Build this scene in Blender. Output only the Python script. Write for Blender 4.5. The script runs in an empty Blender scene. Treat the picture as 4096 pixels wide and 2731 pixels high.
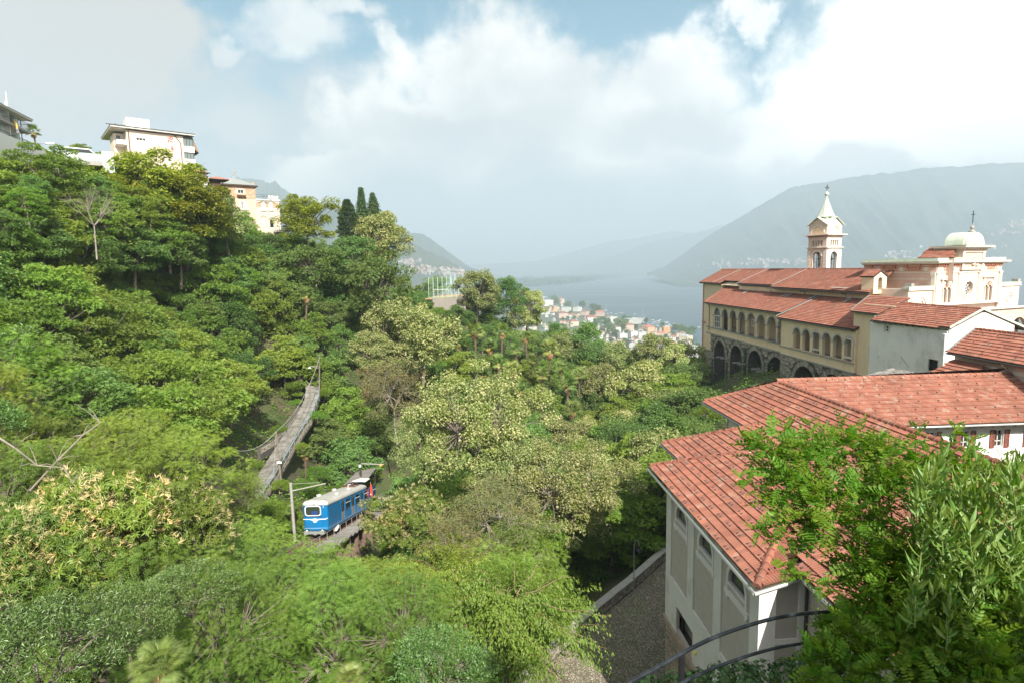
import bpy, math, random
import numpy as np
from mathutils import Vector, Matrix
from mathutils.geometry import tessellate_polygon
random.seed(7)
RNG = np.random.default_rng(7)
SC = bpy.context.scene
COL = SC.collection
R_ = math.radians

# ------------------------------------------------------------------ camera
PITCH, ROLL, FPX = R_(6.8), R_(1.0), 2400.0     # FPX: focal length in pixels of a 4096 wide frame
cam_d = bpy.data.cameras.new('camera')
cam_d.sensor_width = 36.0
cam_d.lens = FPX / 4096 * 36.0
cam_d.clip_start, cam_d.clip_end = 0.2, 60000
cam = bpy.data.objects.new('camera', cam_d)
COL.objects.link(cam)
_f = Vector((0, math.cos(PITCH), -math.sin(PITCH)))
_u0 = Vector((0, math.sin(PITCH), math.cos(PITCH)))
_r0 = Vector((1, 0, 0))
_u = math.cos(ROLL) * _u0 + math.sin(ROLL) * _r0
_r = math.cos(ROLL) * _r0 - math.sin(ROLL) * _u0
cam.matrix_world = Matrix(((_r.x, _u.x, -_f.x, 0), (_r.y, _u.y, -_f.y, 0), (_r.z, _u.z, -_f.z, 0), (0, 0, 0, 1)))
SC.camera = cam

# ------------------------------------------------------------------ sky, sun, exposure
SUN_AZ = math.atan2(0.30, -1.0)      # measured from +Y towards +X
SUN_EL = R_(39)
sun_to = Vector((math.sin(SUN_AZ) * math.cos(SUN_EL), math.cos(SUN_AZ) * math.cos(SUN_EL), math.sin(SUN_EL)))
sd = bpy.data.lights.new('sun', 'SUN')
sd.energy, sd.angle, sd.color = 3.9, R_(0.55), (1.0, 0.94, 0.84)
so = bpy.data.objects.new('sun', sd)
COL.objects.link(so)
so.rotation_euler = sun_to.to_track_quat('Z', 'Y').to_euler()
SC.view_settings.view_transform = 'Standard'
SC.view_settings.look = 'None'
SC.view_settings.gamma = 1.0
SC.view_settings.use_curve_mapping = False
SC.view_settings.exposure = 1.2
try:
 SC.cycles.use_denoising = True
 SC.cycles.max_bounces = 6
 SC.cycles.diffuse_bounces = 3
 SC.cycles.glossy_bounces = 2
 SC.cycles.transmission_bounces = 4
 SC.cycles.transparent_max_bounces = 8
 SC.cycles.volume_bounces = 1
 SC.cycles.caustics_reflective = False
 SC.cycles.caustics_refractive = False
except Exception:
 pass

def ray(px, py):
 return _f + _r * ((px - 2048) / FPX) + _u * ((1365.5 - py) / FPX)
def P(px, py, Y):
 d = ray(px, py); return d * (Y / d.y)
def PZ(px, py, z):
 d = ray(px, py); return d * (z / d.z)
def PP(px, py, p0, n):
 d = ray(px, py); n = Vector(n); return d * (Vector(p0).dot(n) / d.dot(n))
def proj(p):
 p = Vector(p); w = p.dot(_f)
 return (2048 + FPX * p.dot(_r) / w, 1365.5 - FPX * p.dot(_u) / w, w)

# node helpers
def nd(nt, t, **k):
 n = nt.nodes.new(t)
 for a, b in k.items(): setattr(n, a, b)
 return n
def setin(nt, sock, v):
 if hasattr(v, 'is_output'): nt.links.new(v, sock)
 else: sock.default_value = v
def mth(nt, op, a, b=0.0, c=None, clamp=False):
 n = nd(nt, 'ShaderNodeMath', operation=op, use_clamp=clamp)
 setin(nt, n.inputs[0], a); setin(nt, n.inputs[1], b)
 if c is not None: setin(nt, n.inputs[2], c)
 return n.outputs[0]
def smooth(nt, v, lo, hi, a=0.0, b=1.0):
 n = nd(nt, 'ShaderNodeMapRange', interpolation_type='SMOOTHSTEP')
 setin(nt, n.inputs[0], v)
 for i, x in enumerate((lo, hi, a, b)): n.inputs[1 + i].default_value = x
 return n.outputs[0]
def mixc(nt, f, a, b, mode='MIX'):
 n = nd(nt, 'ShaderNodeMix', data_type='RGBA', blend_type=mode)
 setin(nt, n.inputs[0], f)
 for s, v in ((n.inputs[6], a), (n.inputs[7], b)):
  if isinstance(v, (tuple, list)) and len(v) == 3: v = (*v, 1)
  setin(nt, s, v)
 return n.outputs[2]
def noise(nt, vec, scale, detail=4, rough=0.55, dist=0.0):
 n = nd(nt, 'ShaderNodeTexNoise')
 if vec is not None: nt.links.new(vec, n.inputs['Vector'])
 n.inputs['Scale'].default_value = scale
 n.inputs['Detail'].default_value = detail
 n.inputs['Roughness'].default_value = rough
 n.inputs['Distortion'].default_value = dist
 return n

def build_world():
 w = bpy.data.worlds.new('World'); SC.world = w; w.use_nodes = True
 nt = w.node_tree; nt.nodes.clear()
 sky = nd(nt, 'ShaderNodeTexSky', sky_type='NISHITA')
 sky.sun_disc = False
 sky.sun_elevation = SUN_EL
 sky.sun_rotation = SUN_AZ
 sky.air_density, sky.dust_density, sky.ozone_density = 1.0, 1.2, 1.6
 sky.altitude = 350
 tc = nd(nt, 'ShaderNodeTexCoord')
 sep = nd(nt, 'ShaderNodeSeparateXYZ'); nt.links.new(tc.outputs['Generated'], sep.inputs[0])
 x, y, z = sep.outputs
 az = mth(nt, 'ARCTAN2', x, y)
 el = mth(nt, 'ARCSINE', z)
 cmb = nd(nt, 'ShaderNodeCombineXYZ'); setin(nt, cmb.inputs[0], az); setin(nt, cmb.inputs[1], el)
 base = cmb.outputs[0]
 # warp the lookup so that cloud edges billow
 n1 = noise(nt, tc.outputs['Generated'], 5.5, 7, 0.56)
 n2 = noise(nt, tc.outputs['Generated'], 2.2, 3, 0.5)
 n3 = noise(nt, tc.outputs['Generated'], 14.0, 6, 0.62)
 sub = nd(nt, 'ShaderNodeVectorMath', operation='SUBTRACT'); nt.links.new(n1.outputs['Color'], sub.inputs[0]); sub.inputs[1].default_value = (0.5, 0.5, 0.5)
 scl = nd(nt, 'ShaderNodeVectorMath', operation='SCALE'); nt.links.new(sub.outputs[0], scl.inputs[0]); scl.inputs['Scale'].default_value = 0.24
 add = nd(nt, 'ShaderNodeVectorMath', operation='ADD'); nt.links.new(base, add.inputs[0]); nt.links.new(scl.outputs[0], add.inputs[1])
 wv = add.outputs[0]
 def blob(px, py, rx, ry, vec=wv):
  d = ray(px, py).normalized()
  a, e = math.atan2(d.x, d.y), math.asin(d.z)
  s = nd(nt, 'ShaderNodeVectorMath', operation='SUBTRACT'); nt.links.new(vec, s.inputs[0]); s.inputs[1].default_value = (a, e, 0)
  m = nd(nt, 'ShaderNodeVectorMath', operation='MULTIPLY'); nt.links.new(s.outputs[0], m.inputs[0])
  k = math.cos(a)
  m.inputs[1].default_value = (FPX / rx / max(k * k, .4), FPX / ry, 0)
  l = nd(nt, 'ShaderNodeVectorMath', operation='LENGTH'); nt.links.new(m.outputs[0], l.inputs[0])
  return mth(nt, 'SUBTRACT', 1.5, l.outputs['Value'])
 def union(bl, soft=.32, rag=1.1):
  o = None
  for b in bl:
   v = blob(*b)
   o = v if o is None else mth(nt, 'MAXIMUM', o, v)
  o = mth(nt, 'ADD', o, mth(nt, 'MULTIPLY', mth(nt, 'SUBTRACT', n3.outputs['Fac'], 0.5), rag))
  return smooth(nt, o, .5 - soft, .5 + soft)
 # cumulus masses, where the photograph shows them
 white = union([(3750, 150, 620, 420), (3500, 460, 620, 230), (4150, 420, 500, 420), (1950, 330, 330, 230), (2120, 450, 420, 210),
                   (2650, 330, 300, 160), (2900, 560, 760, 210),
                   (1300, 720, 190, 80), (1760, 700, 200, 90),
                   (3250, 640, 500, 130), (2500, 560, 420, 200), (1750, 560, 430, 190), (4500, 700, 500, 300), (5400, 300, 900, 700)])
 puffs = union([(1200, 180, 210, 80), (1600, 160, 70, 40), (3000, 105, 60, 35), (860, 235, 70, 35), (1230, 5, 80, 25), (920, 510, 150, 60), (1380, 80, 120, 40)], .55, 1.9)
 left = union([(80, 120, 660, 330), (-300, 500, 800, 500), (150, 420, 360, 200), (560, 40, 200, 160), (-1500, 300, 1200, 800)])
 veil = union([(1900, 900, 900, 330), (2700, 860, 900, 280), (1200, 560, 700, 200), (3400, 800, 900, 200), (700, 700, 800, 230)], .5, .8)
 darker = union([(1950, 800, 560, 150), (2300, 900, 700, 200), (2700, 470, 300, 90), (1700, 560, 260, 80), (2600, 760, 420, 120), (3350, 690, 500, 60)], .5, .8)
 # away from the frame the clouds go on, cover raised for more ambient light
 genm = smooth(nt, n2.outputs['Fac'], 0.40, 0.56)
 d0 = (_f * 1.0).normalized()
 dt = nd(nt, 'ShaderNodeVectorMath', operation='DOT_PRODUCT'); nt.links.new(tc.outputs['Generated'], dt.inputs[0]); dt.inputs[1].default_value = (0, 0.985, 0.17)
 away = smooth(nt, dt.outputs['Value'], 0.62, 0.35)
 genw = mth(nt, 'MULTIPLY', genm, away)
 wmask = mth(nt, 'MAXIMUM', white, genw)
 wisps = mth(nt, 'MULTIPLY', smooth(nt, n3.outputs['Fac'], 0.52, 0.80), 0.4)
 skyc = nd(nt, 'ShaderNodeVectorMath', operation='SCALE'); nt.links.new(sky.outputs[0], skyc.inputs[0]); skyc.inputs['Scale'].default_value = SKY_K
 tint = mixc(nt, 1.0, skyc.outputs[0], (0.26, 0.98, 1.0), 'MULTIPLY')
 # a thin veil everywhere pales the blue towards the horizon
 elv = smooth(nt, el, 0.60, 0.10, 0.0, 0.6)
 c0 = mixc(nt, elv, tint, VEIL)
 c1 = mixc(nt, wisps, c0, (0.18, 0.26, 0.31))
 shade = smooth(nt, n1.outputs['Fac'], 0.33, 0.66)
 wcol = mixc(nt, shade, (0.40, 0.39, 0.375), (0.70, 0.65, 0.59))
 bright = smooth(nt, az, 0.12, 0.60)
 wcol = mixc(nt, mth(nt, 'MULTIPLY', bright, 0.65), wcol, (1.25, 1.16, 1.06))
 dk = mth(nt, 'MULTIPLY', darker, 0.60)
 c1 = mixc(nt, mth(nt, 'MULTIPLY', puffs, .7), c1, wcol)
 c2 = mixc(nt, mth(nt, 'MULTIPLY', veil, 0.80), c1, (0.30, 0.298, 0.29))
 c3 = mixc(nt, mth(nt, 'MULTIPLY', wmask, 0.93), c2, wcol)
 c4 = mixc(nt, mth(nt, 'MULTIPLY', left, 0.94), c3, mixc(nt, n2.outputs['Fac'], (0.295, 0.268, 0.235), (0.35, 0.318, 0.28)))
 c5 = mixc(nt, dk, c4, (0.29, 0.30, 0.305))
 bg = nd(nt, 'ShaderNodeBackground'); nt.links.new(c5, bg.inputs[0]); bg.inputs[1].default_value = 1.0
 out = nd(nt, 'ShaderNodeOutputWorld'); nt.links.new(bg.outputs[0], out.inputs[0])
SKY_K = 0.050
VEIL = (0.03, 0.18, 0.26)
build_world()

# ------------------------------------------------------------------ materials
MATS = {}
def mat(name, color, rough=0.8, metal=0.0, var=0.0, vscale=3.0, col2=None, bump=0.0, bscale=20.0, island=0.0, spec=0.3, objvar=0.0, dirt=None, dscale=0.6, emit=None, coord='Object'):
 """procedural material: base colour, noise towards col2, per-piece variation, stains of their own shape, bump"""
 if name in MATS: return MATS[name]
 m = bpy.data.materials.new(name); m.use_nodes = True
 nt = m.node_tree; b = nt.nodes['Principled BSDF']
 b.inputs['Roughness'].default_value = rough
 b.inputs['Metallic'].default_value = metal
 b.inputs['Specular IOR Level'].default_value = spec
 vec = nd(nt, 'ShaderNodeNewGeometry').outputs['Position']
 if col2 is None: col2 = tuple(c * (1 - var) for c in color)
 n = noise(nt, vec, vscale, 5, 0.6)
 f = smooth(nt, n.outputs['Fac'], 0.35, 0.65)
 c = mixc(nt, f, color, col2)
 if dirt is not None:
  n4 = noise(nt, vec, dscale, 6, 0.65)
  c = mixc(nt, smooth(nt, n4.outputs['Fac'], 0.52, 0.72), c, dirt)
 if 'plaster' in name or 'render' in name:
  sv = nd(nt, 'ShaderNodeVectorMath', operation='MULTIPLY'); nt.links.new(vec, sv.inputs[0]); sv.inputs[1].default_value = (1.6, 1.6, .16)
  c = mixc(nt, mth(nt, 'MULTIPLY', smooth(nt, noise(nt, sv.outputs[0], 1.1, 6, .7).outputs['Fac'], .50, .75), .17), c, (.32, .28, .23))
 if 'tile' in name:
  c = mixc(nt, mth(nt, 'MULTIPLY', smooth(nt, noise(nt, vec, .33, 5, .62).outputs['Fac'], .45, .70), .42), c, (.17, .085, .06))
  c = mixc(nt, smooth(nt, noise(nt, vec, 3.1, 3, .6).outputs['Fac'], .69, .76), c, (.50, .44, .34))
 if island or objvar:
  g = nd(nt, 'ShaderNodeNewGeometry'); oi = nd(nt, 'ShaderNodeObjectInfo')
  if island:
   r = mth(nt, 'FRACT', mth(nt, 'ADD', g.outputs['Random Per Island'], oi.outputs['Random']))
   c = mixc(nt, 1.0, c, nd_gray(nt, mth(nt, 'MULTIPLY_ADD', r, 2 * island, 1 - island)), 'MULTIPLY')
  if objvar:
   c = mixc(nt, 1.0, c, nd_gray(nt, mth(nt, 'MULTIPLY_ADD', oi.outputs['Random'], 2 * objvar, 1 - objvar)), 'MULTIPLY')
 nt.links.new(c, b.inputs['Base Color'])
 if bump:
  nb = noise(nt, vec, bscale, 4, 0.6)
  bp = nd(nt, 'ShaderNodeBump'); bp.inputs['Strength'].default_value = bump; bp.inputs['Distance'].default_value = 0.05
  nt.links.new(nb.outputs['Fac'], bp.inputs['Height']); nt.links.new(bp.outputs[0], b.inputs['Normal'])
 MATS[name] = m
 return m
def nd_gray(nt, v):
 c = nd(nt, 'ShaderNodeCombineColor')
 for i in range(3): nt.links.new(v, c.inputs[i])
 return c.outputs[0]

def leaf_mat(name, c1, c2, flower=None, ffrac=0.0, trans=0.4, gloss=0.06, objvar=0.25, top=None):
 if name in MATS: return MATS[name]
 m = bpy.data.materials.new(name); m.use_nodes = True
 nt = m.node_tree; nt.nodes.clear()
 g = nd(nt, 'ShaderNodeNewGeometry'); oi = nd(nt, 'ShaderNodeObjectInfo')
 r = g.outputs['Random Per Island']
 c = mixc(nt, r, c1, c2)
 tc = nd(nt, 'ShaderNodeTexCoord')
 nz = noise(nt, tc.outputs['Object'], 0.45, 3, 0.6)
 c = mixc(nt, mth(nt, 'MULTIPLY', smooth(nt, nz.outputs['Fac'], 0.4, 0.65), 0.55), c, tuple(x * y for x, y in zip(c1, (1.35, 1.12, 0.8))))
 if flower is not None:
  nf = noise(nt, tc.outputs['Object'], 0.8, 3, 0.6)
  k = mth(nt, 'ADD', mth(nt, 'MULTIPLY', r, 0.55), mth(nt, 'MULTIPLY', nf.outputs['Fac'], 0.9))
  c = mixc(nt, smooth(nt, k, 1.02 - ffrac, 1.10 - ffrac), c, flower)
 if objvar:
  c = mixc(nt, 1.0, c, nd_gray(nt, mth(nt, 'MULTIPLY_ADD', oi.outputs['Random'], 2 * objvar, 1 - objvar)), 'MULTIPLY')
  h = nd(nt, 'ShaderNodeHueSaturation'); nt.links.new(c, h.inputs['Color'])
  nt.links.new(mth(nt, 'MULTIPLY_ADD', mth(nt, 'FRACT', mth(nt, 'MULTIPLY', oi.outputs['Random'], 7.31)), 0.045, 0.480), h.inputs['Hue'])
  c = h.outputs[0]
 d = nd(nt, 'ShaderNodeBsdfDiffuse'); nt.links.new(c, d.inputs[0])
 t = nd(nt, 'ShaderNodeBsdfTranslucent')
 nt.links.new(mixc(nt, 1.0, c, (1.25, 1.35, 0.55), 'MULTIPLY'), t.inputs[0])
 gl = nd(nt, 'ShaderNodeBsdfGlossy'); gl.inputs['Roughness'].default_value = 0.55; gl.inputs[0].default_value = (.5, .55, .45, 1)
 m1 = nd(nt, 'ShaderNodeMixShader'); m1.inputs[0].default_value = trans
 nt.links.new(d.outputs[0], m1.inputs[1]); nt.links.new(t.outputs[0], m1.inputs[2])
 m2 = nd(nt, 'ShaderNodeMixShader'); m2.inputs[0].default_value = gloss
 nt.links.new(m1.outputs[0], m2.inputs[1]); nt.links.new(gl.outputs[0], m2.inputs[2])
 o = nd(nt, 'ShaderNodeOutputMaterial'); nt.links.new(m2.outputs[0], o.inputs[0])
 MATS[name] = m
 return m

# ------------------------------------------------------------------ object helpers
def tag(o, label=None, cat=None, group=None, kind=None):
 if label: o['label'] = label
 if cat: o['category'] = cat
 if group: o['group'] = group
 if kind: o['kind'] = kind
 return o
def empty(name, loc=(0, 0, 0), label=None, cat=None, group=None, kind=None, rz=0.0):
 o = bpy.data.objects.new(name, None); o.empty_display_size = 0.3
 o.location = loc; o.rotation_euler = (0, 0, rz); COL.objects.link(o)
 return tag(o, label, cat, group, kind)
def link(name, me, parent=None, mw=None, kind=None):
 """link a mesh; parent is always an unrotated-or-placed object; mw = wanted matrix in world space"""
 o = bpy.data.objects.new(name, me); COL.objects.link(o)
 if parent is not None:
  o.parent = parent
  o.matrix_parent_inverse = Matrix.Identity(4)
  pm = world_of(parent)
  o.matrix_basis = pm.inverted() @ (mw if mw is not None else Matrix.Identity(4))
 elif mw is not None:
  o.matrix_basis = mw
 if kind: o['kind'] = kind
 return o
def world_of(o):
 m = o.matrix_basis.copy()
 p = o.parent
 while p is not None:
  m = p.matrix_basis @ m; p = p.parent
 return m
def npmesh(name, V, F, material, smooth_=False):
 """V (n,3) array, F (m,k) array with k = 3 or 4"""
 V = np.asarray(V, dtype=np.float32); F = np.asarray(F, dtype=np.int32)
 me = bpy.data.meshes.new(name)
 me.vertices.add(len(V)); me.vertices.foreach_set('co', V.ravel())
 k = F.shape[1]
 me.loops.add(F.size); me.loops.foreach_set('vertex_index', F.ravel())
 me.polygons.add(len(F))
 me.polygons.foreach_set('loop_start', np.arange(0, F.size, k, dtype=np.int32))
 me.polygons.foreach_set('loop_total', np.full(len(F), k, dtype=np.int32))
 me.polygons.foreach_set('use_smooth', np.full(len(F), bool(smooth_)))
 me.update(calc_edges=True)
 if material: me.materials.append(material)
 return me
class MB:
 """collects faces and links them as one mesh object, in world coordinates"""
 def __init__(s): s.v = []; s.f = []
 def add(s, vs, fs):
  k = len(s.v); s.v += [tuple(v) for v in vs]; s.f += [tuple(i + k for i in f) for f in fs]; return s
 def quad(s, a, b, c, d): return s.add((a, b, c, d), ((0, 1, 2, 3),))
 def poly(s, pts): return s.add(pts, (tuple(range(len(pts))),))
 def box(s, c, ax, ay, az):
  """centre, three half-axis vectors"""
  c, ax, ay, az = map(Vector, (c, ax, ay, az)); v = []
  for i in (-1, 1):
   for j in (-1, 1):
    for k in (-1, 1): v.append(c + ax * i + ay * j + az * k)
  return s.add(v, ((0, 1, 3, 2), (4, 6, 7, 5), (0, 4, 5, 1), (2, 3, 7, 6), (0, 2, 6, 4), (1, 5, 7, 3)))
 def bx(s, x0, x1, y0, y1, z0, z1, T=None):
  pts = [Vector((x, y, z)) for x in (x0, x1) for y in (y0, y1) for z in (z0, z1)]
  if T: pts = [T(*p) for p in pts]
  return s.add(pts, ((0, 1, 3, 2), (4, 6, 7, 5), (0, 4, 5, 1), (2, 3, 7, 6), (0, 2, 6, 4), (1, 5, 7, 3)))
 def prism(s, poly, ext):
  """planar polygon extruded along ext"""
  n = len(poly); ext = Vector(ext); a = [Vector(p) for p in poly]
  return s.add(a + [p + ext for p in a], [tuple(range(n)), tuple(range(2 * n - 1, n - 1, -1))] + [(i, i + n, (i + 1) % n + n, (i + 1) % n) for i in range(n)])
 def tube(s, pts, rad, n=6, cap=True):
  pts = [Vector(p) for p in pts]; m = len(pts)
  rad = rad if isinstance(rad, (list, tuple)) else [rad] * m
  vs = []
  for i, p in enumerate(pts):
   d = (pts[min(i + 1, m - 1)] - pts[max(i - 1, 0)]).normalized()
   a = d.cross(Vector((0, 0, 1)));
   if a.length < 0.15: a = d.cross(Vector((1, 0, 0)))
   a.normalize(); b = d.cross(a)
   for k in range(n):
    t = 2 * math.pi * k / n
    vs.append(p + (a * math.cos(t) + b * math.sin(t)) * rad[i])
  fs = [(i * n + k, i * n + (k + 1) % n, (i + 1) * n + (k + 1) % n, (i + 1) * n + k) for i in range(m - 1) for k in range(n)]
  if cap: fs += [tuple(range(n - 1, -1, -1)), tuple(range((m - 1) * n, m * n))]
  return s.add(vs, fs)
 def lathe(s, c, prof, n=16, ax=(0, 0, 1)):
  """prof: (radius, height) pairs about an axis through c"""
  c = Vector(c); z = Vector(ax).normalized(); x = z.orthogonal().normalized(); y = z.cross(x); vs = []
  for r, h in prof:
   for k in range(n):
    t = 2 * math.pi * k / n
    vs.append(c + z * h + (x * math.cos(t) + y * math.sin(t)) * r)
  m = len(prof)
  fs = [(i * n + k, i * n + (k + 1) % n, (i + 1) * n + (k + 1) % n, (i + 1) * n + k) for i in range(m - 1) for k in range(n)]
  fs += [tuple(range(n - 1, -1, -1)), tuple(range((m - 1) * n, m * n))]
  return s.add(vs, fs)
 def mesh(s, name, material, smooth_=False):
  me = bpy.data.meshes.new(name); me.from_pydata([tuple(v) for v in s.v], [], s.f)
  if material: me.materials.append(material)
  if smooth_:
   for p in me.polygons: p.use_smooth = True
  me.update(); return me
 def build(s, name, material, parent=None, kind=None, smooth_=False):
  return link(name, s.mesh(name, material, smooth_), parent, Matrix.Identity(4), kind)
def copy_tree(o, parent=None):
 c = o.copy(); COL.objects.link(c); c.parent = parent
 for ch in list(o.children): copy_tree(ch, c)
 return c

def arch_pts(c, r, z0, zs, n=12):
 """opening outline (x, z): vertical sides from z0 to the spring zs, half circle above"""
 pts = [(c - r, z0), (c + r, z0), (c + r, zs)]
 for i in range(1, n): t = math.pi * i / n; pts.append((c + r * math.cos(t), zs + r * math.sin(t)))
 return pts + [(c - r, zs)]
def rect_pts(x0, x1, z0, z1): return [(x0, z0), (x1, z0), (x1, z1), (x0, z1)]
def wall(mb, T, outline, holes=(), thick=0.4):
 """wall sheet in (x, z) mapped by T(x, depth, z), with real openings and reveals; depth grows into the wall"""
 loops = [[Vector((x, z, 0)) for x, z in outline]] + [[Vector((x, z, 0)) for x, z in h] for h in holes]
 tris = tessellate_polygon(loops)
 flat = [p for l in loops for p in l]; n = len(flat)
 vs = [T(p.x, 0, p.y) for p in flat] + [T(p.x, thick, p.y) for p in flat]
 fs = [tuple(t) for t in tris] + [tuple(i + n for i in reversed(t)) for t in tris]
 k = 0
 for l in loops:
  m = len(l)
  fs += [(k + i, k + (i + 1) % m, k + n + (i + 1) % m, k + n + i) for i in range(m)]
  k += m
 mb.add(vs, fs)
# ------------------------------------------------------------------ terrain near the camera
K = 1.4
_a = Vector((-.06, 1, 0)).normalized(); _b = Vector((1, .06, 0)).normalized()
def W(s, t, z): return (_a * s + _b * t + Vector((0, 0, z))) * K      # monastery frame: s away, t right, z up
YARD_Z = -18.0 * K
ctrl = []
def cp(px, py, Y, h): p = P(px, py, Y); ctrl.append((p.x, p.y, p.z - h))
for c in [(0, 640, 80, 8), (400, 670, 92, 6), (700, 850, 105, 7), (950, 950, 118, 7), (1150, 1000, 125, 7), (1450, 1080, 138, 8), (1650, 1230, 148, 6), (1850, 1205, 150, 3),
          (1950, 1250, 160, 8), (2150, 1320, 165, 8), (2400, 1420, 170, 7), (2650, 1440, 165, 7), (2800, 1470, 160, 7),
          (0, 1000, 62, 8), (300, 1100, 70, 8), (600, 1150, 82, 8), (900, 1250, 94, 8), (1200, 1300, 106, 8), (1500, 1350, 116, 8), (1800, 1400, 122, 6), (2100, 1500, 128, 5), (2400, 1600, 122, 6),
          (0, 1400, 44, 8), (300, 1500, 50, 9), (600, 1500, 60, 9), (850, 1500, 78, 8), (1255, 1560, 95, 0), (1130, 1790, 78, 0), (1010, 1980, 65, 0),
          (1450, 1640, 88, 2), (1650, 1700, 84, 3), (1350, 1800, 75, 1), (1500, 1850, 74, 1), (1150, 2120, 56, 1.0),
          (0, 1900, 28, 9), (400, 1900, 34, 10), (800, 1750, 60, 3), (2700, 1560, 128, 2), (2750, 1700, 105, 4), (2500, 1750, 108, 4), (2620, 1950, 78, 3), (2560, 2040, 64, 2),
          (2300, 1750, 100, 6), (2150, 1700, 112, 5)]: cp(*c)
ctrl += [(-19.5, 50, -25.0), (-19.5, 60, -29.5), (-19.5, 75, -33), (-12, 56, -31), (-12, 40, -31), (-5, 50, -35), (-3, 70, -37), (0, 90, -36),
         (-20, 30, -24), (-12, 20, -24), (-4, 25, -28), (-2, 12, -18), (-6, 8, -12), (0, 0, -9), (-25, 15, -17), (-25, 0, -6), (3, 30, -26.5), (3, 45, -27.5), (4, 20, -22), (8, 10, -12), (16, 14, -8), (20, 0, -3),
         (12, 50, -26.0), (10, 35, -25.4), (6, 36, -25.3), (9, 46, -25.4), (18, 30, -25.6), (30, 35, -20), (40, 50, -16), (16, 62, -26), (24, 75, -24), (36, 95, -19), (44, 110, -18), (48, 120, -20), (52, 80, -15), (70, 70, -10), (60, 110, -14), (44, 135, -30), (60, 150, -34), (20, 140, -34), (90, 140, -30),
         (-80, 40, 2), (-110, 60, 20), (-130, 110, 32), (-100, 140, 22), (-40, 200, -20), (40, 210, -50), (100, 200, -60), (-60, 190, -2), (-120, 200, 20), (-60, 0, -2), (-60, -30, 4), (0, -30, -4), (60, 0, 2), (60, -30, 4), (100, 60, -5), (-5, 180, -28), (20, 190, -42)]
_C = np.array(ctrl)
def _phi(r): return r
_A = _phi(np.linalg.norm(_C[:, None, :2] - _C[None, :, :2], axis=2)) - np.eye(len(_C)) * 1.5
_Pm = np.c_[np.ones(len(_C)), _C[:, :2]]
_M = np.block([[_A, _Pm], [_Pm.T, np.zeros((3, 3))]])
_w = np.linalg.solve(_M, np.r_[_C[:, 2], np.zeros(3)])
def ground_np(X, Y):
 X = np.asarray(X, float); Y = np.asarray(Y, float)
 sh = X.shape; q = np.c_[X.ravel(), Y.ravel()]
 out = np.empty(len(q))
 for i in range(0, len(q), 20000):
  s = q[i:i + 20000]
  D = np.linalg.norm(s[:, None, :] - _C[None, :, :2], axis=2)
  out[i:i + 20000] = _phi(D) @ _w[:-3] + _w[-3] + s @ _w[-2:]
 z = out.reshape(sh)
 # the funicular cutting: the ground falls away right of the track and banks up left of it
 tz = -24.85 - .258 * (Y - 56)
 left = np.clip(-X - 22.5, 0, 99); rightd = np.clip(X + 17.5, 0, 99)
 cap = tz - 1.7 + left * .75 - np.clip(rightd * 2.2, 0, 3.5) + np.clip(rightd - 12, 0, 99) * .6
 inb = (Y > 42) & (Y < 108)
 fade = np.clip((Y - 90) / 18, 0, 1) * 12
 z = np.where(inb, np.minimum(z, cap + fade), z)
 # the paved yard lies flat
 f = np.clip(1 - np.maximum(np.maximum(np.abs(X - 8.5) - 6.0, np.abs(Y - 40) - 11) , 0) / 3.0, 0, 1)
 f = f * (X > 4.6 + 0 * X)
 z = z * (1 - f) + np.minimum(z, YARD_Z - 0.35) * f
 return z
def ground(x, y): return float(ground_np(np.array([x]), np.array([y]))[0])

gx = np.linspace(-140, 110, 230); gy = np.linspace(-35, 215, 230)
GX, GY = np.meshgrid(gx, gy); GZ = ground_np(GX, GY)
wob = 0.35 * np.sin(GX * .9 + 1.3 * np.sin(GY * .35)) * np.sin(GY * .8)
V = np.c_[GX.ravel(), GY.ravel(), (GZ + wob * ((GX < 3) | (GY > 60))).ravel()]
n = len(gx); idx = np.arange(n * n).reshape(n, n)
F = np.stack([idx[:-1, :-1], idx[:-1, 1:], idx[1:, 1:], idx[1:, :-1]], -1).reshape(-1, 4)
m_soil = mat('wooded_soil', (0.05, 0.075, 0.022), 0.95, col2=(0.09, 0.075, 0.045), vscale=.35, bump=.6, bscale=3, dirt=(0.03, 0.05, 0.015), dscale=.2)
link('ground', npmesh('ground', V, F, m_soil, True), kind='structure')

# lower slope down to the lake shore, the town terrace and the far delta
LAKE = -160.0
m_shore = mat('shore_ground', (0.06, 0.10, 0.035), 0.95, col2=(0.17, 0.17, 0.13), vscale=.03, dirt=(0.04, 0.08, 0.02), dscale=.02)
mb = MB()
rows = [(214, -62), (330, -105), (520, -140), (760, -151), (1000, -152)]
prev = None
for Y, z in rows:
 row = [Vector((x * Y / 214 if Y < 500 else x * 2.6, Y, z)) for x in (-400, -140, -60, 0, 60, 110, 300, 600)]
 if Y == 214: row = [Vector((x, Y - 1, min(ground(max(min(x, 109), -139), 213), 0) - .5 if -141 < x < 111 else (-5 if x < 0 else -70))) for x in (-400, -140, -60, 0, 60, 110, 300, 600)]
 if prev:
  for i in range(7): mb.quad(prev[i], prev[i + 1], row[i + 1], row[i])
 prev = row
mb.build('hillside', mat('far_wooded_slope', (.04, .075, .02), .95, col2=(.09, .13, .04), vscale=.06, dirt=(.03, .05, .015), dscale=.03), kind='structure')
shore_px = [(2900, 1400), (2790, 1378), (2740, 1345), (2690, 1325), (2620, 1308), (2560, 1292), (2500, 1272), (2430, 1256), (2370, 1240), (2300, 1222), (2230, 1208), (2170, 1198), (2120, 1196), (2080, 1190), (2000, 1183), (1850, 1175), (1500, 1175)]
TOWN_Z = -156.0
sp = [PZ(x, y, LAKE + 1.5) for x, y in shore_px]
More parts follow.
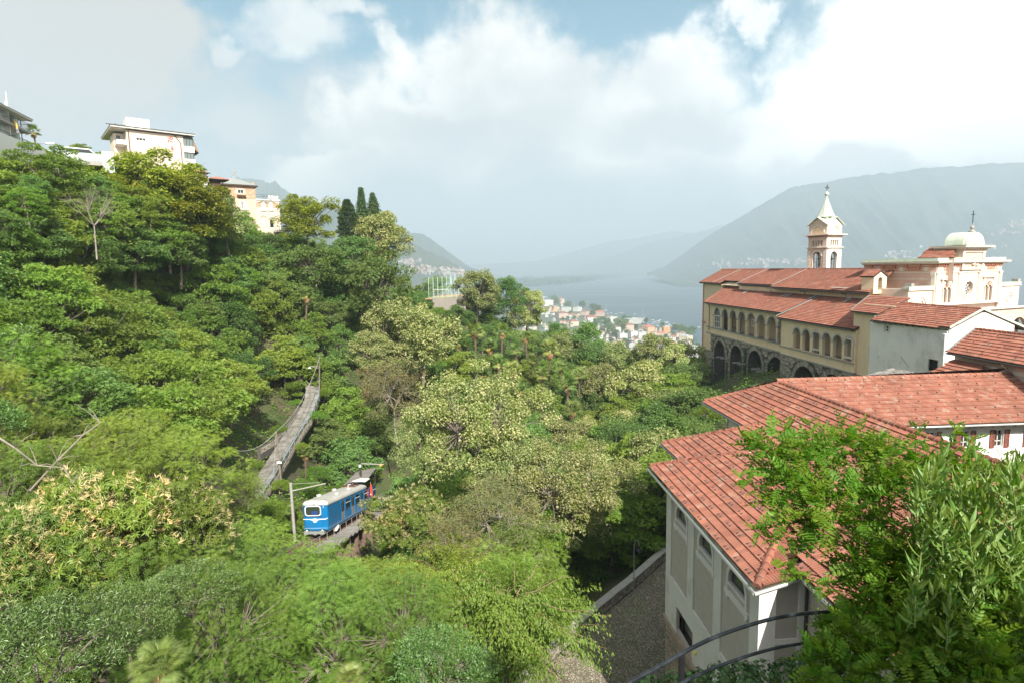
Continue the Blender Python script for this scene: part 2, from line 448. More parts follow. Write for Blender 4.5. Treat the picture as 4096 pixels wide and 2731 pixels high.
near = [Vector((1400, 700, TOWN_Z + 3)), Vector((-1500, 700, TOWN_Z + 3)), Vector((-2600, 3300, TOWN_Z))]
mb = MB(); poly = [Vector((1500, sp[0].y, LAKE + 1.5))] + sp + near[::-1]
tri = tessellate_polygon([poly]); mb.add(poly, [tuple(t) for t in tri])
edge = [Vector((1500, sp[0].y, LAKE + 1.5))] + sp
for i in range(len(edge) - 1): mb.quad(edge[i], edge[i + 1], edge[i + 1] - Vector((0, 0, 4)), edge[i] - Vector((0, 0, 4)))
mb.build('shore', m_shore, kind='structure')
m = bpy.data.materials.new('lake_water'); m.use_nodes = True; nt = m.node_tree; b = nt.nodes['Principled BSDF']
tc = nd(nt, 'ShaderNodeTexCoord')
mp = nd(nt, 'ShaderNodeMapping'); mp.inputs['Scale'].default_value = (1, 2.2, 1); nt.links.new(tc.outputs['Object'], mp.inputs[0])
nz = noise(nt, mp.outputs[0], .0016, 4, .6, 1.2); n2 = noise(nt, mp.outputs[0], .06, 3, .6)
c = mixc(nt, smooth(nt, nz.outputs['Fac'], .35, .7), (0.026, 0.062, 0.075), (0.050, 0.092, 0.102))
nt.links.new(c, b.inputs['Base Color'])
nt.links.new(smooth(nt, nz.outputs['Fac'], .3, .7, .30, .42), b.inputs['Roughness'])
bp = nd(nt, 'ShaderNodeBump'); bp.inputs['Strength'].default_value = .35; bp.inputs['Distance'].default_value = 1.0
nt.links.new(n2.outputs['Fac'], bp.inputs['Height']); nt.links.new(bp.outputs[0], b.inputs['Normal'])
b.inputs['Specular IOR Level'].default_value = .35
mb = MB(); mb.quad((-22000, 250, LAKE), (22000, 250, LAKE), (22000, 26300, LAKE), (-22000, 26300, LAKE)); mb.build('lake', m, kind='structure')

# delta plain on the far shore
m_delta = mat('delta_fields', (0.045, 0.07, 0.03), .95, col2=(0.12, 0.14, 0.065), vscale=.006, dirt=(0.2, 0.19, 0.14), dscale=.004)
dpx = [(1500, 1150), (1900, 1147), (2080, 1146), (2150, 1143), (2230, 1136), (2300, 1131), (2370, 1122), (2450, 1114), (2520, 1107), (2600, 1100), (2720, 1096)]
dp = [PZ(x, y, LAKE + 2) for x, y in dpx]
poly = dp + [Vector((9000, 26000, LAKE + 2)), Vector((-9000, 26000, LAKE + 2)), Vector((-6000, 5500, LAKE + 2))]
mb = MB(); mb.add(poly, [tuple(t) for t in tessellate_polygon([poly])]); mb.build('delta_plain', m_delta, kind='structure')
# trees, villages and factories scattered over the delta: uncountable at this distance
def scatter_boxes(name, mtl, pts, smin, smax, hmin, hmax, seed):
 r = np.random.default_rng(seed); n = len(pts); pts = np.asarray(pts, float)
 a = r.uniform(0, 3.14, n); sx = r.uniform(smin, smax, n); sy = sx * r.uniform(.5, 1.1, n); h = r.uniform(hmin, hmax, n)
 ca, sa = np.cos(a), np.sin(a); V = np.empty((n, 10, 3))
 for k, (i, j) in enumerate(((-1, -1), (1, -1), (1, 1), (-1, 1))):
  X = pts[:, 0] + (ca * i * sx - sa * j * sy) * .5; Y = pts[:, 1] + (sa * i * sx + ca * j * sy) * .5
  V[:, k] = np.c_[X, Y, pts[:, 2] - 6]; V[:, k + 4] = np.c_[X, Y, pts[:, 2] + h]
 for k, i in ((8, -1), (9, 1)):
  V[:, k] = np.c_[pts[:, 0] + ca * i * sx * .5, pts[:, 1] + sa * i * sx * .5, pts[:, 2] + h + sy * .3]
 base = np.arange(n)[:, None, None] * 10
 Fq = np.array([(0, 1, 5, 4), (1, 2, 6, 5), (2, 3, 7, 6), (3, 0, 4, 7), (4, 5, 9, 8), (6, 7, 8, 9)])[None] + base
 Ft = np.array([(4, 8, 7, 7), (5, 6, 9, 9)])
 me = npmesh(name, V.reshape(-1, 3), Fq.reshape(-1, 4), mtl)
 return link(name, me, kind='stuff')
m_vill = mat('far_house_walls', (0.40, 0.38, 0.35), .9, island=.35, col2=(.36, .25, .20), vscale=.01)
m_dk = mat('far_tree_mass', (0.03, 0.055, 0.022), .95, island=.4)
r = np.random.default_rng(3)
pts = []
while len(pts) < 420:
 px = r.uniform(1850, 2700); y0 = np.interp(px, [x for x, _ in dpx], [y for _, y in dpx]); py = y0 - 2 - abs(r.normal(0, 14))
 if py > 1088 - (px - 2043) * .0175: pts.append(tuple(PZ(px, py, LAKE + 2)))
scatter_boxes('delta_buildings', m_vill, pts[:190], 25, 80, 8, 16, 4)['label'] = 'pale farm and factory buildings scattered over the far delta plain'
pts2 = pts[190:]
while len(pts2) < 1300:
 px = r.uniform(1850, 2740); y0 = np.interp(px, [x for x, _ in dpx], [y for _, y in dpx]); py = y0 - abs(r.normal(0, 9))
 if py > 1086 - (px - 2043) * .0175: pts2.append(tuple(PZ(px, py, LAKE + 2)))
o = scatter_boxes('delta_trees', m_dk, pts2, 30, 160, 8, 20, 5); o['label'] = 'dark tree belts along the far lake shore and delta'
for i, (x, y, h) in enumerate(((2166, 1128, 46), (2192, 1127, 42))):
 p = PZ(x, y, LAKE + 2); mb = MB(); mb.bx(p.x - 14, p.x + 14, p.y - 9, p.y + 9, LAKE + 2, LAKE + 2 + h)
 root = mb.build('tower_block', m_vill); tag(root, ('left' if i == 0 else 'right') + ' one of two pale tower blocks on the far delta shore', 'tower block', 'tower blocks on the delta')
 w = MB()
 for f in range(6): w.bx(p.x - 12, p.x + 12, p.y - 9.3, p.y - 8.9, LAKE + 6 + f * h / 7, LAKE + 8.6 + f * h / 7)
 w.build('window', mat('far_glass', (.1, .13, .16), .3), root, kind='stuff')

# ------------------------------------------------------------------ mountains
m_mtn = mat('mountain_forest', (0.040, 0.060, 0.040), .95, col2=(0.070, 0.085, 0.055), vscale=.0035, dirt=(0.10, 0.105, 0.07), dscale=.009)
from mathutils import noise as mnoise
def mountain(name, pts, Dr, Db, sub=10, rows_=16, amp=.09, seed=0, mtl=None, zb=LAKE):
 """pts: ridge points (px, py) at ridge distance Dr; the flank comes down to the base at distance Db"""
 ridge = []
 for i in range(len(pts) - 1):
  for k in range(sub):
   t = k / sub; ridge.append((pts[i][0] * (1 - t) + pts[i + 1][0] * t, pts[i][1] * (1 - t) + pts[i + 1][1] * t))
 ridge.append(pts[-1]); n = len(ridge); V = []
 for i, (x, y) in enumerate(ridge):
  q = P(x, y, Dr); h = max(q.z - zb, 1)
  jit = mnoise.noise(Vector((i * .33, seed, 0))) * .018 * h + mnoise.noise(Vector((i * 1.1, seed, 5))) * .006 * h
  for j in range(rows_ + 5):
   t = j / rows_
   if t <= 1:
    Y = Db + (Dr - Db) * t; z = zb - 12 + (h + 12 + jit) * (t ** 1.15)
    w = math.sin(math.pi * min(t, 1)) * h * amp
    g = mnoise.fractal(Vector((i * .16, t * 3.2, seed)), 1.0, 2.0, 4) * 1.5 + abs(mnoise.noise(Vector((i * .27 + t * .8, t * 1.2, seed + 9)))) * 1.2
    X = q.x * (Y / Dr) ** .35 if False else q.x * (1 - .25 * (1 - t))
    V.append((X, Y, z + w * g))
   else:
    V.append((q.x, Dr + (t - 1) * h * 4, q.z - (t - 1) * h * 2.2 + jit))
 m_ = rows_ + 5; idx = np.arange(n * m_).reshape(n, m_)
 F = np.stack([idx[:-1, :-1], idx[1:, :-1], idx[1:, 1:], idx[:-1, 1:]], -1).reshape(-1, 4)
 return link(name, npmesh(name, V, F, mtl or m_mtn, True), kind='structure'), V
mountain('mountain_far', [(1500, 1075), (1900, 1060), (2150, 1045), (2300, 1005), (2440, 966), (2577, 949), (2690, 923), (2786, 935), (2900, 945), (3100, 900), (3400, 850)], 15500, 12500, seed=3)
mountain('mountain_middle', [(2250, 1090), (2330, 1062), (2420, 1035), (2500, 1010), (2560, 985), (2620, 968), (2700, 950), (2790, 930), (2900, 900)], 12500, 10500, seed=8)
mountain('mountain_left_far', [(-200, 930), (300, 900), (600, 830), (800, 760), (900, 725), (950, 712), (1000, 716), (1050, 722), (1080, 736), (1097, 722), (1130, 755), (1190, 790), (1235, 806), (1290, 815), (1340, 826), (1440, 862), (1530, 880), (1600, 905), (1645, 932), (1690, 936), (1745, 972), (1810, 1020), (1880, 1070), (1960, 1092)], 6200, 4900, seed=11)
mountain('mountain_left', [(300, 960), (900, 800), (1150, 800), (1300, 838), (1450, 890), (1590, 944), (1640, 965), (1700, 1002), (1775, 1032), (1840, 1072), (1875, 1086), (1915, 1100)], 3900, 3200, seed=21)
mR, VR = mountain('mountain_right', [(2590, 1092), (2650, 1072), (2715, 1030), (2790, 974), (2880, 915), (2960, 870), (3060, 810), (3168, 750), (3240, 737), (3308, 729), (3390, 712), (3482, 699), (3600, 690), (3700, 672), (3830, 668), (3960, 655), (4095, 650), (4400, 640), (5000, 660), (6000, 760)], 7600, 4300, seed=31, amp=.05, rows_=26)
# villages on the far flanks
VR = np.array(VR); nrow = 31
pts = []
hot = [(2880, 1062, 90, 14), (2990, 1055, 130, 14), (3150, 1050, 120, 12), (3060, 1045, 60, 9), (3620, 1030, 110, 16), (3750, 1000, 80, 14), (3940, 990, 90, 10), (4010, 930, 60, 10), (4060, 900, 60, 12), (3990, 1045, 80, 14), (3590, 1015, 60, 8)]
from mathutils.bvhtree import BVHTree
bv = BVHTree.FromObject(mR, bpy.context.evaluated_depsgraph_get())
rr = np.random.default_rng(12)
for (cx, cy, sx, sy) in hot:
 for _ in range(20):
  d = ray(rr.normal(cx, sx * .5), rr.normal(cy, sy * .5)); h = bv.ray_cast(Vector((0, 0, 0)), d.normalized())
  if h[0] is not None: pts.append(tuple(h[0]))
o = scatter_boxes('far_village', m_vill, pts, 12, 26, 7, 14, 6); o['label'] = 'pale villages scattered low on the far right mountain flank'
bv2 = BVHTree.FromObject(bpy.data.objects['mountain_left'], bpy.context.evaluated_depsgraph_get())
pts = []
for (cx, cy, sx, sy) in [(1700, 1080, 90, 16), (1780, 1085, 80, 14), (1640, 1050, 40, 10), (1840, 1098, 60, 8)]:
 for _ in range(34):
  d = ray(rr.normal(cx, sx * .5), rr.normal(cy, sy * .5)); h = bv2.ray_cast(Vector((0, 0, 0)), d.normalized())
  if h[0] is not None: pts.append(tuple(h[0]))
o = scatter_boxes('far_village', m_vill, pts, 10, 22, 6, 12, 9); o['label'] = 'pale village houses at the foot of the left mountain'
# ------------------------------------------------------------------ monastery materials
m_tile = mat('terracotta_tile', (0.295, 0.115, 0.076), .85, col2=(0.24, 0.09, 0.060), vscale=.9, island=.17, dirt=(0.30, 0.19, 0.14), dscale=1.1, bump=.25, bscale=30)
m_tile2 = mat('terracotta_tile_pale', (0.35, 0.150, 0.102), .88, col2=(0.29, 0.118, 0.08), vscale=1.1, island=.12, dirt=(0.42, 0.33, 0.26), dscale=2.4, bump=.25, bscale=30)
m_under = mat('roof_timber', (0.09, 0.055, 0.035), .9, col2=(.06, .04, .03))
m_cream = mat('cream_plaster', (0.80, 0.63, 0.43), .9, col2=(0.75, 0.585, 0.40), vscale=.5, dirt=(0.70, 0.54, 0.36), dscale=.35, bump=.1, bscale=8)
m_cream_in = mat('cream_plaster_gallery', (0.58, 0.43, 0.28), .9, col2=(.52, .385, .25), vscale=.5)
m_white = mat('white_plaster', (0.82, 0.79, 0.75), .9, col2=(0.77, 0.74, 0.70), vscale=.5, dirt=(0.60, 0.57, 0.54), dscale=.3, bump=.12, bscale=6)
m_pale = mat('pale_plaster', (0.66, 0.635, 0.60), .9, col2=(0.61, 0.59, 0.56), vscale=.6, dirt=(0.48, 0.46, 0.43), dscale=.5, bump=.1, bscale=8)
m_taupe = mat('taupe_panel_plaster', (0.47, 0.425, 0.385), .92, col2=(0.43, 0.39, 0.35), vscale=3, bump=.3, bscale=40)
m_pink = mat('pink_plaster', (0.66, 0.45, 0.37), .9, col2=(0.61, 0.39, 0.31), vscale=.7, dirt=(0.70, 0.52, 0.42), dscale=.8)
m_pink2 = mat('pale_pink_plaster', (0.66, 0.51, 0.43), .9, col2=(0.61, 0.46, 0.38), vscale=.7)
m_trim = mat('cream_trim', (0.72, 0.65, 0.57), .85, col2=(0.67, 0.60, 0.52), vscale=2)
m_red = mat('red_frieze_paint', (0.42, 0.13, 0.08), .85, col2=(.55, .26, .17), vscale=6)
m_copper = mat('green_copper', (0.46, 0.51, 0.42), .75, col2=(0.54, 0.57, 0.48), vscale=1.5, dirt=(.38, .43, .36), dscale=1.2)
m_stone = mat('grey_brown_stone', (0.36, 0.32, 0.265), .92, col2=(0.24, 0.22, 0.19), vscale=3, island=.38, dirt=(.30, .25, .18), dscale=1.2, bump=.5, bscale=8)
m_mortar = mat('dark_mortar', (0.11, 0.10, 0.088), .95, col2=(.07, .065, .06), vscale=4)
m_rock = mat('brown_rock', (0.17, 0.13, 0.105), .95, col2=(.10, .085, .07), vscale=.6, bump=.8, bscale=2)  # rocky brown, mottled with a darker brown
m_gran = mat('grey_granite', (0.36, 0.345, 0.32), .85, col2=(0.28, 0.27, 0.25), vscale=6, bump=.2, bscale=30)
m_gutter = mat('dark_gutter_metal', (0.10, 0.095, 0.09), .5, .6)
m_gutter2 = mat('grey_gutter_metal', (0.40, 0.42, 0.40), .5, .5)
m_glass = mat('dark_window_glass', (0.025, 0.03, 0.035), .12, spec=.6)
m_frame = mat('white_window_frame', (0.72, 0.70, 0.66), .6)
m_iron = mat('black_iron', (0.03, 0.032, 0.035), .5, .5)
m_shut = mat('red_brown_shutter', (0.26, 0.09, 0.06), .7)
m_slate = mat('grey_slate_slab', (0.27, 0.25, 0.225), .9, col2=(.2, .185, .17), vscale=2, island=.25)

# ------------------------------------------------------------------ tiled roofs
def tile_mesh(name, row, col, mtl, waves=2, h=.035, lip=.055):
 prof = []
 for w in range(waves):
  a = w / waves; k = 1 / waves
  prof += [(a, 0), (a + .22 * k, h), (a + .62 * k, h)]
 prof.append((1, 0))
 v = []; n = len(prof)
 for x, z in prof: v.append(((x - .5) * col, -row * .5, z + lip))
 for x, z in prof: v.append(((x - .5) * col, row * .56, z * .6 + .004))
 for x, z in prof: v.append(((x - .5) * col, -row * .5, z * .2 + .012))
 f = [(i, i + 1, n + i + 1, n + i) for i in range(n - 1)] + [(2 * n + i, 2 * n + i + 1, i + 1, i) for i in range(n - 1)]
 f += [(2 * n, 0, n), (n - 1, 3 * n - 1, 2 * n - 1)]
 me = bpy.data.meshes.new(name); me.from_pydata(v, [], f); me.materials.append(mtl); me.update(); return me
def ridge_mesh(name, ln, rad, mtl):
 v = []; f = []; n = 6
 for x, r in ((-ln * .5, rad * 1.18), (-ln * .34, rad * 1.18), (-ln * .33, rad), (ln * .56, rad * .93)):
  for k in range(n + 1):
   t = math.pi * k / n; v.append((x, -math.cos(t) * r, math.sin(t) * r - rad * .35))
 for i in range(3):
  for k in range(n): a = i * (n + 1) + k; f.append((a, a + 1, a + n + 2, a + n + 1))
 f.append(tuple(range(n + 1)))
 me = bpy.data.meshes.new(name); me.from_pydata(v, [], f); me.materials.append(mtl); me.update(); return me
def in_poly(x, y, P2):
 c = False; j = len(P2) - 1
 for i in range(len(P2)):
  if (P2[i][1] > y) != (P2[j][1] > y) and x < (P2[j][0] - P2[i][0]) * (y - P2[i][1]) / (P2[j][1] - P2[i][1]) + P2[i][0]: c = not c
  j = i
 return c
def joined(name, me, mats_, parent, kind='stuff', mtl=None):
 nv = len(me.vertices); co = np.empty(nv * 3, dtype=np.float32); me.vertices.foreach_get('co', co); co = co.reshape(-1, 3)
 fs = [tuple(p.vertices) for p in me.polygons]
 V = np.concatenate([co @ np.array(m.to_3x3()).T + np.array(m.translation) for m in mats_])
 q = np.array([f if len(f) == 4 else (f[0], f[1], f[2], f[2]) for f in fs if len(f) <= 4] or [(0, 0, 0, 0)])
 quads = [f for f in fs if len(f) == 4]; tris_ = []
 for f in fs:
  if len(f) == 4: tris_ += [(f[0], f[1], f[2]), (f[0], f[2], f[3])]
  else: tris_ += [(f[0], f[i], f[i + 1]) for i in range(1, len(f) - 1)]
 T_ = np.array(tris_); F = (T_[None] + (np.arange(len(mats_)) * nv)[:, None, None]).reshape(-1, 3)
 return link(name, npmesh(name, V, F, mtl or me.materials[0]), parent, Matrix.Identity(4), kind)
class Roofs:
 """all roofs of one building; the nearest pieces become parts, the rest one stuff part per roof"""
 def __init__(s, root, mtl=None, row=.42, col=.27, seen=None):
  s.root = root; s.tiles = []; s.ridges = []; s.row, s.col = row, col; s.mtl = mtl or m_tile
  s.tm = tile_mesh('roof_tile', row, col, s.mtl, 2 if col < .4 else 2); s.rm = ridge_mesh('ridge_tile', .46, .15, s.mtl)
  s.seen = seen; s.guards = []
 def plane(s, pts, eave, thick=.16, name='roof', guard=None, jit=.014):
  pts = [Vector(p) for p in pts]; n = Vector((0, 0, 0))
  for i in range(len(pts)): n += (pts[i] - pts[0]).cross(pts[(i + 1) % len(pts)] - pts[0])
  n.normalize()
  if n.z < 0: n = -n
  u = Vector(eave); u = (u - n * u.dot(n)).normalized(); v = n.cross(u)
  if v.z < 0: u = -u; v = n.cross(u)
  mb = MB(); mb2 = [p - n * .01 for p in pts]
  tri = tessellate_polygon([mb2]); k = len(pts)
  low = [p - n * thick for p in pts]
  mb.add(mb2 + low, [tuple(t) for t in tri] + [tuple(i + k for i in reversed(t)) for t in tri] + [(i, (i + 1) % k, k + (i + 1) % k, k + i) for i in range(k)])
  ro = mb.build(name, m_under, s.root)
  o = pts[0]; P2 = [((p - o).dot(u), (p - o).dot(v)) for p in pts]
  u0, u1 = min(p[0] for p in P2), max(p[0] for p in P2); v0, v1 = min(p[1] for p in P2), max(p[1] for p in P2)
  nr = max(1, round((v1 - v0) / s.row)); row = (v1 - v0) / nr
  B = Matrix(((u.x, v.x, n.x), (u.y, v.y, n.y), (u.z, v.z, n.z)))
  rr = random.Random(len(s.tiles)); out = []
  for j in range(nr):
   y = v0 + (j + .5) * row; x = u0 + s.col * .5
   while x < u1 + s.col * .3:
    if in_poly(x, y - row * .2, P2) or in_poly(x, y + row * .1, P2):
     c = o + u * x + v * (y - row * .05) + n * rr.uniform(0, jit)
     m_ = B.to_4x4(); m_.translation = c
     m_ = m_ @ Matrix.Rotation(rr.uniform(-.022, .022), 4, 'Z')
     out.append(m_)
     if guard and j % guard[0] == guard[1] and round((x - u0) / s.col) % guard[2] == (j // guard[0]) % 2 * (guard[2] // 2): s.guards.append((ro, m_))
    x += s.col
  s.tiles.append((ro, out)); return ro
 def ridge(s, a, b, ro=None, rad=.15):
  a, b = Vector(a), Vector(b); d = (b - a); L_ = d.length; d.normalize(); side = Vector((0, 0, 1)).cross(d).normalized(); up = d.cross(side)
  n = max(1, round(L_ / .42)); B = Matrix(((d.x, side.x, up.x), (d.y, side.y, up.y), (d.z, side.z, up.z)))
  out = []
  for i in range(n):
   m_ = B.to_4x4(); m_.translation = a + d * (i + .5) * L_ / n + up * .05
   out.append(m_)
  s.ridges.append((ro or s.tiles[-1][0], out))
 def finish(s, budget=300, ridge_budget=150):
  for name, me, store, bud in (('roof_tile', s.tm, s.tiles, budget), ('ridge_tile', s.rm, s.ridges, ridge_budget)):
   allm = sorted(((vis_rank(m_.translation), i, k) for i, (ro, ms) in enumerate(store) for k, m_ in enumerate(ms)))
   pick = set((i, k) for _, i, k in allm[:bud])
   for i, (ro, ms) in enumerate(store):
    rest = [m_ for k, m_ in enumerate(ms) if (i, k) not in pick]
    for k, m_ in enumerate(ms):
     if (i, k) in pick: link(name, me, ro, m_)
    if rest: joined(name + 's', me, rest, ro)
  if s.guards:
   mb = MB(); mb.v = [(-.03, -.06, .02), (.03, -.06, .02), (0, .07, .03), (0, -.07, .10)]; mb.f = [(0, 1, 3), (1, 2, 3), (2, 0, 3)]
   me = mb.mesh('snow_guards', m_iron)
   joined('snow_guards', me, [m_ @ Matrix.Translation((0, -.02, .05)) for _, m_ in s.guards], s.guards[0][0], mtl=m_iron)
def vis_rank(p):
 x, y, w = proj(p)
 return w + (0 if -20 < x < 4116 and -20 < y < 2751 else 1000)

def stone_wall(parent, T, x0, x1, z0, z1, holes, name='stone', lmin=.35, lmax=.95, hmin=.13, hmax=.26, proud=.05, budget=300, seed=1, mtl=None, skip=None, vous=None):
 """individual stones in rough courses on wall T(x, depth, z); holes: (cx, r, z0, zs) arches with margins"""
 r = random.Random(seed); items = []
 z = z0
 while z < z1:
  h = r.uniform(hmin, hmax); x = x0 + r.uniform(-.3, 0)
  if z + h > z1: h = max(z1 - z, .04)
  while x < x1:
   l = r.uniform(lmin, lmax); l2 = min(x + l, x1) - max(x, x0)
   cx, cz = (max(x, x0) + min(x + l, x1)) / 2, z + h / 2
   ok = l2 > .1
   for (hx, hr, hz0, hzs, mg) in holes:
    rr_ = hr + mg
    if hz0 <= cz + h / 2 and abs(cx - hx) < rr_ + l2 * .5:
     if cz < hzs:
      # clip the stone against the pier edge
      if cx < hx: nx1 = min(cx + l2 / 2, hx - hr); nx0 = cx - l2 / 2
      else: nx0 = max(cx - l2 / 2, hx + hr); nx1 = cx + l2 / 2
      if nx1 - nx0 < .12: ok = False
      else: cx, l2 = (nx0 + nx1) / 2, nx1 - nx0
     elif any((px - hx) ** 2 + (cz - hzs) ** 2 < rr_ ** 2 for px in (cx - l2 * .4, cx, cx + l2 * .4)): ok = False
   if skip and skip(cx, cz): ok = False
   if ok: items.append((cx, cz, l2 * .5 - .012, h * .5 - .012, r.uniform(.35, 1) * proud, 0))
   x += l
  z += h
 for (hx, hr, hz0, hzs, mg) in holes:
  if mg <= 0: continue
  n = max(9, int(math.pi * (hr + mg * .5) / .21))
  for i in range(n):
   t = math.pi * (i + .5) / n + r.uniform(-.01, .01); R2 = hr + mg * r.uniform(.72, 1.0)
   rm = (hr + R2) / 2; wd = math.pi * rm / n * .5 * .86
   items.append((hx + rm * math.cos(t), hzs + rm * math.sin(t), (R2 - hr) / 2, wd, r.uniform(.7, 1.2) * proud, t))
 def geo(it):
  cx, cz, hx_, hz_, pr, ang = it; ca, sa = math.cos(ang), math.sin(ang); pts = []
  for dp, sc in ((0, 1), (-pr, .9)):
   for i, j in ((-1, -1), (1, -1), (1, 1), (-1, 1)):
    ax = i * hx_ * (sc if ang == 0 else 1) * (1 + .12 * math.sin(cx * 37 + i * 3 + j)); az_ = j * hz_ * sc * (1 + .14 * math.sin(cz * 53 + i + 2 * j))
    pts.append(T(cx + ax * ca - az_ * sa, dp, cz + ax * sa + az_ * ca))
  return pts, ((4, 5, 6, 7), (0, 1, 5, 4), (1, 2, 6, 5), (2, 3, 7, 6), (3, 0, 4, 7))
 items.sort(key=lambda it: vis_rank(T(it[0], 0, it[1])) - it[2] * 6)
 for it in items[:budget]:
  v, f = geo(it); c = sum(v, Vector()) / 8
  mb = MB(); mb.add([p - c for p in v], f); link(name, mb.mesh(name, mtl or m_stone), parent, Matrix.Translation(c))
 if len(items) > budget:
  mb = MB()
  for it in items[budget:]: mb.add(*geo(it))
  mb.build(name + 's', mtl or m_stone, parent, kind='stuff')

def gutter(root, pts, rad=.07, mtl=None, name='gutter'):
 return MB().tube(pts, rad, 6).build(name, mtl or m_gutter, root)
def rafters(root, a, b, inward, step=.75, drop=.2):
 a, b, inward = Vector(a), Vector(b), Vector(inward); d = b - a; n = int(d.length / step)
 mb = MB()
 for i in range(n):
  c = a + d * ((i + .5) / n) - Vector((0, 0, drop)) + inward * .3
  mb.box(c, d.normalized() * .05, inward * .32, Vector((0, 0, .06)))
 mb.build('rafters', m_under, root, kind='stuff')
def window(root, T, x0, x1, z0, z1, depth=.12, frame=.06, bars=(1, 2), mf=None, surround=None, name='window', arch=False):
 """frame (part) with pane and glazing bars as its own geometry, set in an opening"""
 c = T((x0 + x1) / 2, depth, (z0 + z1) / 2)
 mb = MB()
 def rb(a, b, c_, d, d0, d1): mb.bx(a, b, d0, d1, c_, d, T)
 fw = frame
 rb(x0, x0 + fw, z0, z1, depth - .05, depth + .02); rb(x1 - fw, x1, z0, z1, depth - .05, depth + .02)
 rb(x0 + fw, x1 - fw, z0, z0 + fw, depth - .05, depth + .02); rb(x0 + fw, x1 - fw, z1 - fw, z1, depth - .05, depth + .02)
 for i in range(1, bars[0] + 1):
  x = x0 + (x1 - x0) * i / (bars[0] + 1); rb(x - fw * .4, x + fw * .4, z0 + fw, z1 - fw, depth - .03, depth + .02)
 for i in range(1, bars[1] + 1):
  z = z0 + (z1 - z0) * i / (bars[1] + 1); rb(x0 + fw, x1 - fw, z - fw * .35, z + fw * .35, depth - .02, depth + .015)
 w = mb.build(name, mf or m_frame, root)
 g = MB(); g.bx(x0 + .01, x1 - .01, depth + .022, depth + .05, z0 + .01, z1 - .01, T); g.build('pane', m_glass, w)
 if surround:
  s = MB(); q = surround
  for a, b, c_, d in ((x0 - q, x0, z0 - q, z1 + q), (x1, x1 + q, z0 - q, z1 + q), (x0, x1, z0 - q, z0), (x0, x1, z1, z1 + q)): s.bx(a, b, -.02, .02, c_, d, T)
  s.build('surround', m_trim, w)
 return w

# ================================================================== church nave with the long upper roof
nave = empty('church_nave', W(78, 43, -12), 'long church nave under the uppermost red tiled roof, behind the arcades', 'church')
mb = MB()
mb.prism([W(57, 38.9, -16), W(86.6, 38.9, -16), W(86.6, 47.4, -16), W(62.6, 47.4, -16)], W(0, 0, 13.05)); mb.bx(86.6, 92.8, 39.65, 47.4, -16, -2.6, W); mb.bx(92.8, 100.6, 38.9, 47.4, -30, -2.95, W)
for s0, s1 in ((62.6, 86.6), (86.6, 92.8), (92.8, 100.6)): mb.prism([W(s0, 38.95, -2.95), W(s0, 47.4, -2.95), W(s0, 43.2, -.8)], W(s1, 0, 0) - W(s0, 0, 0))
mb.build('wall', m_cream, nave)
# painted red quoins on the far corner
mb = MB()
for i in range(60):
 z = -3.1 - i * .24
 mb.bx(100.2 if i % 2 else 100.0, 100.64, 38.86, 38.898, z - .2, z, W)
mb.bx(99.2, 100.64, 38.80, 38.9, -9.6, -9.3, W); mb.bx(99.0, 100.7, 38.78, 38.9, -15.6, -14.6, W)
mb.build('quoin_band', m_red, nave)
rf = Roofs(nave, m_tile)
def mz(t): return -.62 - .43 * (43.2 - t)
pl = [(56.1, 38.17), (75.9, 38.17), (75.9, 38.62), (86.6, 38.62), (86.6, 39.35), (92.8, 39.35), (92.8, 38.4), (101.2, 38.4), (103.2, 43.2), (59.6, 43.2)]
rf.plane([W(s, t, mz(t)) for s, t in pl], _a)
rf.ridge(W(59.6, 43.2, -.60), W(103.2, 43.2, -.60))
rf.plane([W(s, t, mz(43.2 - (t - 43.2))) for s, t in ((59.6, 43.2), (103.2, 43.2), (101.2, 48), (62.8, 48))], _a)
for s in (75.95, 86.65, 95.5):
 mb = MB(); mb.box(W(s, 40.8, mz(40.8) + .09), _a * .05, (W(0, 1, .43)) * 2.35, Vector((0, 0, .03))); mb.build('flashing', m_gutter2, nave)
for a_, b_, t in ((56, 75.7, 38.1), (76.3, 86.4, 38.55), (93.0, 101, 38.33)):
 gutter(nave, [W(a_, t, mz(t) - .1), W(b_, t, mz(t) - .1)], .08)
 rafters(nave, W(a_, t + .1, mz(t) - .02), W(b_, t + .1, mz(t) - .02), _b, 1.0)
rf.finish(300, 60)
for s in (60.5, 68.5, 76.6):
 mb = MB(); mb.tube([W(s, 38.1, -2.95), W(s, 38.15, -3.1), W(s, 38.7, -3.15), W(s, 38.7, -3.6)], .06); mb.build('downpipe', m_gutter, nave)

# ================================================================== arcade building
arc = empty('arcade_building', W(70, 36, -16), 'long cream building with arched loggias above dark stone arches', 'building')
SP1 = [86.55 - 2.7 * i for i in range(8)]; SP2 = [62.1 - 1.8 * i for i in range(6)]
T1 = lambda x, d, z: W(x, 35.1 + d, z)
T2 = lambda x, d, z: W(x, 33.9 + d, z)
A1 = [(x - 1.35, 1.06) for x in SP1]          # centres of the eight arches between the columns, going near
holes1 = [arch_pts(c, r_, -8.98, -7.12) for c, r_ in [(SP1[0] - 1.35 - 2.7 * i, 1.06) for i in range(7)]] + [arch_pts(66.55, 1.0, -8.98, -7.12)]
mb = MB(); wall(mb, T1, rect_pts(64.2, 88.9, -9.9, -5.5), holes1, .32); mb.build('wall', m_cream, arc)
mb = MB(); mb.bx(87.3, 88.9, -.03, .6, -12.5, -9.9, T1); mb.lathe(W(88.75, 35.6, 0), [(.5 * K, -12.5 * K), (.5 * K, -5.6 * K)], 20); mb.build('corner_pier', m_cream, arc)
holes2 = [arch_pts(62.1 - .9 - 1.8 * i, .70, -8.85, -7.3) for i in range(6)]
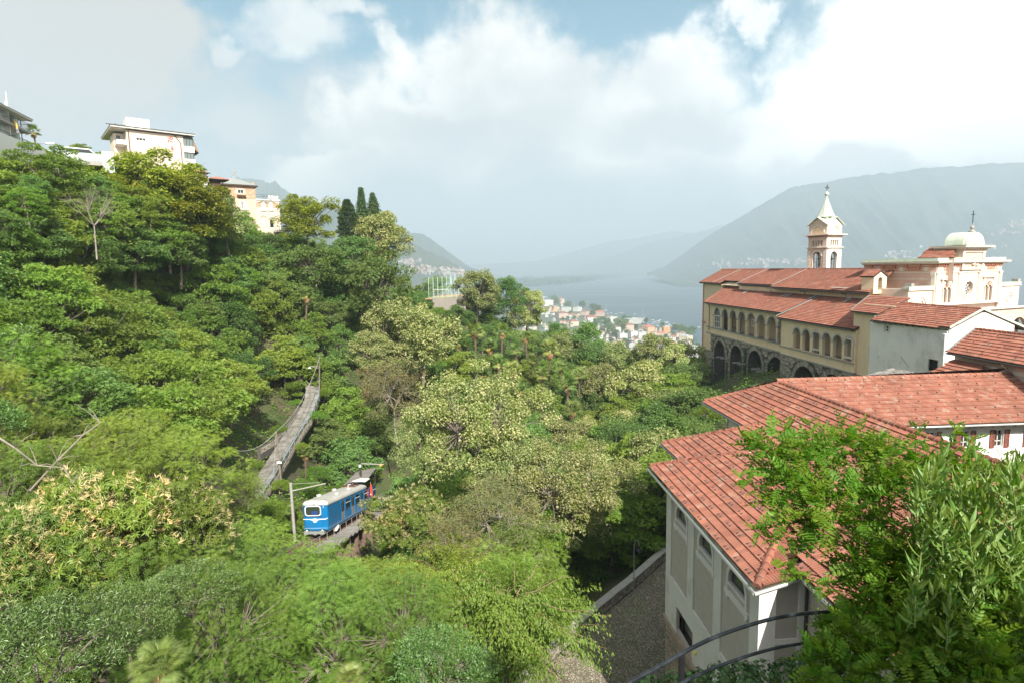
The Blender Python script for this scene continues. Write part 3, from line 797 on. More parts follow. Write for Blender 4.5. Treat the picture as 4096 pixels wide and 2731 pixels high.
mb = MB(); wall(mb, T2, rect_pts(51.3, 64.5, -9.72, -5.9), holes2, .3); mb.bx(64.2, 64.5, .3, 2.2, -9.72, -5.7, T2); mb.build('wall', m_cream, arc)
# galleries behind
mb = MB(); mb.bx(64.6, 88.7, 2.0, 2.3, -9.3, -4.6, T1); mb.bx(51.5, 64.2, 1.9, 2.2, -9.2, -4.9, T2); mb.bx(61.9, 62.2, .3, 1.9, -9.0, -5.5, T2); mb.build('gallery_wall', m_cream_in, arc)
mb = MB(); mb.bx(64.6, 88.8, .32, 2.0, -9.3, -9.15, T1); mb.bx(51.4, 64.2, .3, 1.9, -9.1, -8.98, T2); mb.build('gallery_floor', m_gran, arc)
mb = MB(); mb.bx(64.6, 88.6, .32, 2.0, -5.62, -5.5, T1); mb.bx(51.5, 64.2, .3, 1.9, -6.0, -5.9, T2); mb.build('gallery_ceiling', m_cream, arc)
for T_, sps, zb, zs, r_, rc in ((T1, SP1, -8.98, -7.12, 1.06, .17), (T2, SP2 + [51.3], -8.85, -7.3, .70, .11)):
 step = 2.7 if T_ is T1 else 1.8
 mb0 = None
 for i, x in enumerate(sps):
  if T_ is T2 and i == 6: continue
  c = T_(x, .14, 0); k = K
  if mb0 is None:
   mb0 = MB(); z0_ = zb * k
   mb0.lathe((0, 0, 0), [(rc * k * 1.55, z0_), (rc * k * 1.55, z0_ + .12), (rc * k * 1.15, z0_ + .2), (rc * k, z0_ + .26), (rc * k * .86, zs * k - .28), (rc * k * .9, zs * k - .24), (rc * k * 1.5, zs * k - .1), (rc * k * 1.65, zs * k - .08), (rc * k * 1.65, zs * k + .03)], 12)
   me0 = mb0.mesh('column', m_gran, False)
  link('column', me0, arc, Matrix.Translation((c.x, c.y, 0)))
 for i in range(8 if T_ is T1 else 6):
  cx = sps[0] - step * (.5 + i)
  if T_ is T1 and i == 7: cx = 66.5
  mb = MB(); n = 14; prev = None
  for q in range(n + 1):
   t = math.pi * q / n; ring = []
   for rr_, dd in ((r_ - .02, -.04), (r_ + .17, -.04), (r_ + .17, .05), (r_ - .02, .36)):
    ring.append(T_(cx + rr_ * math.cos(t), dd, zs + rr_ * math.sin(t)))
   if prev:
    for e in range(4): mb.quad(prev[e], prev[(e + 1) % 4], ring[(e + 1) % 4], ring[e])
   prev = ring
  mb.build('arch_moulding', m_frame if False else mat('arch_plaster', (.50, .475, .44), .85), arc)
mb = MB(); mb.bx(64.3, 88.9, -.12, .3, -9.12, -8.98, T1); mb.bx(51.4, 64.5, -.1, .28, -8.98, -8.86, T2); mb.build('sill', m_gran, arc)
mb = MB(); mb.bx(64.3, 88.95, -.09, .1, -10.05, -9.9, T1); mb.bx(51.3, 64.55, -.09, .1, -9.84, -9.72, T2); mb.build('string_course', m_gran, arc)
# glazed first arch, door behind the second, windows at the back of the lower gallery
window(arc, T1, 84.2, 86.2, -8.95, -7.15, .1, .09, (2, 1));
mb = MB(); pts = [T1(85.2 + 1.0 * math.cos(math.pi * q / 10), .14, -7.12 + 1.0 * math.sin(math.pi * q / 10)) for q in range(11)]; mb.poly(pts); mb.build('fanlight', m_glass, arc)
mb = MB(); mb.bx(81.6, 83.2, 1.9, 2.02, -9.1, -7.1, T1); mb.build('door', m_glass, arc)
mb = MB(); mb.tube([T1(83.4, .6, -9.0), T1(83.4, .6, -8.35), T1(81.7, .6, -8.35), T1(80.0, .9, -8.9), T1(80.0, .9, -9.1)], .03); mb.tube([T1(80.6, .3, -8.2), T1(79.2, .5, -8.8), T1(79.2, .5, -9.1)], .035); mb.build('stair_rail', m_iron, arc)
for x in (76.9, 71.7):
 mb = MB(); mb.bx(x - 1.0, x + 1.0, 1.93, 2.0, -6.75, -6.7, T1); mb.build('tie_rod', m_iron, arc)
w = window(arc, T2, 57.0, 58.1, -8.35, -6.75, 1.85, .06, (1, 2), surround=.16); w = window(arc, T2, 51.9, 52.9, -8.4, -6.85, 1.85, .06, (1, 2), surround=.16)
w = window(arc, T1, 73.6, 74.1, -7.6, -6.9, 1.95, .05, (0, 0), surround=.1)
# undercroft arches in rough stone
h1 = [(83.95, 1.93, -30, -12.65, .62), (78.45, 1.93, -30, -12.6, .62), (73.02, 1.93, -30, -12.55, .62), (67.7, 1.93, -30, -12.6, .62)]
h2 = [(59.45, 2.08, -30, -12.5, .62), (54.4, 1.95, -30, -12.35, .62)]
mb = MB(); wall(mb, T1, rect_pts(64.4, 88.9, -21, -10.05), [arch_pts(c, r_, -20.5, zs) for c, r_, _, zs, _ in h1], 1.3); wall(mb, T2, rect_pts(49.5, 64.4, -21, -9.84), [arch_pts(c, r_, -20.5, zs) for c, r_, _, zs, _ in h2], 1.3); mb.bx(63.2, 64.4, 1.3, 2.4, -21, -9.84, T2)
und = mb.build('undercroft', m_mortar, arc)
stone_wall(und, T1, 64.6, 88.9, -19.5, -10.05, h1, seed=3, budget=200, skip=lambda x, z: x > 87.3 and z > -12.5)
stone_wall(und, T2, 49.6, 64.4, -17.0, -9.84, h2, seed=4, budget=90)
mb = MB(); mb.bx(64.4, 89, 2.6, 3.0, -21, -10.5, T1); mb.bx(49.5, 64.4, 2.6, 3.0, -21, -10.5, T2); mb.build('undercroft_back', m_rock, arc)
for c, r_, _, zs, _ in h1 + h2:
 T_ = T1 if (c, r_, _, zs, _) in h1 else T2
 mb = MB()
 for sgn in (-1, 1): mb.bx(c + sgn * (r_ + .02) - .12, c + sgn * (r_ + .02) + .12, -.12, .9, zs - .16, zs, T_)
 mb.build('impost', m_gran, arc)
rf = Roofs(arc, m_tile)
lz = lambda t: -5.37 + .43 * (t - 34.6)
rf.plane([W(s, t, lz(t)) for s, t in ((65.9, 34.6), (89.3, 34.6), (92.6, 39.6), (86.7, 39.6), (86.7, 38.9), (65.9, 38.9))], _a)
rf.plane([W(s, t, lz(t)) for s, t in ((51.2, 33.6), (64.9, 33.6), (65.9, 38.9), (51.2, 38.9))], _a)
rf.ridge(W(89.2, 34.7, lz(34.7)), W(92.5, 39.5, lz(39.5)), rad=.12)
mb = MB(); mb.box(W(65.35, 36.3, lz(36.3) + .1), _a * .06, W(0, 1, .43) * 2.6, Vector((0, 0, .04))); mb.build('flashing', m_gutter2, arc)
for s0, s1, t in ((66, 89, 34.5), (51.4, 64.7, 33.5)):
 gutter(arc, [W(s0, t, lz(t) - .1), W(s1, t, lz(t) - .1)], .08); rafters(arc, W(s0, t + .1, lz(t)), W(s1, t + .1, lz(t)), _b, .8)
mb = MB(); mb.tube([W(87.9, 34.5, -5.5), W(87.9, 35.0, -5.9), W(87.9, 35.0, -9.6)], .06); mb.build('downpipe', m_gutter, arc)
for s in (83, 72.2, 71.2, 66.0, 59.5):
 mb = MB(); mb.box(W(s, 38.2, lz(38.2) + .12), _a * .28, W(0, .4, .17), Vector((0, 0, .03))); mb.build('lead_flashing', m_gutter2, arc)
rf.finish(300, 30)

# ================================================================== tall cream annex beside the arcades
TB = lambda x, d, z: W(x, 34.1 + d, z)
annex = empty('annex', W(50, 35, -10), 'narrow tall cream annex wedged between the lower arcade and the white house', 'building')
mb = MB(); wall(mb, TB, rect_pts(46.0, 52.1, -12.2, -4.35), [rect_pts(49.0, 49.75, -8.4, -7.25), rect_pts(48.9, 49.7, -5.45, -4.75)], .3); mb.bx(46, 52.1, .8, 4.5, -12.2, -3.6, TB); mb.build('wall', m_cream, annex)
window(annex, TB, 49.0, 49.75, -8.4, -7.25, .15, .06, (0, 1), surround=.14); window(annex, TB, 48.9, 49.7, -5.45, -4.75, .15, .06, (0, 0), surround=.12)
def roofpx(pts, t0, z0, m_, down=False):
 n = Vector((0, 0, 1)) - _b * m_ * (1 if not down else -1); p0 = _b * t0 + Vector((0, 0, z0))
 return [PP(x, y, p0, n) * K for x, y in pts]
rf = Roofs(annex, m_tile)
pr = roofpx([(3403, 1243), (3510, 1256), (3640, 1192), (3478, 1184)], 33.75, -4.22, .43)
rf.plane(pr, _a); rf.finish(200, 0)
mb = MB(); d = (pr[3] - pr[0]); mb.box((pr[0] + pr[3]) / 2 + Vector((0, 0, .1)), d * .5, _a * .05, Vector((0, 0, .05))); mb.build('flashing', m_gutter2, annex)
gutter(annex, [pr[0] + Vector((-.05, 0, -.12)), pr[1] + Vector((-.05, 0, -.12))])

# ================================================================== white house
TW = lambda x, d, z: W(x, 32.5 + d, z)
white = empty('white_house', W(43, 35, -11), 'plain white rendered house with a gable wall and two small windows, below the church facade', 'house')
prw = roofpx([(3483, 1280), (3797, 1313), (3933, 1238), (3606, 1214)], 32.15, -4.62, .43)
s_near = (prw[1] / K).dot(_a); t_r = (prw[2] / K).dot(_b); z_r = prw[2].z / K
mb = MB()
wall(mb, TW, rect_pts(s_near + .25, 47.4, -13, -4.68), [rect_pts(45.1, 45.72, -5.42, -4.92), rect_pts(39.95, 40.85, -7.7, -6.85)], .25)
t_f = t_r + (t_r - 32.5) * .8
mb.prism([W(s_near + .25, 32.75, -13), W(s_near + .25, 32.75, -4.6), W(s_near + .25, t_r, z_r - .22), W(s_near + .25, t_f, z_r - .22 - .43 * (t_f - t_r)), W(s_near + .25, t_f, -13)], W(.3, 0, 0))
mb.bx(47.1, 47.4, 0.25, 4, -13, -4.3, TW)
mb.build('wall', m_white, white)
mb = MB(); mb.bx(s_near - .05, s_near + .25, t_r - 3.1, t_r - 2.5, -13, -4.9, lambda a_, b_, c_: W(a_, b_, c_)); mb.build('pilaster', m_white, white)
window(white, TW, 45.1, 45.72, -5.42, -4.92, .15, .06, (1, 1), surround=.07)
w = window(white, TW, 39.95, 40.85, -7.7, -6.85, .12, .05, (3, 4), mf=m_iron, surround=.05)
rf = Roofs(white, m_tile)
rf.plane(prw, _a, guard=(4, 2, 5))
far_e = [prw[2], prw[3], prw[3] + W(0, 1, -.43) * 3.4, prw[2] + W(0, 1, -.43) * 3.4]; rf.plane(far_e, _a)
rf.ridge(prw[2], prw[3], rf.tiles[0][0]); rf.finish(300, 60)
mb = MB(); e = prw[2] - prw[1]; mb.box((prw[1] + prw[2]) / 2 + Vector((0, 0, .06)) - _a * .05, e * .5, _a * .06, Vector((0, 0, .1)))
e2 = far_e[3] - prw[2]; mb.box((far_e[3] + prw[2]) / 2 + Vector((0, 0, .06)) - _a * .05, e2 * .5, _a * .06, Vector((0, 0, .1))); mb.build('verge_flashing', m_copper, white)
gutter(white, [prw[0] + Vector((-.07, 0, -.12)), prw[1] + Vector((-.07, 0, -.12))]); rafters(white, prw[1], prw[0], _b, .8)
q = prw[1]; mb = MB(); mb.tube([q + Vector((0, 0, -.15)), q + Vector((.1, .2, -.5)), q + Vector((.5, .3, -.75)), q + Vector((.5, .3, -5))], .055); mb.build('downpipe', m_gutter2, white)
mb = MB(); mb.tube([TW(43.6, -.05, -7.1), TW(42.4, -.3, -7.7)], .03); mb.build('wall_rod', m_gran, white)

# ================================================================== house with the right hand roof
right = empty('monastery_house', W(27, 27, -10), 'pink walled house at the right edge under its own tiled roof', 'house')
rf = Roofs(right, m_tile, row=.44)
p5 = [W(19, 25.7, -4.87), W(31.0, 25.7, -4.87), W(32.1, 28.2, -3.80), W(19, 28.2, -3.80)]
rf.plane(p5, _a, guard=(3, 1, 5)); rf.ridge(p5[3], p5[2]); rf.plane([p5[3], p5[2], W(31, 31, -5), W(19, 31, -5)], _a); rf.finish(300, 80)
mb = MB(); mb.bx(19, 31.0, 26.15, 30.6, -12, -4.85, W); mb.prism([W(31.0, 26.15, -4.85), W(31.0, 30.6, -4.95), W(31.0, 28.2, -3.95)], W(.2, 0, 0)); mb.build('wall', m_pink2, right)
mb = MB(); mb.bx(19, 31.05, 26.1, 26.15, -5.5, -5.3, W); mb.bx(19, 31.05, 26.11, 26.15, -6.1, -6.03, W); mb.build('cornice', m_trim, right)
gutter(right, [p5[0] + Vector((-.07, 0, -.1)), p5[1] + Vector((-.07, 0, -.1))]);
mb = MB(); mb.box((p5[1] + p5[2]) / 2 + Vector((0, 0, .08)), (p5[2] - p5[1]) * .5, _a * .06, Vector((0, 0, .07))); mb.build('verge_flashing', m_gutter2, right)
mb = MB(); mb.tube([W(27.5, 25.65, -5), W(27.5, 26.05, -5.4), W(27.5, 26.05, -8)], .05); mb.build('downpipe', m_pink2, right)
# ================================================================== near monastery wing (left facing roof, tall taupe walls above the yard)
wing = empty('monastery_wing', W(19, 11, -17), 'nearest monastery wing beside the yard, stepped red roof, half round windows', 'building')
sz = lambda t: -8.43 + .43 * (t - 7.25)
S_ = lambda s, t: W(s, t, sz(t))
rf = Roofs(wing, m_tile, row=.40, col=.25)
C_ = (17.2, 9.55)
rf.plane([S_(*p) for p in ((14.6, 7.25), C_, (14.25, 8.32), (5.5, 8.32), (5.5, 14.15), (26.83, 14.15), (28.8, 11.37), (23.8, 11.37), (26.14, 8.43), (23.5, 8.43), (24.4, 7.3))][::-1], _a, guard=(2, 0, 4))
Bp = W(14.75, 8.55, -8.27)
rf.plane([S_(14.55, 7.25), Bp, S_(*C_)], Bp - S_(14.55, 7.25), guard=(2, 1, 4), jit=.004)
rf.ridge(S_(14.6, 7.25), S_(*C_), rf.tiles[0][0], .16)
rf.ridge(S_(24.4, 7.35), S_(21.93, 10.28), rf.tiles[0][0], .16)
rf.ridge(S_(26.14, 8.43), S_(23.57, 11.67), rf.tiles[0][0], .16)
rf.ridge(S_(28.8, 11.37), S_(26.83, 14.15), rf.tiles[0][0], .16)
rf.ridge(S_(5.5, 14.15), S_(26.83, 14.15), rf.tiles[0][0], .17)
# far slopes of the three steps, and the slope towards the courtyard
for c0, h0 in (((24.4, 7.3), (21.93, 10.28)), ((26.14, 8.43), (23.57, 11.67)), ((28.8, 11.37), (26.83, 14.15))):
 rf.plane([S_(*c0), S_(*h0), W(c0[0] - .3, h0[1], sz(c0[1]) - .3)], _b, thick=.05)
rf.plane([W(5.5, 14.15, sz(14.15)), W(26.0, 14.15, sz(14.15)), W(23.4, 17.6, sz(14.15) - 1.48), W(5.5, 17.6, sz(14.15) - 1.48)], _a)
rf.finish(300, 150)
TS = lambda x, d, z: W(x, 7.55 + d, z)
TN = lambda x, d, z: W(14.97 + d, x, z)
lun = [(21.13, .56), (18.75, .58), (16.35, .58)]
def lun_pts(c, r_, z0=-9.55, n=12): return [(c - r_, z0), (c + r_, z0)] + [(c + r_ * math.cos(math.pi * i / n), z0 + .08 + r_ * math.sin(math.pi * i / n)) for i in range(n + 1)]
m_wall = m_pale
mb = MB()
wall(mb, TS, rect_pts(14.97, 22.8, -14.15, -8.4), [lun_pts(c, r_) for c, r_ in lun] + [rect_pts(19.75, 21.5, -14.0, -13.05)], .09)
mb.build('wall', m_taupe, wing)
mb = MB(); wall(mb, TS, rect_pts(14.97, 22.8, -18.3, -14.2), [rect_pts(18.7, 20.6, -18.2, -15.2)], .5); base = mb.build('base_wall', m_mortar, wing)
stone_wall(base, TS, 15.0, 22.8, -18.2, -14.25, [], name='stone', lmin=.2, lmax=.42, hmin=.07, hmax=.1, proud=.03, budget=120, seed=9, mtl=mat('yellowish_base_stone', (.34, .28, .21), .9, island=.3, bump=.3), skip=lambda x, z: 18.6 < x < 20.7 and z < -15.1)
# pilasters, bands, panel frames (raised pale trim)
mb = MB();
for a_, b_ in ((22.25, 22.83), (19.82, 20.38), (17.42, 18.0), (14.93, 15.45)): mb.bx(a_, b_, -.05, .0, -12.2, -8.4, TS)
mb.bx(14.93, 22.83, -.05, 0, -13.05, -12.2, TS); mb.bx(14.93, 19.75, -.05, 0, -14.15, -13.05, TS); mb.bx(21.5, 22.83, -.05, 0, -14.15, -13.05, TS)
mb.build('pilaster', m_pale, wing)
for (c, r_) in lun:
 mb = MB(); n = 14; prev = None
 for q in range(n + 1):
  t = math.pi * q / n; ring = [TS(c + rr_ * math.cos(t), dd, -9.47 + rr_ * math.sin(t)) for rr_, dd in ((r_, -.055), (r_ + .13, -.055), (r_ + .13, 0), (r_, 0))]
  if prev:
   for e in range(4): mb.quad(prev[e], prev[(e + 1) % 4], ring[(e + 1) % 4], ring[e])
  prev = ring
 for sg in (-1, 1): mb.bx(c + sg * (r_ + .065) - .065, c + sg * (r_ + .065) + .065, -.055, 0, -10.1, -9.47, TS)
 mb.bx(c - r_ - .22, c + r_ + .22, -.075, 0, -9.98, -9.84, TS); mb.bx(c - r_, c + r_, -.055, .0, -9.63, -9.55, TS)
 wf = mb.build('window', m_pale, wing)
 g = MB(); g.poly([TS(x, .07, z) for x, z in lun_pts(c, r_ - .01, -9.545)]); g.build('pane', m_glass, wf)
 g = MB()
 for k in (-.25, 0, .25): g.bx(c + k * r_ * 2 - .012, c + k * r_ * 2 + .012, .18, .21, -9.4, -9.36 + math.sqrt(max(0, r_ * r_ - (2 * k * r_) ** 2)), TS)
 g.build('glazing_bars', m_iron, wf)
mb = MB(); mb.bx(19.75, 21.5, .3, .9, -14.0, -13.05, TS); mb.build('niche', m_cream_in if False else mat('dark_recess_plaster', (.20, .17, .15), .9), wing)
mb = MB(); mb.bx(21.2, 21.28, .1, .2, -13.98, -13.08, TS); mb.build('niche_bar', m_iron, wing)
mb = MB(); mb.bx(14.9, 22.83, -.14, .02, -14.4, -14.15, TS); mb.build('string_course', mat('brown_stone_band', (.30, .22, .17), .9, col2=(.36, .29, .23), vscale=3), wing)
mb = MB(); mb.bx(18.7, 20.6, .5, .7, -18.3, -15.2, TS); mb.build('doorway', m_glass, wing)
mb = MB(); mb.lathe(TS(19.35, -.06, -13.55), [(.0, .0), (.09, 0), (.1, .05), (.05, .12)], 12, ax=-_b); mb.build('yellow_lamp', mat('yellow_enamel', (.72, .62, .08), .5), wing)
mb = MB(); mb.bx(17.2, 18.2, -.02, 0, -14.1, -13.3, TS)
vt = MB()
for i in range(14):
 for x0 in (17.25, 17.75): vt.bx(x0, x0 + .4, -.06, -.02, -14.05 + i * .053, -14.02 + i * .053, TS)
vt.build('vent_slats', m_white, wing)
# near wall
mb = MB(); mb.bx(7.55, 9.1, 0, .3, -18.3, -8.35, TN); mb.build('near_wall', m_taupe, wing)
mb = MB(); mb.bx(7.5, 7.98, -.05, 0, -18, -8.4, TN); mb.bx(8.62, 8.8, -.05, 0, -18, -8.4, TN); mb.bx(7.98, 8.62, -.05, 0, -10.35, -10.2, TN); mb.build('pilaster', m_white, wing)
mb = MB(); mb.bx(5.5, 14.97, 0, .3, -18.3, -8.0, lambda x, d, z: W(x, 8.82 + d, z)); mb.build('side_wall', m_taupe, wing)
mb = MB(); mb.bx(7.9, 22.8, 13.5, 13.8, -18.3, -6.2, lambda a_, b_, c_: W(a_, b_, c_)); mb.bx(22.8, 23.0, 7.6, 14, -18.3, -8.75, W); mb.bx(22.8, 25.4, 9.0, 9.3, -18.3, -8.2, W); mb.bx(22.8, 27.4, 11.9, 12.2, -18.3, -7.2, W); mb.bx(25.2, 25.4, 9, 14, -18.3, -8.3, W); mb.bx(27.2, 27.4, 11.9, 14, -18.3, -7.2, W); mb.build('rear_walls', m_pale, wing)
gutter(wing, [S_(14.5, 7.15) + Vector((0, 0, -.14)), S_(24.5, 7.2) + Vector((0, 0, -.14))], .08, m_gutter2)
gutter(wing, [S_(23.4, 8.33) + Vector((0, 0, -.14)), S_(26.2, 8.33) + Vector((0, 0, -.14))], .08, m_gutter2)
gutter(wing, [S_(23.8, 11.27) + Vector((0, 0, -.14)), S_(28.9, 11.27) + Vector((0, 0, -.14))], .08, m_gutter2)
gutter(wing, [S_(14.5, 7.15) + Vector((0, 0, -.16)), Bp + Vector((0, 0, -.16)), S_(14.0, 8.25) + Vector((0, 0, -.1)), S_(5.5, 8.22) + Vector((0, 0, -.12))], .08, m_gutter2)
mb = MB(); mb.prism([S_(14.62, 7.3) - Vector((0, 0, .2)), Bp - Vector((0, 0, .2)), Bp + _a * .8 - Vector((0, 0, .2)), S_(15.3, 7.3) - Vector((0, 0, .2))], Vector((0, 0, .06))); mb.build('eave_board', m_white, wing)
mb = MB(); mb.tube([W(14.75, 8.66, -8.4), W(14.8, 8.76, -8.7), W(14.8, 8.76, -17)], .06); mb.build('downpipe', m_gutter, wing)

# ================================================================== courtyard guest wing with shutters
guest = empty('guest_wing', W(26, 20, -10), 'white wing with red brown shutters under a broad sunlit roof', 'building')
rf = Roofs(guest, m_tile2, row=.44, col=.26)
g0 = W(27.19, 14.2, -5.50); g1 = W(27.55, 25.9, -5.40); e0 = W(23.95, 16.2, -6.93); e1 = W(24.15, 25.9, -6.80)
zp = lambda s, t: -5.45 - (27.37 - s) * .43
gp = [W(23.98, 16.9, zp(23.98, 0)), W(23.98, 26.0, zp(23.98, 0)), W(27.37, 26.0, zp(27.37, 0)), W(27.37, 14.25, zp(27.37, 0)), W(26.6, 14.25, zp(26.6, 0))]
rf.plane(gp, _b, guard=(2, 1, 5)); rf.ridge(gp[3], gp[2], rf.tiles[0][0], .16)
rf.plane([gp[3], gp[2], W(30.2, 26, zp(27.37, 0) - 1.2), W(28.9, 12.5, zp(27.37, 0) - 1.2)], _b); rf.finish(300, 100)
TG = lambda x, d, z: W(24.62 + d, x, z)
wins = [19.95, 21.53, 23.11, 24.69]
mb = MB(); wall(mb, TG, rect_pts(15.5, 25.9, -14, -6.95), [rect_pts(c - .21, c + .21, -8.2, -7.42) for c in wins], .25); mb.bx(17, 25.9, .25, 4, -14, -6.9, TG); mb.build('wall', m_white, guest)
for c in wins:
 w = window(guest, TG, c - .21, c + .21, -8.2, -7.42, .12, .035, (1, 2))
 for sg in (-1, 1):
  mb = MB(); x0, x1 = sorted((c + sg * .24, c + sg * .45));
  for a_, b_ in ((x0, x0 + .03), (x1 - .03, x1)): mb.bx(a_, b_, -.05, -.01, -8.22, -7.4, TG)
  for z0_ in (-8.22, -7.84, -7.44): mb.bx(x0 + .03, x1 - .03, -.048, -.012, z0_, z0_ + .04, TG)
  sh = mb.build('shutter', m_shut, guest)
  sl = MB()
  for k in range(14): sl.bx(x0 + .03, x1 - .03, -.04, -.02, -8.16 + k * .052, -8.135 + k * .052, TG)
  sl.build('slats', m_shut, sh, kind='stuff')
 for dx in (-.79,):
  mb = MB(); mb.bx(c + dx - .12, c + dx + .12, -.02, .0, -7.22, -7.14, TG); mb.build('vent', m_gran, guest)
gutter(guest, [gp[0] + Vector((-.2, -.08, -.1)), gp[1] + Vector((0, -.08, -.1))], .07, m_gutter2); rafters(guest, gp[0], gp[1], _a, .7)

ent = empty('roof_annex', W(29.5, 25, -9), 'small shaded red roof tucked behind the ridge of the broad sunlit roof', 'building')
rf = Roofs(ent, m_tile)
lowp = [W(29.9, 23.6, -5.95), W(30.5, 25.85, -4.98), W(27.5, 25.85, -4.98), W(27.6, 24.2, -5.72)]
n0 = roofpx([(3706, 1499), (3816, 1437), (3934, 1463), (3925, 1492)], 25.2, -5.55, .43)
rf.plane(n0, _a); rf.finish(120, 0)
mb = MB(); c0 = [p - Vector((0, 0, .2)) for p in n0]; mb.prism(c0, Vector((0, 0, -5))); mb.build('wall', m_pale, ent)

shed = empty('slate_shed', W(32.5, 24, -9), 'low shed with a weathered slate roof at the foot of the white house', 'shed')
TSh = [W(33.6, 22.2, -6.75), W(33.6, 24.5, -6.22), W(33.6, 27.3, -6.75)]
mb = MB(); mb.prism([TSh[0] - Vector((0, 0, .12)), TSh[1] - Vector((0, 0, .12)), TSh[2] - Vector((0, 0, .12)), W(33.6, 26.9, -11), W(33.6, 22.6, -11)], -_a * 4.5); mb.build('wall', m_mortar, shed)
for a_, b_ in ((0, 1), (1, 2)):
 p, q = TSh[a_], TSh[b_]; k = 0
 mb = MB(); mb.prism([p, q, q - Vector((0, 0, .1)), p - Vector((0, 0, .1))], -_a * 4.8 ); ro = mb.build('roof', m_under, shed)
 for i in range(6):
  for j in range(12):
   c = p.lerp(q, (i + .5) / 6) - _a * (.2 + j * .4); d = (q - p) / 6
   mb = MB(); mb.box(Vector((0, 0, 0)), d * .52, _a * .22, Vector((0, 0, .03))); link('slate', mb.mesh('slate', m_slate), ro, Matrix.Translation(c + Vector((0, 0, .05 + .03 * ((i + j) % 2)))))

# ================================================================== bell tower
aT = R_(24.8); d1 = Vector((-math.sin(aT), math.cos(aT), 0)); d2 = Vector((math.cos(aT), math.sin(aT), 0))
tc0 = P(3303, 1075, 78) * K; tc0.z = 0; TW_ = 2.80 * K
def tz(y): return P(3303, 700 + y / 3.733, 78).z * K
tower = empty('bell_tower', tc0 + (d1 + d2) * TW_ / 2 + Vector((0, 0, -18)), 'slender cream and pink bell tower with green copper spire rising behind the nave roof', 'bell tower')
faces = [(lambda x, d, z: tc0 + d1 * x + d2 * d + Vector((0, 0, z))), (lambda x, d, z: tc0 + d2 * x + d1 * d + Vector((0, 0, z))),
         (lambda x, d, z: tc0 + d2 * TW_ + d1 * x - d2 * d + Vector((0, 0, z))), (lambda x, d, z: tc0 + d1 * TW_ + d2 * x - d1 * d + Vector((0, 0, z)))]
zb0, zc1, zc2, zg, zpk = tz(1640), tz(1085), tz(905), tz(735), tz(640)
zs_, zt_ = tz(1215), tz(1140); rb_ = zt_ - zs_
zw0, zw1 = tz(1058), tz(985); rw = .2
for fi, T_ in enumerate(faces):
 mb = MB(); h = [arch_pts(TW_ * .5, rb_ * .96, zb0 + .6, zs_)]
 h2_ = [arch_pts(TW_ * (.5 + k * .145), rw, zw0, zw1) for k in (-1.5, -.5, .5, 1.5)]
 e = .01 if fi % 2 else 0
 wall(mb, T_, rect_pts(e, TW_ - e, zb0, zc1), h, .5); wall(mb, T_, rect_pts(.08, TW_ - .08, zc1, zc2), h2_, .3)
 zz = T_
 wall(mb, T_, [(.1, zc2), (TW_ - .1, zc2), (TW_ - .1, zg), (TW_ / 2, zpk), (.1, zg)], [arch_pts(TW_ / 2, TW_ * .31, zc2 + .12, zc2 + .55)], .1)
 mb.build('wall', m_trim if fi else m_pink2, tower)
 mb = MB(); mb.poly([T_(x, .09, z) for x, z in arch_pts(TW_ / 2, TW_ * .315, zc2 + .1, zc2 + .55)]); mb.build('lunette', mat('apricot_plaster', (.74, .53, .36), .9), tower)
 # trim: quoin blocks, impost, ring around the opening, cornice teeth
 mb = MB()
 for i in range(9):
  z0_ = zb0 + 1.2 + i * .62
  for a_, b_ in ((-.05, .62), (TW_ - .62, TW_ + .05)):
   if z0_ + .55 < zc1: mb.bx(a_, b_, -.05, .0, z0_, z0_ + .55, T_)
 mb.bx(-.08, TW_ + .08, -.08, 0, zc2 - .42, zc2 - .30, T_)
 mb.build('quoin', m_trim, tower)
 for cx_, r_, zsp, wd in [(TW_ * .5, rb_ * .96, zs_, .22)] + [(TW_ * (.5 + k * .145), rw, zw1, .06) for k in (-1.5, -.5, .5, 1.5)] + [(TW_ / 2, TW_ * .31, zc2 + .55, .2)]:
  mb = MB(); prev = None
  for q in range(13):
   t = math.pi * q / 12; ring = [T_(cx_ + rr_ * math.cos(t), dd, zsp + rr_ * math.sin(t)) for rr_, dd in ((r_, -.07), (r_ + wd, -.07), (r_ + wd, .02), (r_, .02))]
   if prev:
    for e_ in range(4): mb.quad(prev[e_], prev[(e_ + 1) % 4], ring[(e_ + 1) % 4], ring[e_])
   prev = ring
  mb.build('arch_moulding', m_trim, tower)
 mb = MB()
 for i in range(14): mb.bx(.1 + i * TW_ / 14, .1 + i * TW_ / 14 + .14, -.22, 0, zc2 - .2, zc2 - .02, T_)
 mb.build('dentils', m_red if fi == 0 else m_pink, tower, kind='stuff')
 for k in (-1, 0, 1):
  mb = MB(); c = T_(TW_ * (.5 + k * .145), .1, 0); mb.lathe((c.x, c.y, 0), [(.09, zw0), (.07, zw0 + .1), (.06, zw1 - .1), (.1, zw1)], 8); mb.build('colonnette', m_trim, tower)
def slab(mb, ov, z0_, z1_):
 c = tc0 + (d1 + d2) * TW_ / 2; mb.box(c + Vector((0, 0, (z0_ + z1_) / 2)), d1 * (TW_ / 2 + ov), d2 * (TW_ / 2 + ov), Vector((0, 0, (z1_ - z0_) / 2)))
mb = MB(); slab(mb, .14, zc1 - .12, zc1 - .04); slab(mb, .28, zc1 - .039, zc1 + .08); mb.build('lower_cornice', m_trim, tower)
mb = MB(); slab(mb, .30, zc2 - .02, zc2 + .10); slab(mb, .68, zc2 + .101, zc2 + .24); mb.build('upper_cornice', m_trim, tower)
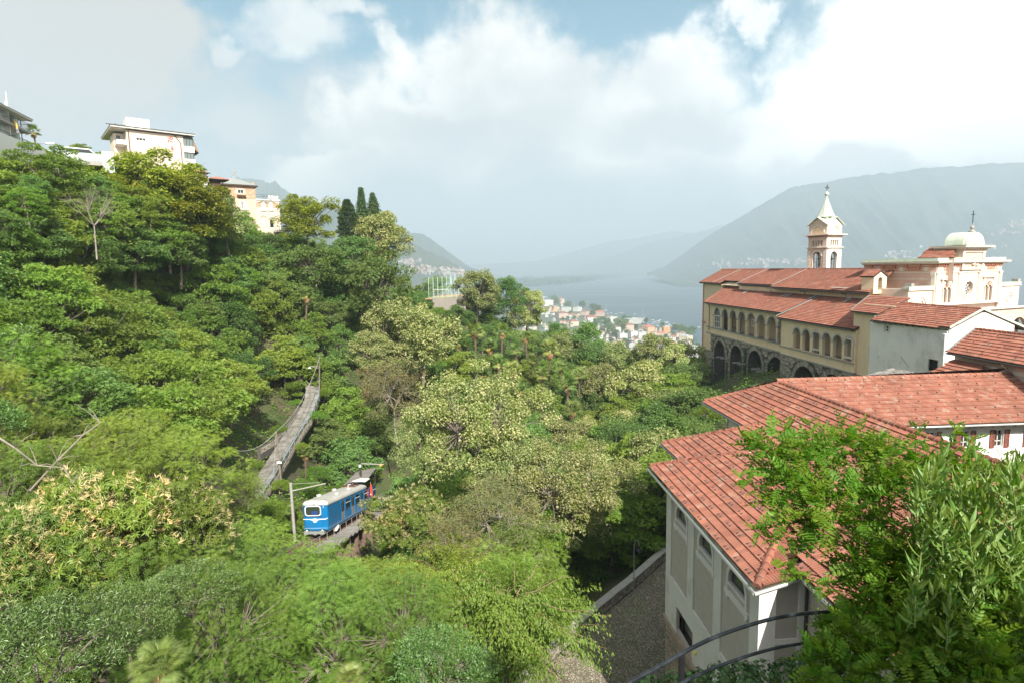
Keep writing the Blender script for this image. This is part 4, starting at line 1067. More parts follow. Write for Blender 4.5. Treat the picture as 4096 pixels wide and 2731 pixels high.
# cross gabled copper roof
cen = tc0 + (d1 + d2) * TW_ / 2; mb = MB(); ov = .34; hw = TW_ / 2
zpk_ = zpk + .15; zg_ = zg - .05
for a_, b_ in ((d1, d2), (d2, d1)):
 for sg in (-1, 1):
  # gable roof running along a_, slope falls along b_*sg
  p0 = cen - a_ * (hw + ov) + Vector((0, 0, zpk_)); p1 = cen + a_ * (hw + ov) + Vector((0, 0, zpk_))
  dz = (zpk_ - zg_) / hw * (hw + ov)
  q0 = cen - a_ * (hw + ov) + b_ * sg * (hw + ov) + Vector((0, 0, zpk_ - dz)); q1 = cen + a_ * (hw + ov) + b_ * sg * (hw + ov) + Vector((0, 0, zpk_ - dz))
  m0 = cen + Vector((0, 0, zpk_))
  for (pa, qa) in ((p0, q0), (p1, q1)): mb.prism([m0, pa, qa], Vector((0, 0, .09)))
mb.build('gable_roof', m_copper, tower)
cz = cen; zsb, zst = tz(612), tz(310)
mb = MB(); k4 = [cz + (d1 * i + d2 * j) * 1.02 for i, j in ((-1, -1), (1, -1), (1, 1), (-1, 1))]
mb.add([p + Vector((0, 0, zsb - 1.0)) for p in k4] + [p + Vector((0, 0, zsb)) for p in k4], [(0, 1, 5, 4), (1, 2, 6, 5), (2, 3, 7, 6), (3, 0, 4, 7)])
def ring8(r_, z_): return [cz + (d1 * math.cos(t) + d2 * math.sin(t)) * r_ + Vector((0, 0, z_)) for t in [math.pi / 4 * (i + .5) for i in range(8)]]
lv = [ring8(1.62, zsb - .04), ring8(1.5, zsb + .12), ring8(1.05, zsb + (zst - zsb) * .30), ring8(.62, zsb + (zst - zsb) * .62), ring8(.15, zst - .1), ring8(.12, zst)]
for i in range(len(lv) - 1):
 for k in range(8): mb.quad(lv[i][k], lv[i][(k + 1) % 8], lv[i + 1][(k + 1) % 8], lv[i + 1][k])
mb.poly(lv[0][::-1]); sp_ = mb.build('spire', m_copper, tower)
mb = MB(); mb.lathe(cz, [(.13, zst - .1), (.2, zst), (.1, zst + .15), (.12, tz(290)), (.30, tz(282)), (.40, tz(262)), (.30, tz(242)), (.1, tz(236)), (.08, tz(215))], 14); mb.build('finial_ball', m_copper, tower)
mb = MB(); zt0 = tz(235); zt1 = tz(132); cr = Vector((cz.x, cz.y, 0)); X_ = Vector((1, .5, 0)).normalized(); zc_ = tz(168)
mb.tube([cr + Vector((0, 0, zt0)), cr + Vector((0, 0, zt1))], .045); mb.tube([cr - X_ * .55 + Vector((0, 0, zc_)), cr + X_ * .55 + Vector((0, 0, zc_))], .045)
ring = [cr + X_ * .3 * math.cos(t) + Vector((0, 0, zc_ + .3 * math.sin(t))) for t in [2 * math.pi * i / 12 for i in range(13)]]; mb.tube(ring, .03)
for i in range(4):
 t = math.pi / 2 * i; e = cr + X_ * .5 * math.cos(t) + Vector((0, 0, zc_ + .5 * math.sin(t))); mb.lathe(e, [(.0, -.09), (.09, 0), (.0, .09)], 8)
mb.build('cross', m_iron, tower)
# bells and their frame
m_bell = mat('bronze_bell', (.20, .19, .16), .5, .7); zb_ = tz(1330)
for fi, (off, s_) in enumerate((((.32, .5), 1.0), ((.55, .22), .8))):
 c = tc0 + d1 * TW_ * off[1] + d2 * TW_ * off[0]; c.z = zb_ + (0 if fi == 0 else .1)
 mb = MB(); mb.lathe(c, [(.10 * s_, .75 * s_), (.24 * s_, .68 * s_), (.31 * s_, .35 * s_), (.38 * s_, 0), (.55 * s_, -.32 * s_), (.58 * s_, -.38 * s_), (.5 * s_, -.36 * s_)], 18); mb.build('bell', m_bell, tower)
 mb = MB(); mb.box(c + Vector((0, 0, .9 * s_)), d1 * .5, d2 * .14, Vector((0, 0, .12))); mb.box(c + Vector((0, 0, 1.2 * s_)), d1 * .12, d2 * .1, Vector((0, 0, .3))); mb.build('headstock', m_iron, tower)
for T_ in faces:
 mb = MB(); mb.bx(TW_ * .49, TW_ * .52, .42, .48, zb0 + .6, zt_, T_); mb.bx(TW_ * .5 - rb_, TW_ * .5 + rb_, .42, .48, tz(1172), tz(1164), T_); mb.bx(TW_ * .5 - rb_, TW_ * .5 + rb_, .3, .34, tz(1252), tz(1248), T_); mb.build('iron_bars', m_iron, tower)
c = tc0 + d1 * TW_ * .72 + d2 * .15; pts = [c + d1 * .62 * math.cos(t) + Vector((0, 0, zb_ + .62 * math.sin(t))) for t in [2 * math.pi * i / 18 for i in range(19)]]
mb = MB(); mb.tube(pts, .03); mb.build('bell_wheel', m_iron, tower)

# ================================================================== church front
fa = R_(23); fx = Vector((math.cos(fa), math.sin(fa), 0)); fl = Vector((-math.sin(fa), math.cos(fa), 0))
fc = P(3747, 1060, 57.9) * K; fc.z = 0
fn = -fl
def FP(zx, zy):
 p = PP(3500 + zx / 2.8507, 850 + zy / 2.8507, fc, fn); return (p - fc).dot(fx), p.z
def FL(zx, zy):
 p = PP(3500 + zx / 2.8507, 850 + zy / 2.8507, fc, fx); return (p - fc).dot(fl), p.z
TF = lambda x, d, z: fc + fx * x + fl * d + Vector((0, 0, z))
TL = lambda x, d, z: fc + fl * x + fx * d + Vector((0, 0, z))
front = empty('church', fc + fx * 7 + fl * 3 + Vector((0, 0, -8)), 'pink and cream church front with round rose window, twin lancets and small domed gable', 'church')
xw = FP(1440, 700)[0]; xc0 = FP(945, 800)[0]; xc1 = FP(1200, 800)[0]
z_cor = FP(705, 590)[1]; z_top = FP(705, 575)[1]; z_led = FP(700, 1050)[1]; z_cap0, z_cap1 = FP(705, 722)[1], FP(705, 690)[1]; z_fr0, z_fr1 = FP(705, 680)[1], FP(705, 615)[1]
zbot = z_led - 9
xr, zr_ = FP(1062, 868); rr0 = FP(1062, 790)[1] - zr_
wl = [(FP(815, 950)[0], FP(815, 1045)[1], FP(815, 880)[1], FP(815, 830)[1]), (FP(1285, 930)[0], FP(1285, 1012)[1], FP(1285, 850)[1], FP(1285, 800)[1])]
holes = [[(xr + rr0 * math.cos(t), zr_ + rr0 * math.sin(t)) for t in [2 * math.pi * i / 24 for i in range(24)]]]
lw = (FP(860, 950)[0] - FP(770, 950)[0]) / 2
for (cx_, z0_, zs2, zt2) in wl:
 for sg in (-1, 1): holes.append(arch_pts(cx_ + sg * lw * .52, lw * .36, z0_, zs2, 8))
xp0, xp1 = FP(1395, 1250)[0], FP(1590, 1250)[0]
mb = MB(); wall(mb, TF, rect_pts(0, xw, z_led, z_top), holes, .5)
Ldep = 10.5
mb.bx(.3, xw, .5, Ldep, zbot, z_top - .1, TF); mb.build('wall', m_pink2, front)
mb = MB(); mb.bx(0.0, Ldep, -.02, .3, zbot, z_top, TL); mb.build('side_wall', m_pink, front)
pgl = MB(); pgl.bx(.6, xw - .6, .4, .48, z_led, z_top - 1, TF); pgl.build('window_glass', m_glass, front)
# cornice and copper
mb = MB(); mb.bx(-.75, xw + .75, -.75, Ldep, z_top, z_top + .22, TF); mb.bx(-.45, xw + .45, -.45, Ldep, z_top - .18, z_top - .001, TF); mb.build('cornice', m_trim, front)
mb = MB(); mb.bx(-.3, xw + .3, -.3, Ldep, z_top + .221, z_top + .62, TF); mb.bx(-.8, xw + .8, -.8, Ldep + .05, z_top + .18, z_top + .235, TF); mb.build('copper_capping', m_copper, front)
mb = MB()
for i in range(30): mb.bx(.05 + i * (xw - .1) / 30, .05 + i * (xw - .1) / 30 + .2, -.3, 0, z_top - .5, z_top - .18, TF)
mb.build('dentils', m_red, front, kind='stuff')
for i in range(6):
 mb = MB(); x = .3 + i * 1.75; mb.bx(x, x + .42, -.3, -.02, z_top - .6, z_top - .19, TL); mb.build('bracket', m_red, front)
mb = MB(); mb.bx(0.0, Ldep, -.04, -.021, z_top - .55, z_top - .19, TL); mb.build('red_band', m_red, front)
# frieze with medallions and scroll panels
for T_, x0, x1, mth_ in ((TL, .5, 9.0, 5), (TF, .4, xc0 - .2, 3), (TF, xc1 + .2, xw - .4, 3)):
 n = mth_; w_ = (x1 - x0) / n
 for i in range(n):
  xa = x0 + i * w_
  if i % 2 == 0:
   mb = MB(); c = T_(xa + w_ / 2, -.03, (z_fr0 + z_fr1) / 2); ax = (T_(0, 1, 0) - T_(0, 0, 0)) * -1
   mb.lathe(c, [(.0, .06), (.10, .06), (.12, .03), (.2, .03), (.22, .07), (.27, .05), (.27, -.02)], 14, ax=ax); mb.build('medallion', m_trim, front)
  else:
   mb = MB(); mb.bx(xa + .05 - w_ * .2, xa + w_ * 1.2 - .05, -.035, -.02, z_fr0 + .14, z_fr1 - .1, T_); pn = mb.build('frieze_panel', m_red, front)
   mb = MB()
   for k in range(5):
    xx = xa - w_ * .1 + k * w_ * .28; zz_ = (z_fr0 + z_fr1) / 2 + .02
    mb.tube([T_(xx + .16 * math.cos(t + k), -.045, zz_ + .1 * math.sin(t + k) * (1 if k % 2 else -1)) for t in (0, .9, 1.8, 2.7, 3.6, 4.5)], .025, 4)
   mb.build('scroll', m_trim, pn)
mb = MB()
for z_, h_, o_ in ((z_fr0 - .1, .1, .1), (z_cap1 - .02, .1, .08), (z_led - .15, .3, .35), (z_fr1 + .03, .08, .07)):
 mb.bx(-o_, xw + o_, -o_, 0, z_, z_ + h_, TF); mb.bx(0.0, Ldep, -o_ - .02, -.021, z_, z_ + h_, TL)
mb.build('string_course', m_trim, front)
# pilasters with capitals
pil = [(.0, .55), (xc0 - .05, xc0 + .62), (xc1 - .62, xc1 + .05), (xw - .6, xw)]
for a_, b_ in pil:
 mb = MB(); mb.bx(a_, b_, -.14, 0, z_led + .15, z_cap0, TF); p_ = mb.build('pilaster', m_trim, front)
 mb = MB(); mb.bx(a_ + .16, b_ - .16, -.155, -.141, z_led + .5, z_cap0 - .25, TF); mb.build('pilaster_panel', m_pink, p_)
 mb = MB(); mb.bx(a_ - .08, b_ + .08, -.22, 0, z_cap1 - .12, z_cap1, TF); mb.bx(a_ + .02, b_ - .02, -.19, 0, z_cap0, z_cap1 - .12, TF)
 for k in range(4): mb.lathe(TF(a_ + (b_ - a_) * (k + .5) / 4, -.2, z_cap0 + .08), [(0, -.08), (.07, 0), (.05, .12), (0, .18)], 6)
 mb.build('capital', m_trim, front)
for a_, b_ in ((.0, .55), (Ldep - 2.2, Ldep - 1.6), (8.2, 8.8)):
 if b_ < Ldep:
  mb = MB(); mb.bx(a_ + .02, b_, -.14, -.022, z_led - 4, z_cap0, TL); mb.bx(a_, b_ + .08, -.2, -.022, z_cap0, z_cap1, TL); mb.build('pilaster', m_trim, front)
mb = MB(); mb.bx(.8, 8.0, -.05, -.022, z_cap0 - .55, z_cap0 - .42, TL); mb.bx(.8, 8.0, -.05, -.022, z_led + .2, z_led + .32, TL); mb.build('panel_frame', m_trim, front)
# rose window
mb = MB(); ax = fn
mb.lathe(TF(xr, 0, zr_), [(rr0 * 1.0, .02), (rr0 * 1.06, .14), (rr0 * 1.2, .16), (rr0 * 1.25, .05), (rr0 * 1.42, .05), (rr0 * 1.46, .12), (rr0 * 1.6, .1), (rr0 * 1.62, 0), (rr0 * 1.0, -.1)], 28, ax=ax)
f_ = mb.f; mb.f = [f for f in f_ if len(f) < 20]; rose = mb.build('rose_window', m_trim, front)
mb = MB()
for k in range(8):
 t = math.pi / 4 * k; mb.tube([TF(xr + rr0 * .2 * math.cos(t), .3, zr_ + rr0 * .2 * math.sin(t)), TF(xr + rr0 * .72 * math.cos(t), .3, zr_ + rr0 * .72 * math.sin(t))], .035, 5)
 t2 = t + math.pi / 8; mb.tube([TF(xr + rr0 * .80 * math.cos(t2) + rr0 * .22 * math.cos(q), .3, zr_ + rr0 * .80 * math.sin(t2) + rr0 * .22 * math.sin(q)) for q in [i * math.pi / 5 for i in range(11)]], .03, 4)
mb.tube([TF(xr + rr0 * .2 * math.cos(q), .3, zr_ + rr0 * .2 * math.sin(q)) for q in [i * math.pi / 6 for i in range(13)]], .04, 5)
mb.build('tracery', m_frame, rose)
for (cx_, z0_, zs2, zt2) in wl:
 mb = MB(); prev = None
 for q in range(15):
  t = math.pi * q / 14; ring = [TF(cx_ + r_ * math.cos(t), dd, zs2 + .05 + r_ * math.sin(t)) for r_, dd in ((lw, -.1), (lw * 1.22, -.1), (lw * 1.22, 0), (lw, 0))]
  if prev:
   for e_ in range(4): mb.quad(prev[e_], prev[(e_ + 1) % 4], ring[(e_ + 1) % 4], ring[e_])
  prev = ring
 for sg in (-1, 0, 1): mb.lathe(TF(cx_ + sg * lw * 1.0, -.08, 0), [(.13, z0_), (.08, z0_ + .15), (.08, zs2 - .15), (.14, zs2)], 8)
 mb.bx(cx_ - lw * 1.35, cx_ + lw * 1.35, -.16, 0, z0_ - .16, z0_, TF)
 lan = mb.build('lancet_window', m_trim, front)
 mb = MB(); mb.lathe(TF(cx_, -.03, zs2 + lw * .62), [(0, .05), (.2, .05), (.26, .02), (.26, -.02)], 12, ax=fn); mb.build('oculus', m_red, lan)
 zt3 = FP(850, 770)[1] if cx_ < xr else FP(1310, 740)[1]; zt4 = zt3 + .75
 mb = MB(); mb.prism([TF(cx_ - lw * 1.8, -.28, zt3), TF(cx_ + lw * 1.8, -.28, zt3), TF(cx_ + lw * 1.8, -.28, zt3 + .14), TF(cx_, -.28, zt4), TF(cx_ - lw * 1.8, -.28, zt3 + .14)], fl * .27)
 mb.bx(cx_ - lw * 1.5, cx_ - lw * 1.2, -.16, 0, zt3 - .4, zt3, TF); mb.bx(cx_ + lw * 1.2, cx_ + lw * 1.5, -.16, 0, zt3 - .4, zt3, TF); mb.build('pediment', m_trim, front)
 mb = MB(); mb.prism([TF(cx_ - lw * 1.3, -.30, zt3 + .13), TF(cx_ + lw * 1.3, -.30, zt3 + .13), TF(cx_, -.30, zt4 - .14)], fl * .015); mb.build('tympanum', m_pink, front)
# raised centre with painted panel, cornice and little dome
zt5 = FP(1090, 470)[1]; zt6 = FP(1090, 400)[1]; xa, xb = xc0 + .1, xc1 - .1; dpt = 3.0
mb = MB(); mb.bx(xa, xb, -.3, dpt, z_fr1 - .6, zt6 - .02, TF); cen_ = mb.build('attic', m_pink2, front)
mb = MB(); mb.bx(xa - .02, xa + .45, -.42, -.3, z_fr1 - .6, zt6 - .5, TF); mb.bx(xb - .45, xb + .02, -.42, -.3, z_fr1 - .6, zt6 - .5, TF); mb.bx(xa - .15, xb + .15, -.5, -.3, zt6 - .62, zt6 - .5, TF); mb.build('attic_pilaster', m_trim, front)
mb = MB(); mb.bx(xa + .7, xb - .7, -.335, -.3, z_fr1 - .1, zt6 - .8, TF); fp = mb.build('painted_panel', m_pink, front)
mb = MB(); mb.tube([TF((xa + xb) / 2 - .1, -.345, z_fr1 + .1), TF((xa + xb) / 2 - .05, -.345, z_fr1 + 1.0), TF((xa + xb) / 2, -.345, zt6 - 1.4)], [.32, .22, .12], 8); mb.tube([TF((xa + xb) / 2 + .75, -.345, z_fr1), TF((xa + xb) / 2 + .7, -.345, z_fr1 + .8)], [.25, .12], 8)
mb.v = [tuple(Vector(v) + fl * (-.0)) for v in mb.v]; mb.build('faded_figure', mat('faded_paint', (.70, .50, .42), .9), fp)
mb = MB(); mb.bx(xa - .85, xb + .85, -1.15, dpt + .5, zt6, zt6 + .2, TF); mb.bx(xa - .5, xb + .5, -.8, dpt + .3, zt6 - .2, zt6 - .001, TF); mb.build('attic_cornice', m_trim, front)
mb = MB()
for i in range(16): mb.bx(xa - .2 + i * (xb - xa + .4) / 16, xa - .2 + i * (xb - xa + .4) / 16 + .18, -.62, -.3, zt6 - .45, zt6 - .2, TF)
mb.build('dentils', m_pink, front, kind='stuff')
mb = MB(); mb.bx(xa - .9, xb + .9, -1.2, dpt + .55, zt6 + .201, zt6 + .25, TF); mb.build('copper_sheet', m_copper, front)
xd0, xd1 = FP(1018, 385)[0], FP(1215, 380)[0]; rd = (xd1 - xd0) / 2; cd = (xd0 + xd1) / 2; zd = zt6 + .25; hd = (FP(1110, 230)[1] - zd)
def arc_(r_, h_, dd, n=16): return [TF(cd + r_ * math.cos(math.pi * i / n), dd, zd + .1 + h_ * math.sin(math.pi * i / n)) for i in range(n + 1)]
mb = MB(); mb.prism(arc_(rd, hd - .1, -.35), fl * .5); mb.build('dome_front', m_trim, front)
mb = MB(); mb.prism(arc_(rd * .78, hd * .80, -.37), fl * .015); mb.build('dome_lunette', m_pink2, front)
mb = MB(); o_, i_ = arc_(rd + .06, hd + .0, .15), arc_(rd + .06, hd + .0, 2.6)
for k in range(16): mb.quad(o_[k], o_[k + 1], i_[k + 1], i_[k])
mb.poly(i_); mb.poly(o_); mb.build('dome', m_copper, front)
c = TF(cd - .1, .2, zd + hd); mb = MB(); mb.lathe(c, [(.42, -.1), (.42, .2), (.25, .25), (.15, .45), (.26, .6), (.26, .75), (.08, .95), (.05, 1.3)], 12); mb.build('finial', m_gran, front)
mb = MB(); c2 = c + Vector((0, 0, 1.2)); mb.tube([c2, c2 + Vector((0, 0, 1.75))], .05); mb.tube([c2 - fx * .38 + Vector((0, 0, 1.25)), c2 + fx * .38 + Vector((0, 0, 1.25))], .05); mb.lathe(c2 + Vector((0, 0, 1.25)), [(0, -.12), (.13, 0), (0, .12)], 8); mb.build('cross', m_iron, front)
# lower wings with medallion arches and the loggia arch on the right
xl0 = FP(400, 950)[0]; zw_ = FP(560, 880)[1]; xr1 = FP(1668, 850)[0]
TFw = lambda x, d, z: TF(x, .25 + d, z)
mb = MB(); wall(mb, TFw, rect_pts(xl0, 0, zbot, zw_), (), .5); mb.bx(xl0, xl0 + .4, .5, 9, zbot, zw_, TFw); mb.build('wing_wall', m_pink2, front)
mb = MB(); wall(mb, TFw, rect_pts(xw, xr1, zbot, zw_ + .1), (), .5); mb.build('wing_wall', m_pink2, front)
for x0, x1, zq in ((xl0 - .1, 0, zw_), (xw, xr1 + .1, zw_ + .1)):
 mb = MB(); mb.bx(x0, x1, .1, .95, zq, zq + .14, TF); mb.bx(x0, x1, .05, .2, zq - .1, zq - .001, TF); mb.build('parapet', m_trim, front)
 mb = MB(); mb.bx(x0 - .05, x1, .05, 1.0, zq + .141, zq + .42, TF); mb.build('copper_capping', m_copper, front)
 xm = (x0 + x1) / 2 + .1
 for r0_, r1_, dd in ((1.05, 1.3, .15), (.45, .6, .12)):
  mb = MB(); prev = None
  for q in range(21):
   t = (math.pi if r0_ > 1 else 2 * math.pi) * q / 20; zc3 = zq - 2.1 + (0 if r0_ > 1 else .2); ring = [TF(xm + r_ * math.cos(t), d_, zc3 + r_ * math.sin(t)) for r_, d_ in ((r0_, dd), (r1_, dd), (r1_, .26), (r0_, .26))]
   if prev:
    for e_ in range(4): mb.quad(prev[e_], prev[(e_ + 1) % 4], ring[(e_ + 1) % 4], ring[e_])
   prev = ring
  mb.build('medallion_ring', m_trim, front)
 mb = MB(); mb.bx(x0 + .3 if x0 < 0 else x1 - .9, x0 + .9 if x0 < 0 else x1 - .3, .05, .9, zq + .43, zq + .85, TF); mb.build('chimney_block', m_gran, front)
mb = MB(); mb.bx(xl0, xl0 + .5, .76, 12, zw_, zw_ + .14, TF); mb.build('parapet', m_trim, front)
# porch below the ledge
TPp = lambda x, d, z: TF(x, -1.6 + d, z)
zl2 = FP(1600, 1070)[1]; xo, zo = FP(1500, 1250); ro_ = FP(1590, 1250)[0] - xo
mb = MB(); wall(mb, TPp, rect_pts(0, xr1 + .6, zbot, zl2), [arch_pts(FP(1495, 1280)[0], ro_, zbot + .1, FP(1495, 1185)[1] - ro_)], .5); mb.bx(0, .3, .5, 1.7, zbot, zl2, TPp); mb.build('porch_wall', m_pink2, front)
mb = MB(); mb.bx(0, xr1 + .6, .5, 1.8, zl2 - .1, zl2, TPp); mb.bx(-.2, xr1 + .9, -.35, .6, zl2 + .001, zl2 + .16, TPp); mb.bx(0, xr1 + .6, -.1, 0, zl2 - 1.2, zl2 - 1.05, TPp); mb.build('porch_cornice', m_trim, front)
mb = MB(); mb.bx(xr1 - 6, xr1 + .3, 1.72, 1.85, zbot, zl2 - .12, TPp); mb.build('porch_fresco', mat('fresco_wall', (.62, .40, .24), .9, col2=(.35, .18, .12), vscale=2.2), front)
mb = MB(); mb.bx(xr1 - 7.5, xr1 - .8, -.03, 0, zl2 - .95, zl2 - .35, TPp); mb.build('porch_frieze', m_pink, front)
# choir roof behind the front, and the little bell gable on the nave roof
rf = Roofs(front, m_tile, row=.46, col=.4)
a0 = PP(3500 + 485 / 2.8507, 850 + 520 / 2.8507, fc + fx * 3.1, fx);
def XP(zx, zy, x_): return PP(3500 + zx / 2.8507, 850 + zy / 2.8507, fc + fx * x_, fx)
q = [XP(490, 522, 2.0), XP(905, 512, 2.0), XP(905, 398, 5.2), XP(630, 400, 5.2)]
rf.plane(q, fl); rf.ridge(q[3], q[2]); rf.finish(150, 30)
mb = MB(); mb.prism([q[0] - Vector((0, 0, .2)), q[1] - Vector((0, 0, .2)), q[2] - Vector((0, 0, .3)), q[3] - Vector((0, 0, .3))], Vector((0, 0, -3.0))); mb.build('choir_wall', m_pink2, front)
bg = empty('bell_gable', W(56, 39, -3), 'tiny cream bell gable with a tiled cap on the near end of the nave roof', 'bell gable')
TBg = lambda x, d, z: fc + fx * x + fl * d + Vector((0, 0, z))
pa = PP(3500, 850 + 870 / 2.8507, fc + fl * 3.5 + fx * -6, fn); pb = PP(3500 + 130 / 2.8507, 850 + 870 / 2.8507, fc + fl * 3.5, fn)
G0 = PP(3494, 1155, fc + fl * 4.0, fn); g0x = (G0 - fc).dot(fx); g1x = (PP(3545, 1155, fc + fl * 4.0, fn) - fc).dot(fx)
zt7 = PP(3525, 1084, fc + fl * 4.0, fn).z; zt8 = PP(3525, 1104, fc + fl * 4.0, fn).z; zb7 = PP(3525, 1175, fc + fl * 4, fn).z
TBg = lambda x, d, z: fc + fx * x + fl * (4.0 + d) + Vector((0, 0, z))
cx_ = (g0x + g1x) / 2; hwid = (g1x - g0x) / 2
mb = MB(); wall(mb, TBg, [(g0x, zb7), (g1x, zb7), (g1x, zt8), (cx_, zt7), (g0x, zt8)], [arch_pts(cx_, hwid * .33, zb7 + .5, zt8 - .6)], .9 + 0.9); mb.build('wall', m_cream, bg)
rf = Roofs(bg, m_tile, row=.36, col=.34)
for sg in (-1, 1):
 rf.plane([TBg(cx_, -.15, zt7 + .12), TBg(cx_, 2.0, zt7 + .12), TBg(cx_ + sg * (hwid + .2), 2.0, zt8 - .02), TBg(cx_ + sg * (hwid + .2), -.15, zt8 - .02)], fl)
rf.finish(60, 0)
mb = MB(); mb.lathe(TBg(cx_ - .05, .5, zt8 - 1.4), [(.05, .5), (.13, .45), (.2, .1), (.3, 0)], 12); mb.build('bell', m_bell, bg); mb = MB(); mb.tube([TBg(cx_, .5, zt8 - 1.5), TBg(cx_ + .9, -.6, zt8 - 1.6)], .025); mb.build('bell_lever', m_iron, bg)

# ================================================================== cobbled yard, parapet, lamp
yard_poly = [(7.3, 40.5), (2.9, 37.2), (3.8, 39)]
m_cob = mat('cobble_stone', (.33, .285, .235), .85, col2=(.23, .20, .165), vscale=2, island=.55, objvar=0)
m_joint = mat('mossy_joints', (.12, .10, .075), .95, col2=(.08, .09, .04), vscale=.8, dirt=(.10, .15, .04), dscale=.5)
yw = [Vector(tuple(PZ(x, y, YARD_Z)[:2]) + (YARD_Z,)) for x, y in ((2672, 2232), (2537, 2355), (2400, 2468), (2290, 2568), (2150, 2700), (2050, 2860))]
right_e = [W(23.3, 7.45, -18).to_3d() for _ in (0,)]
yp = yw + [Vector((yw[-1].x, 22, YARD_Z)), Vector((12, 20, YARD_Z)), W(22.9, 7.6, -18), W(22.9, 11, -18), Vector((yw[0].x + 2.5, yw[0].y + 1.5, YARD_Z))]
mb = MB(); mb.add(yp, [tuple(t) for t in tessellate_polygon([yp])]); mb.build('yard', m_joint, kind='structure')
r = np.random.default_rng(5); Pp = [(p.x, p.y) for p in yp]
x0, x1, y0, y1 = min(p[0] for p in Pp), max(p[0] for p in Pp), 27, max(p[1] for p in Pp)
cs = []
st = .105
for iy in range(int((y1 - y0) / st)):
 for ix in range(int((x1 - x0) / st)):
  x = x0 + (ix + .5 * (iy % 2) + r.uniform(-.22, .22)) * st; y = y0 + (iy + r.uniform(-.2, .2)) * st
  if in_poly(x, y, Pp): cs.append((x, y))
cs = np.array(cs); n = len(cs); s_ = r.uniform(.034, .055, n); h_ = r.uniform(.012, .038, n); a_ = r.uniform(0, 6.28, n)
V = np.empty((n, 8, 3))
for k in range(4):
 for lvl, (f1, f2) in enumerate(((1.0, 0), (.62, 1))):
  t = a_ + k * math.pi / 2; V[:, k + 4 * lvl] = np.c_[cs[:, 0] + np.cos(t) * s_ * f1 * 1.15, cs[:, 1] + np.sin(t) * s_ * f1, YARD_Z - .005 + h_ * f2]
F = (np.array([(4, 5, 6, 7), (0, 1, 5, 4), (1, 2, 6, 5), (2, 3, 7, 6), (3, 0, 4, 7)])[None] + np.arange(n)[:, None, None] * 8).reshape(-1, 4)
o = link('cobbles', npmesh('cobbles', V.reshape(-1, 3), F, m_cob), kind='stuff'); o['label'] = 'rounded river cobbles paving the yard below the near wing'
par = empty('parapet_wall', yw[2], 'low stone parapet with flat coping slabs along the far edge of the cobbled yard', 'wall')
inw = Vector((.62, -.78, 0))
for i in range(len(yw) - 1):
 p, q = yw[i] - inw * .28, yw[i + 1] - inw * .28; d = (q - p); L_ = d.length; d.normalize(); side = Vector((d.y, -d.x, 0))
 if side.dot(inw) < 0: side = -side
 mb = MB(); mb.box((p + q) / 2 + Vector((0, 0, -1.0)), d * L_ / 2, side * .2, Vector((0, 0, 1.75))); c0 = mb.build('core', m_mortar, par)
 Tq = lambda x, dd, z, p=p, d=d, side=side: p + d * x + side * (.2 - dd) + Vector((0, 0, YARD_Z - p.z + z))
 stone_wall(c0, Tq, 0, L_, 0.02, .74, [], lmin=.2, lmax=.5, hmin=.1, hmax=.18, proud=.04, budget=60, seed=20 + i)
 k = max(1, int(L_ / .95))
 for j in range(k):
  mb = MB(); mb.box(Vector((0, 0, 0)), d * (L_ / k / 2 - .012), side * .3, Vector((0, 0, .055))); link('coping_slab', mb.mesh('coping_slab', m_gran), c0, Matrix.Translation(p + d * (j + .5) * L_ / k + Vector((0, 0, .82 + .008 * (j % 3)))))
lp = PZ(2535, 2367, YARD_Z); lamp = empty('street_lamp', lp, 'grey swan neck lamp post standing by the parapet of the yard', 'street lamp')
mb = MB(); top = P(2540, 2170, lp.y); H = top.z - lp.z
mb.tube([lp, lp + Vector((0, 0, H * .97))], [.045, .035]); mb.build('post', m_gutter2, lamp)
mb = MB(); mb.tube([lp + Vector((.0, 0, H * .97)), lp + Vector((.05, 0, H * 1.03)), lp + Vector((.18, 0, H * 1.06)), lp + Vector((.33, 0, H * 1.03)), lp + Vector((.38, 0, H * .97)), lp + Vector((.38, 0, H * .93))], .022); mb.build('neck', m_gutter2, lamp)
mb = MB(); mb.lathe(lp + Vector((.38, 0, H * .93)), [(.03, 0), (.06, -.05), (.1, -.14), (.24, -.30), (.25, -.34), (.1, -.35)], 14); mb.build('lamp_shade', m_iron, lamp)
mb = MB(); mb.lathe(lp + Vector((.38, 0, H * .93 - .35)), [(.1, 0), (.09, -.08), (0, -.12)], 10); mb.build('bulb', m_frame, lamp)
# little walled hut in the trees beyond the yard
hp = P(2545, 2042, 66); hut = empty('stone_hut', hp + Vector((0, 0, -2)), 'small dark stone block with a pale slab lid among the trees beyond the yard', 'hut')
mb = MB(); mb.bx(hp.x - .75, hp.x + .75, hp.y, hp.y + 1.6, hp.z - 4, hp.z, None); h1_ = mb.build('wall', m_mortar, hut)
stone_wall(h1_, lambda x, d, z: Vector((hp.x + x, hp.y + d, hp.z + z)), -.75, .75, -1.2, 0, [], lmin=.2, lmax=.5, hmin=.08, hmax=.14, seed=31, budget=80)
mb = MB(); mb.bx(hp.x - .95, hp.x + .9, hp.y - .1, hp.y + 1.7, hp.z + .001, hp.z + .12, None); mb.build('lid_slab', m_frame, hut)
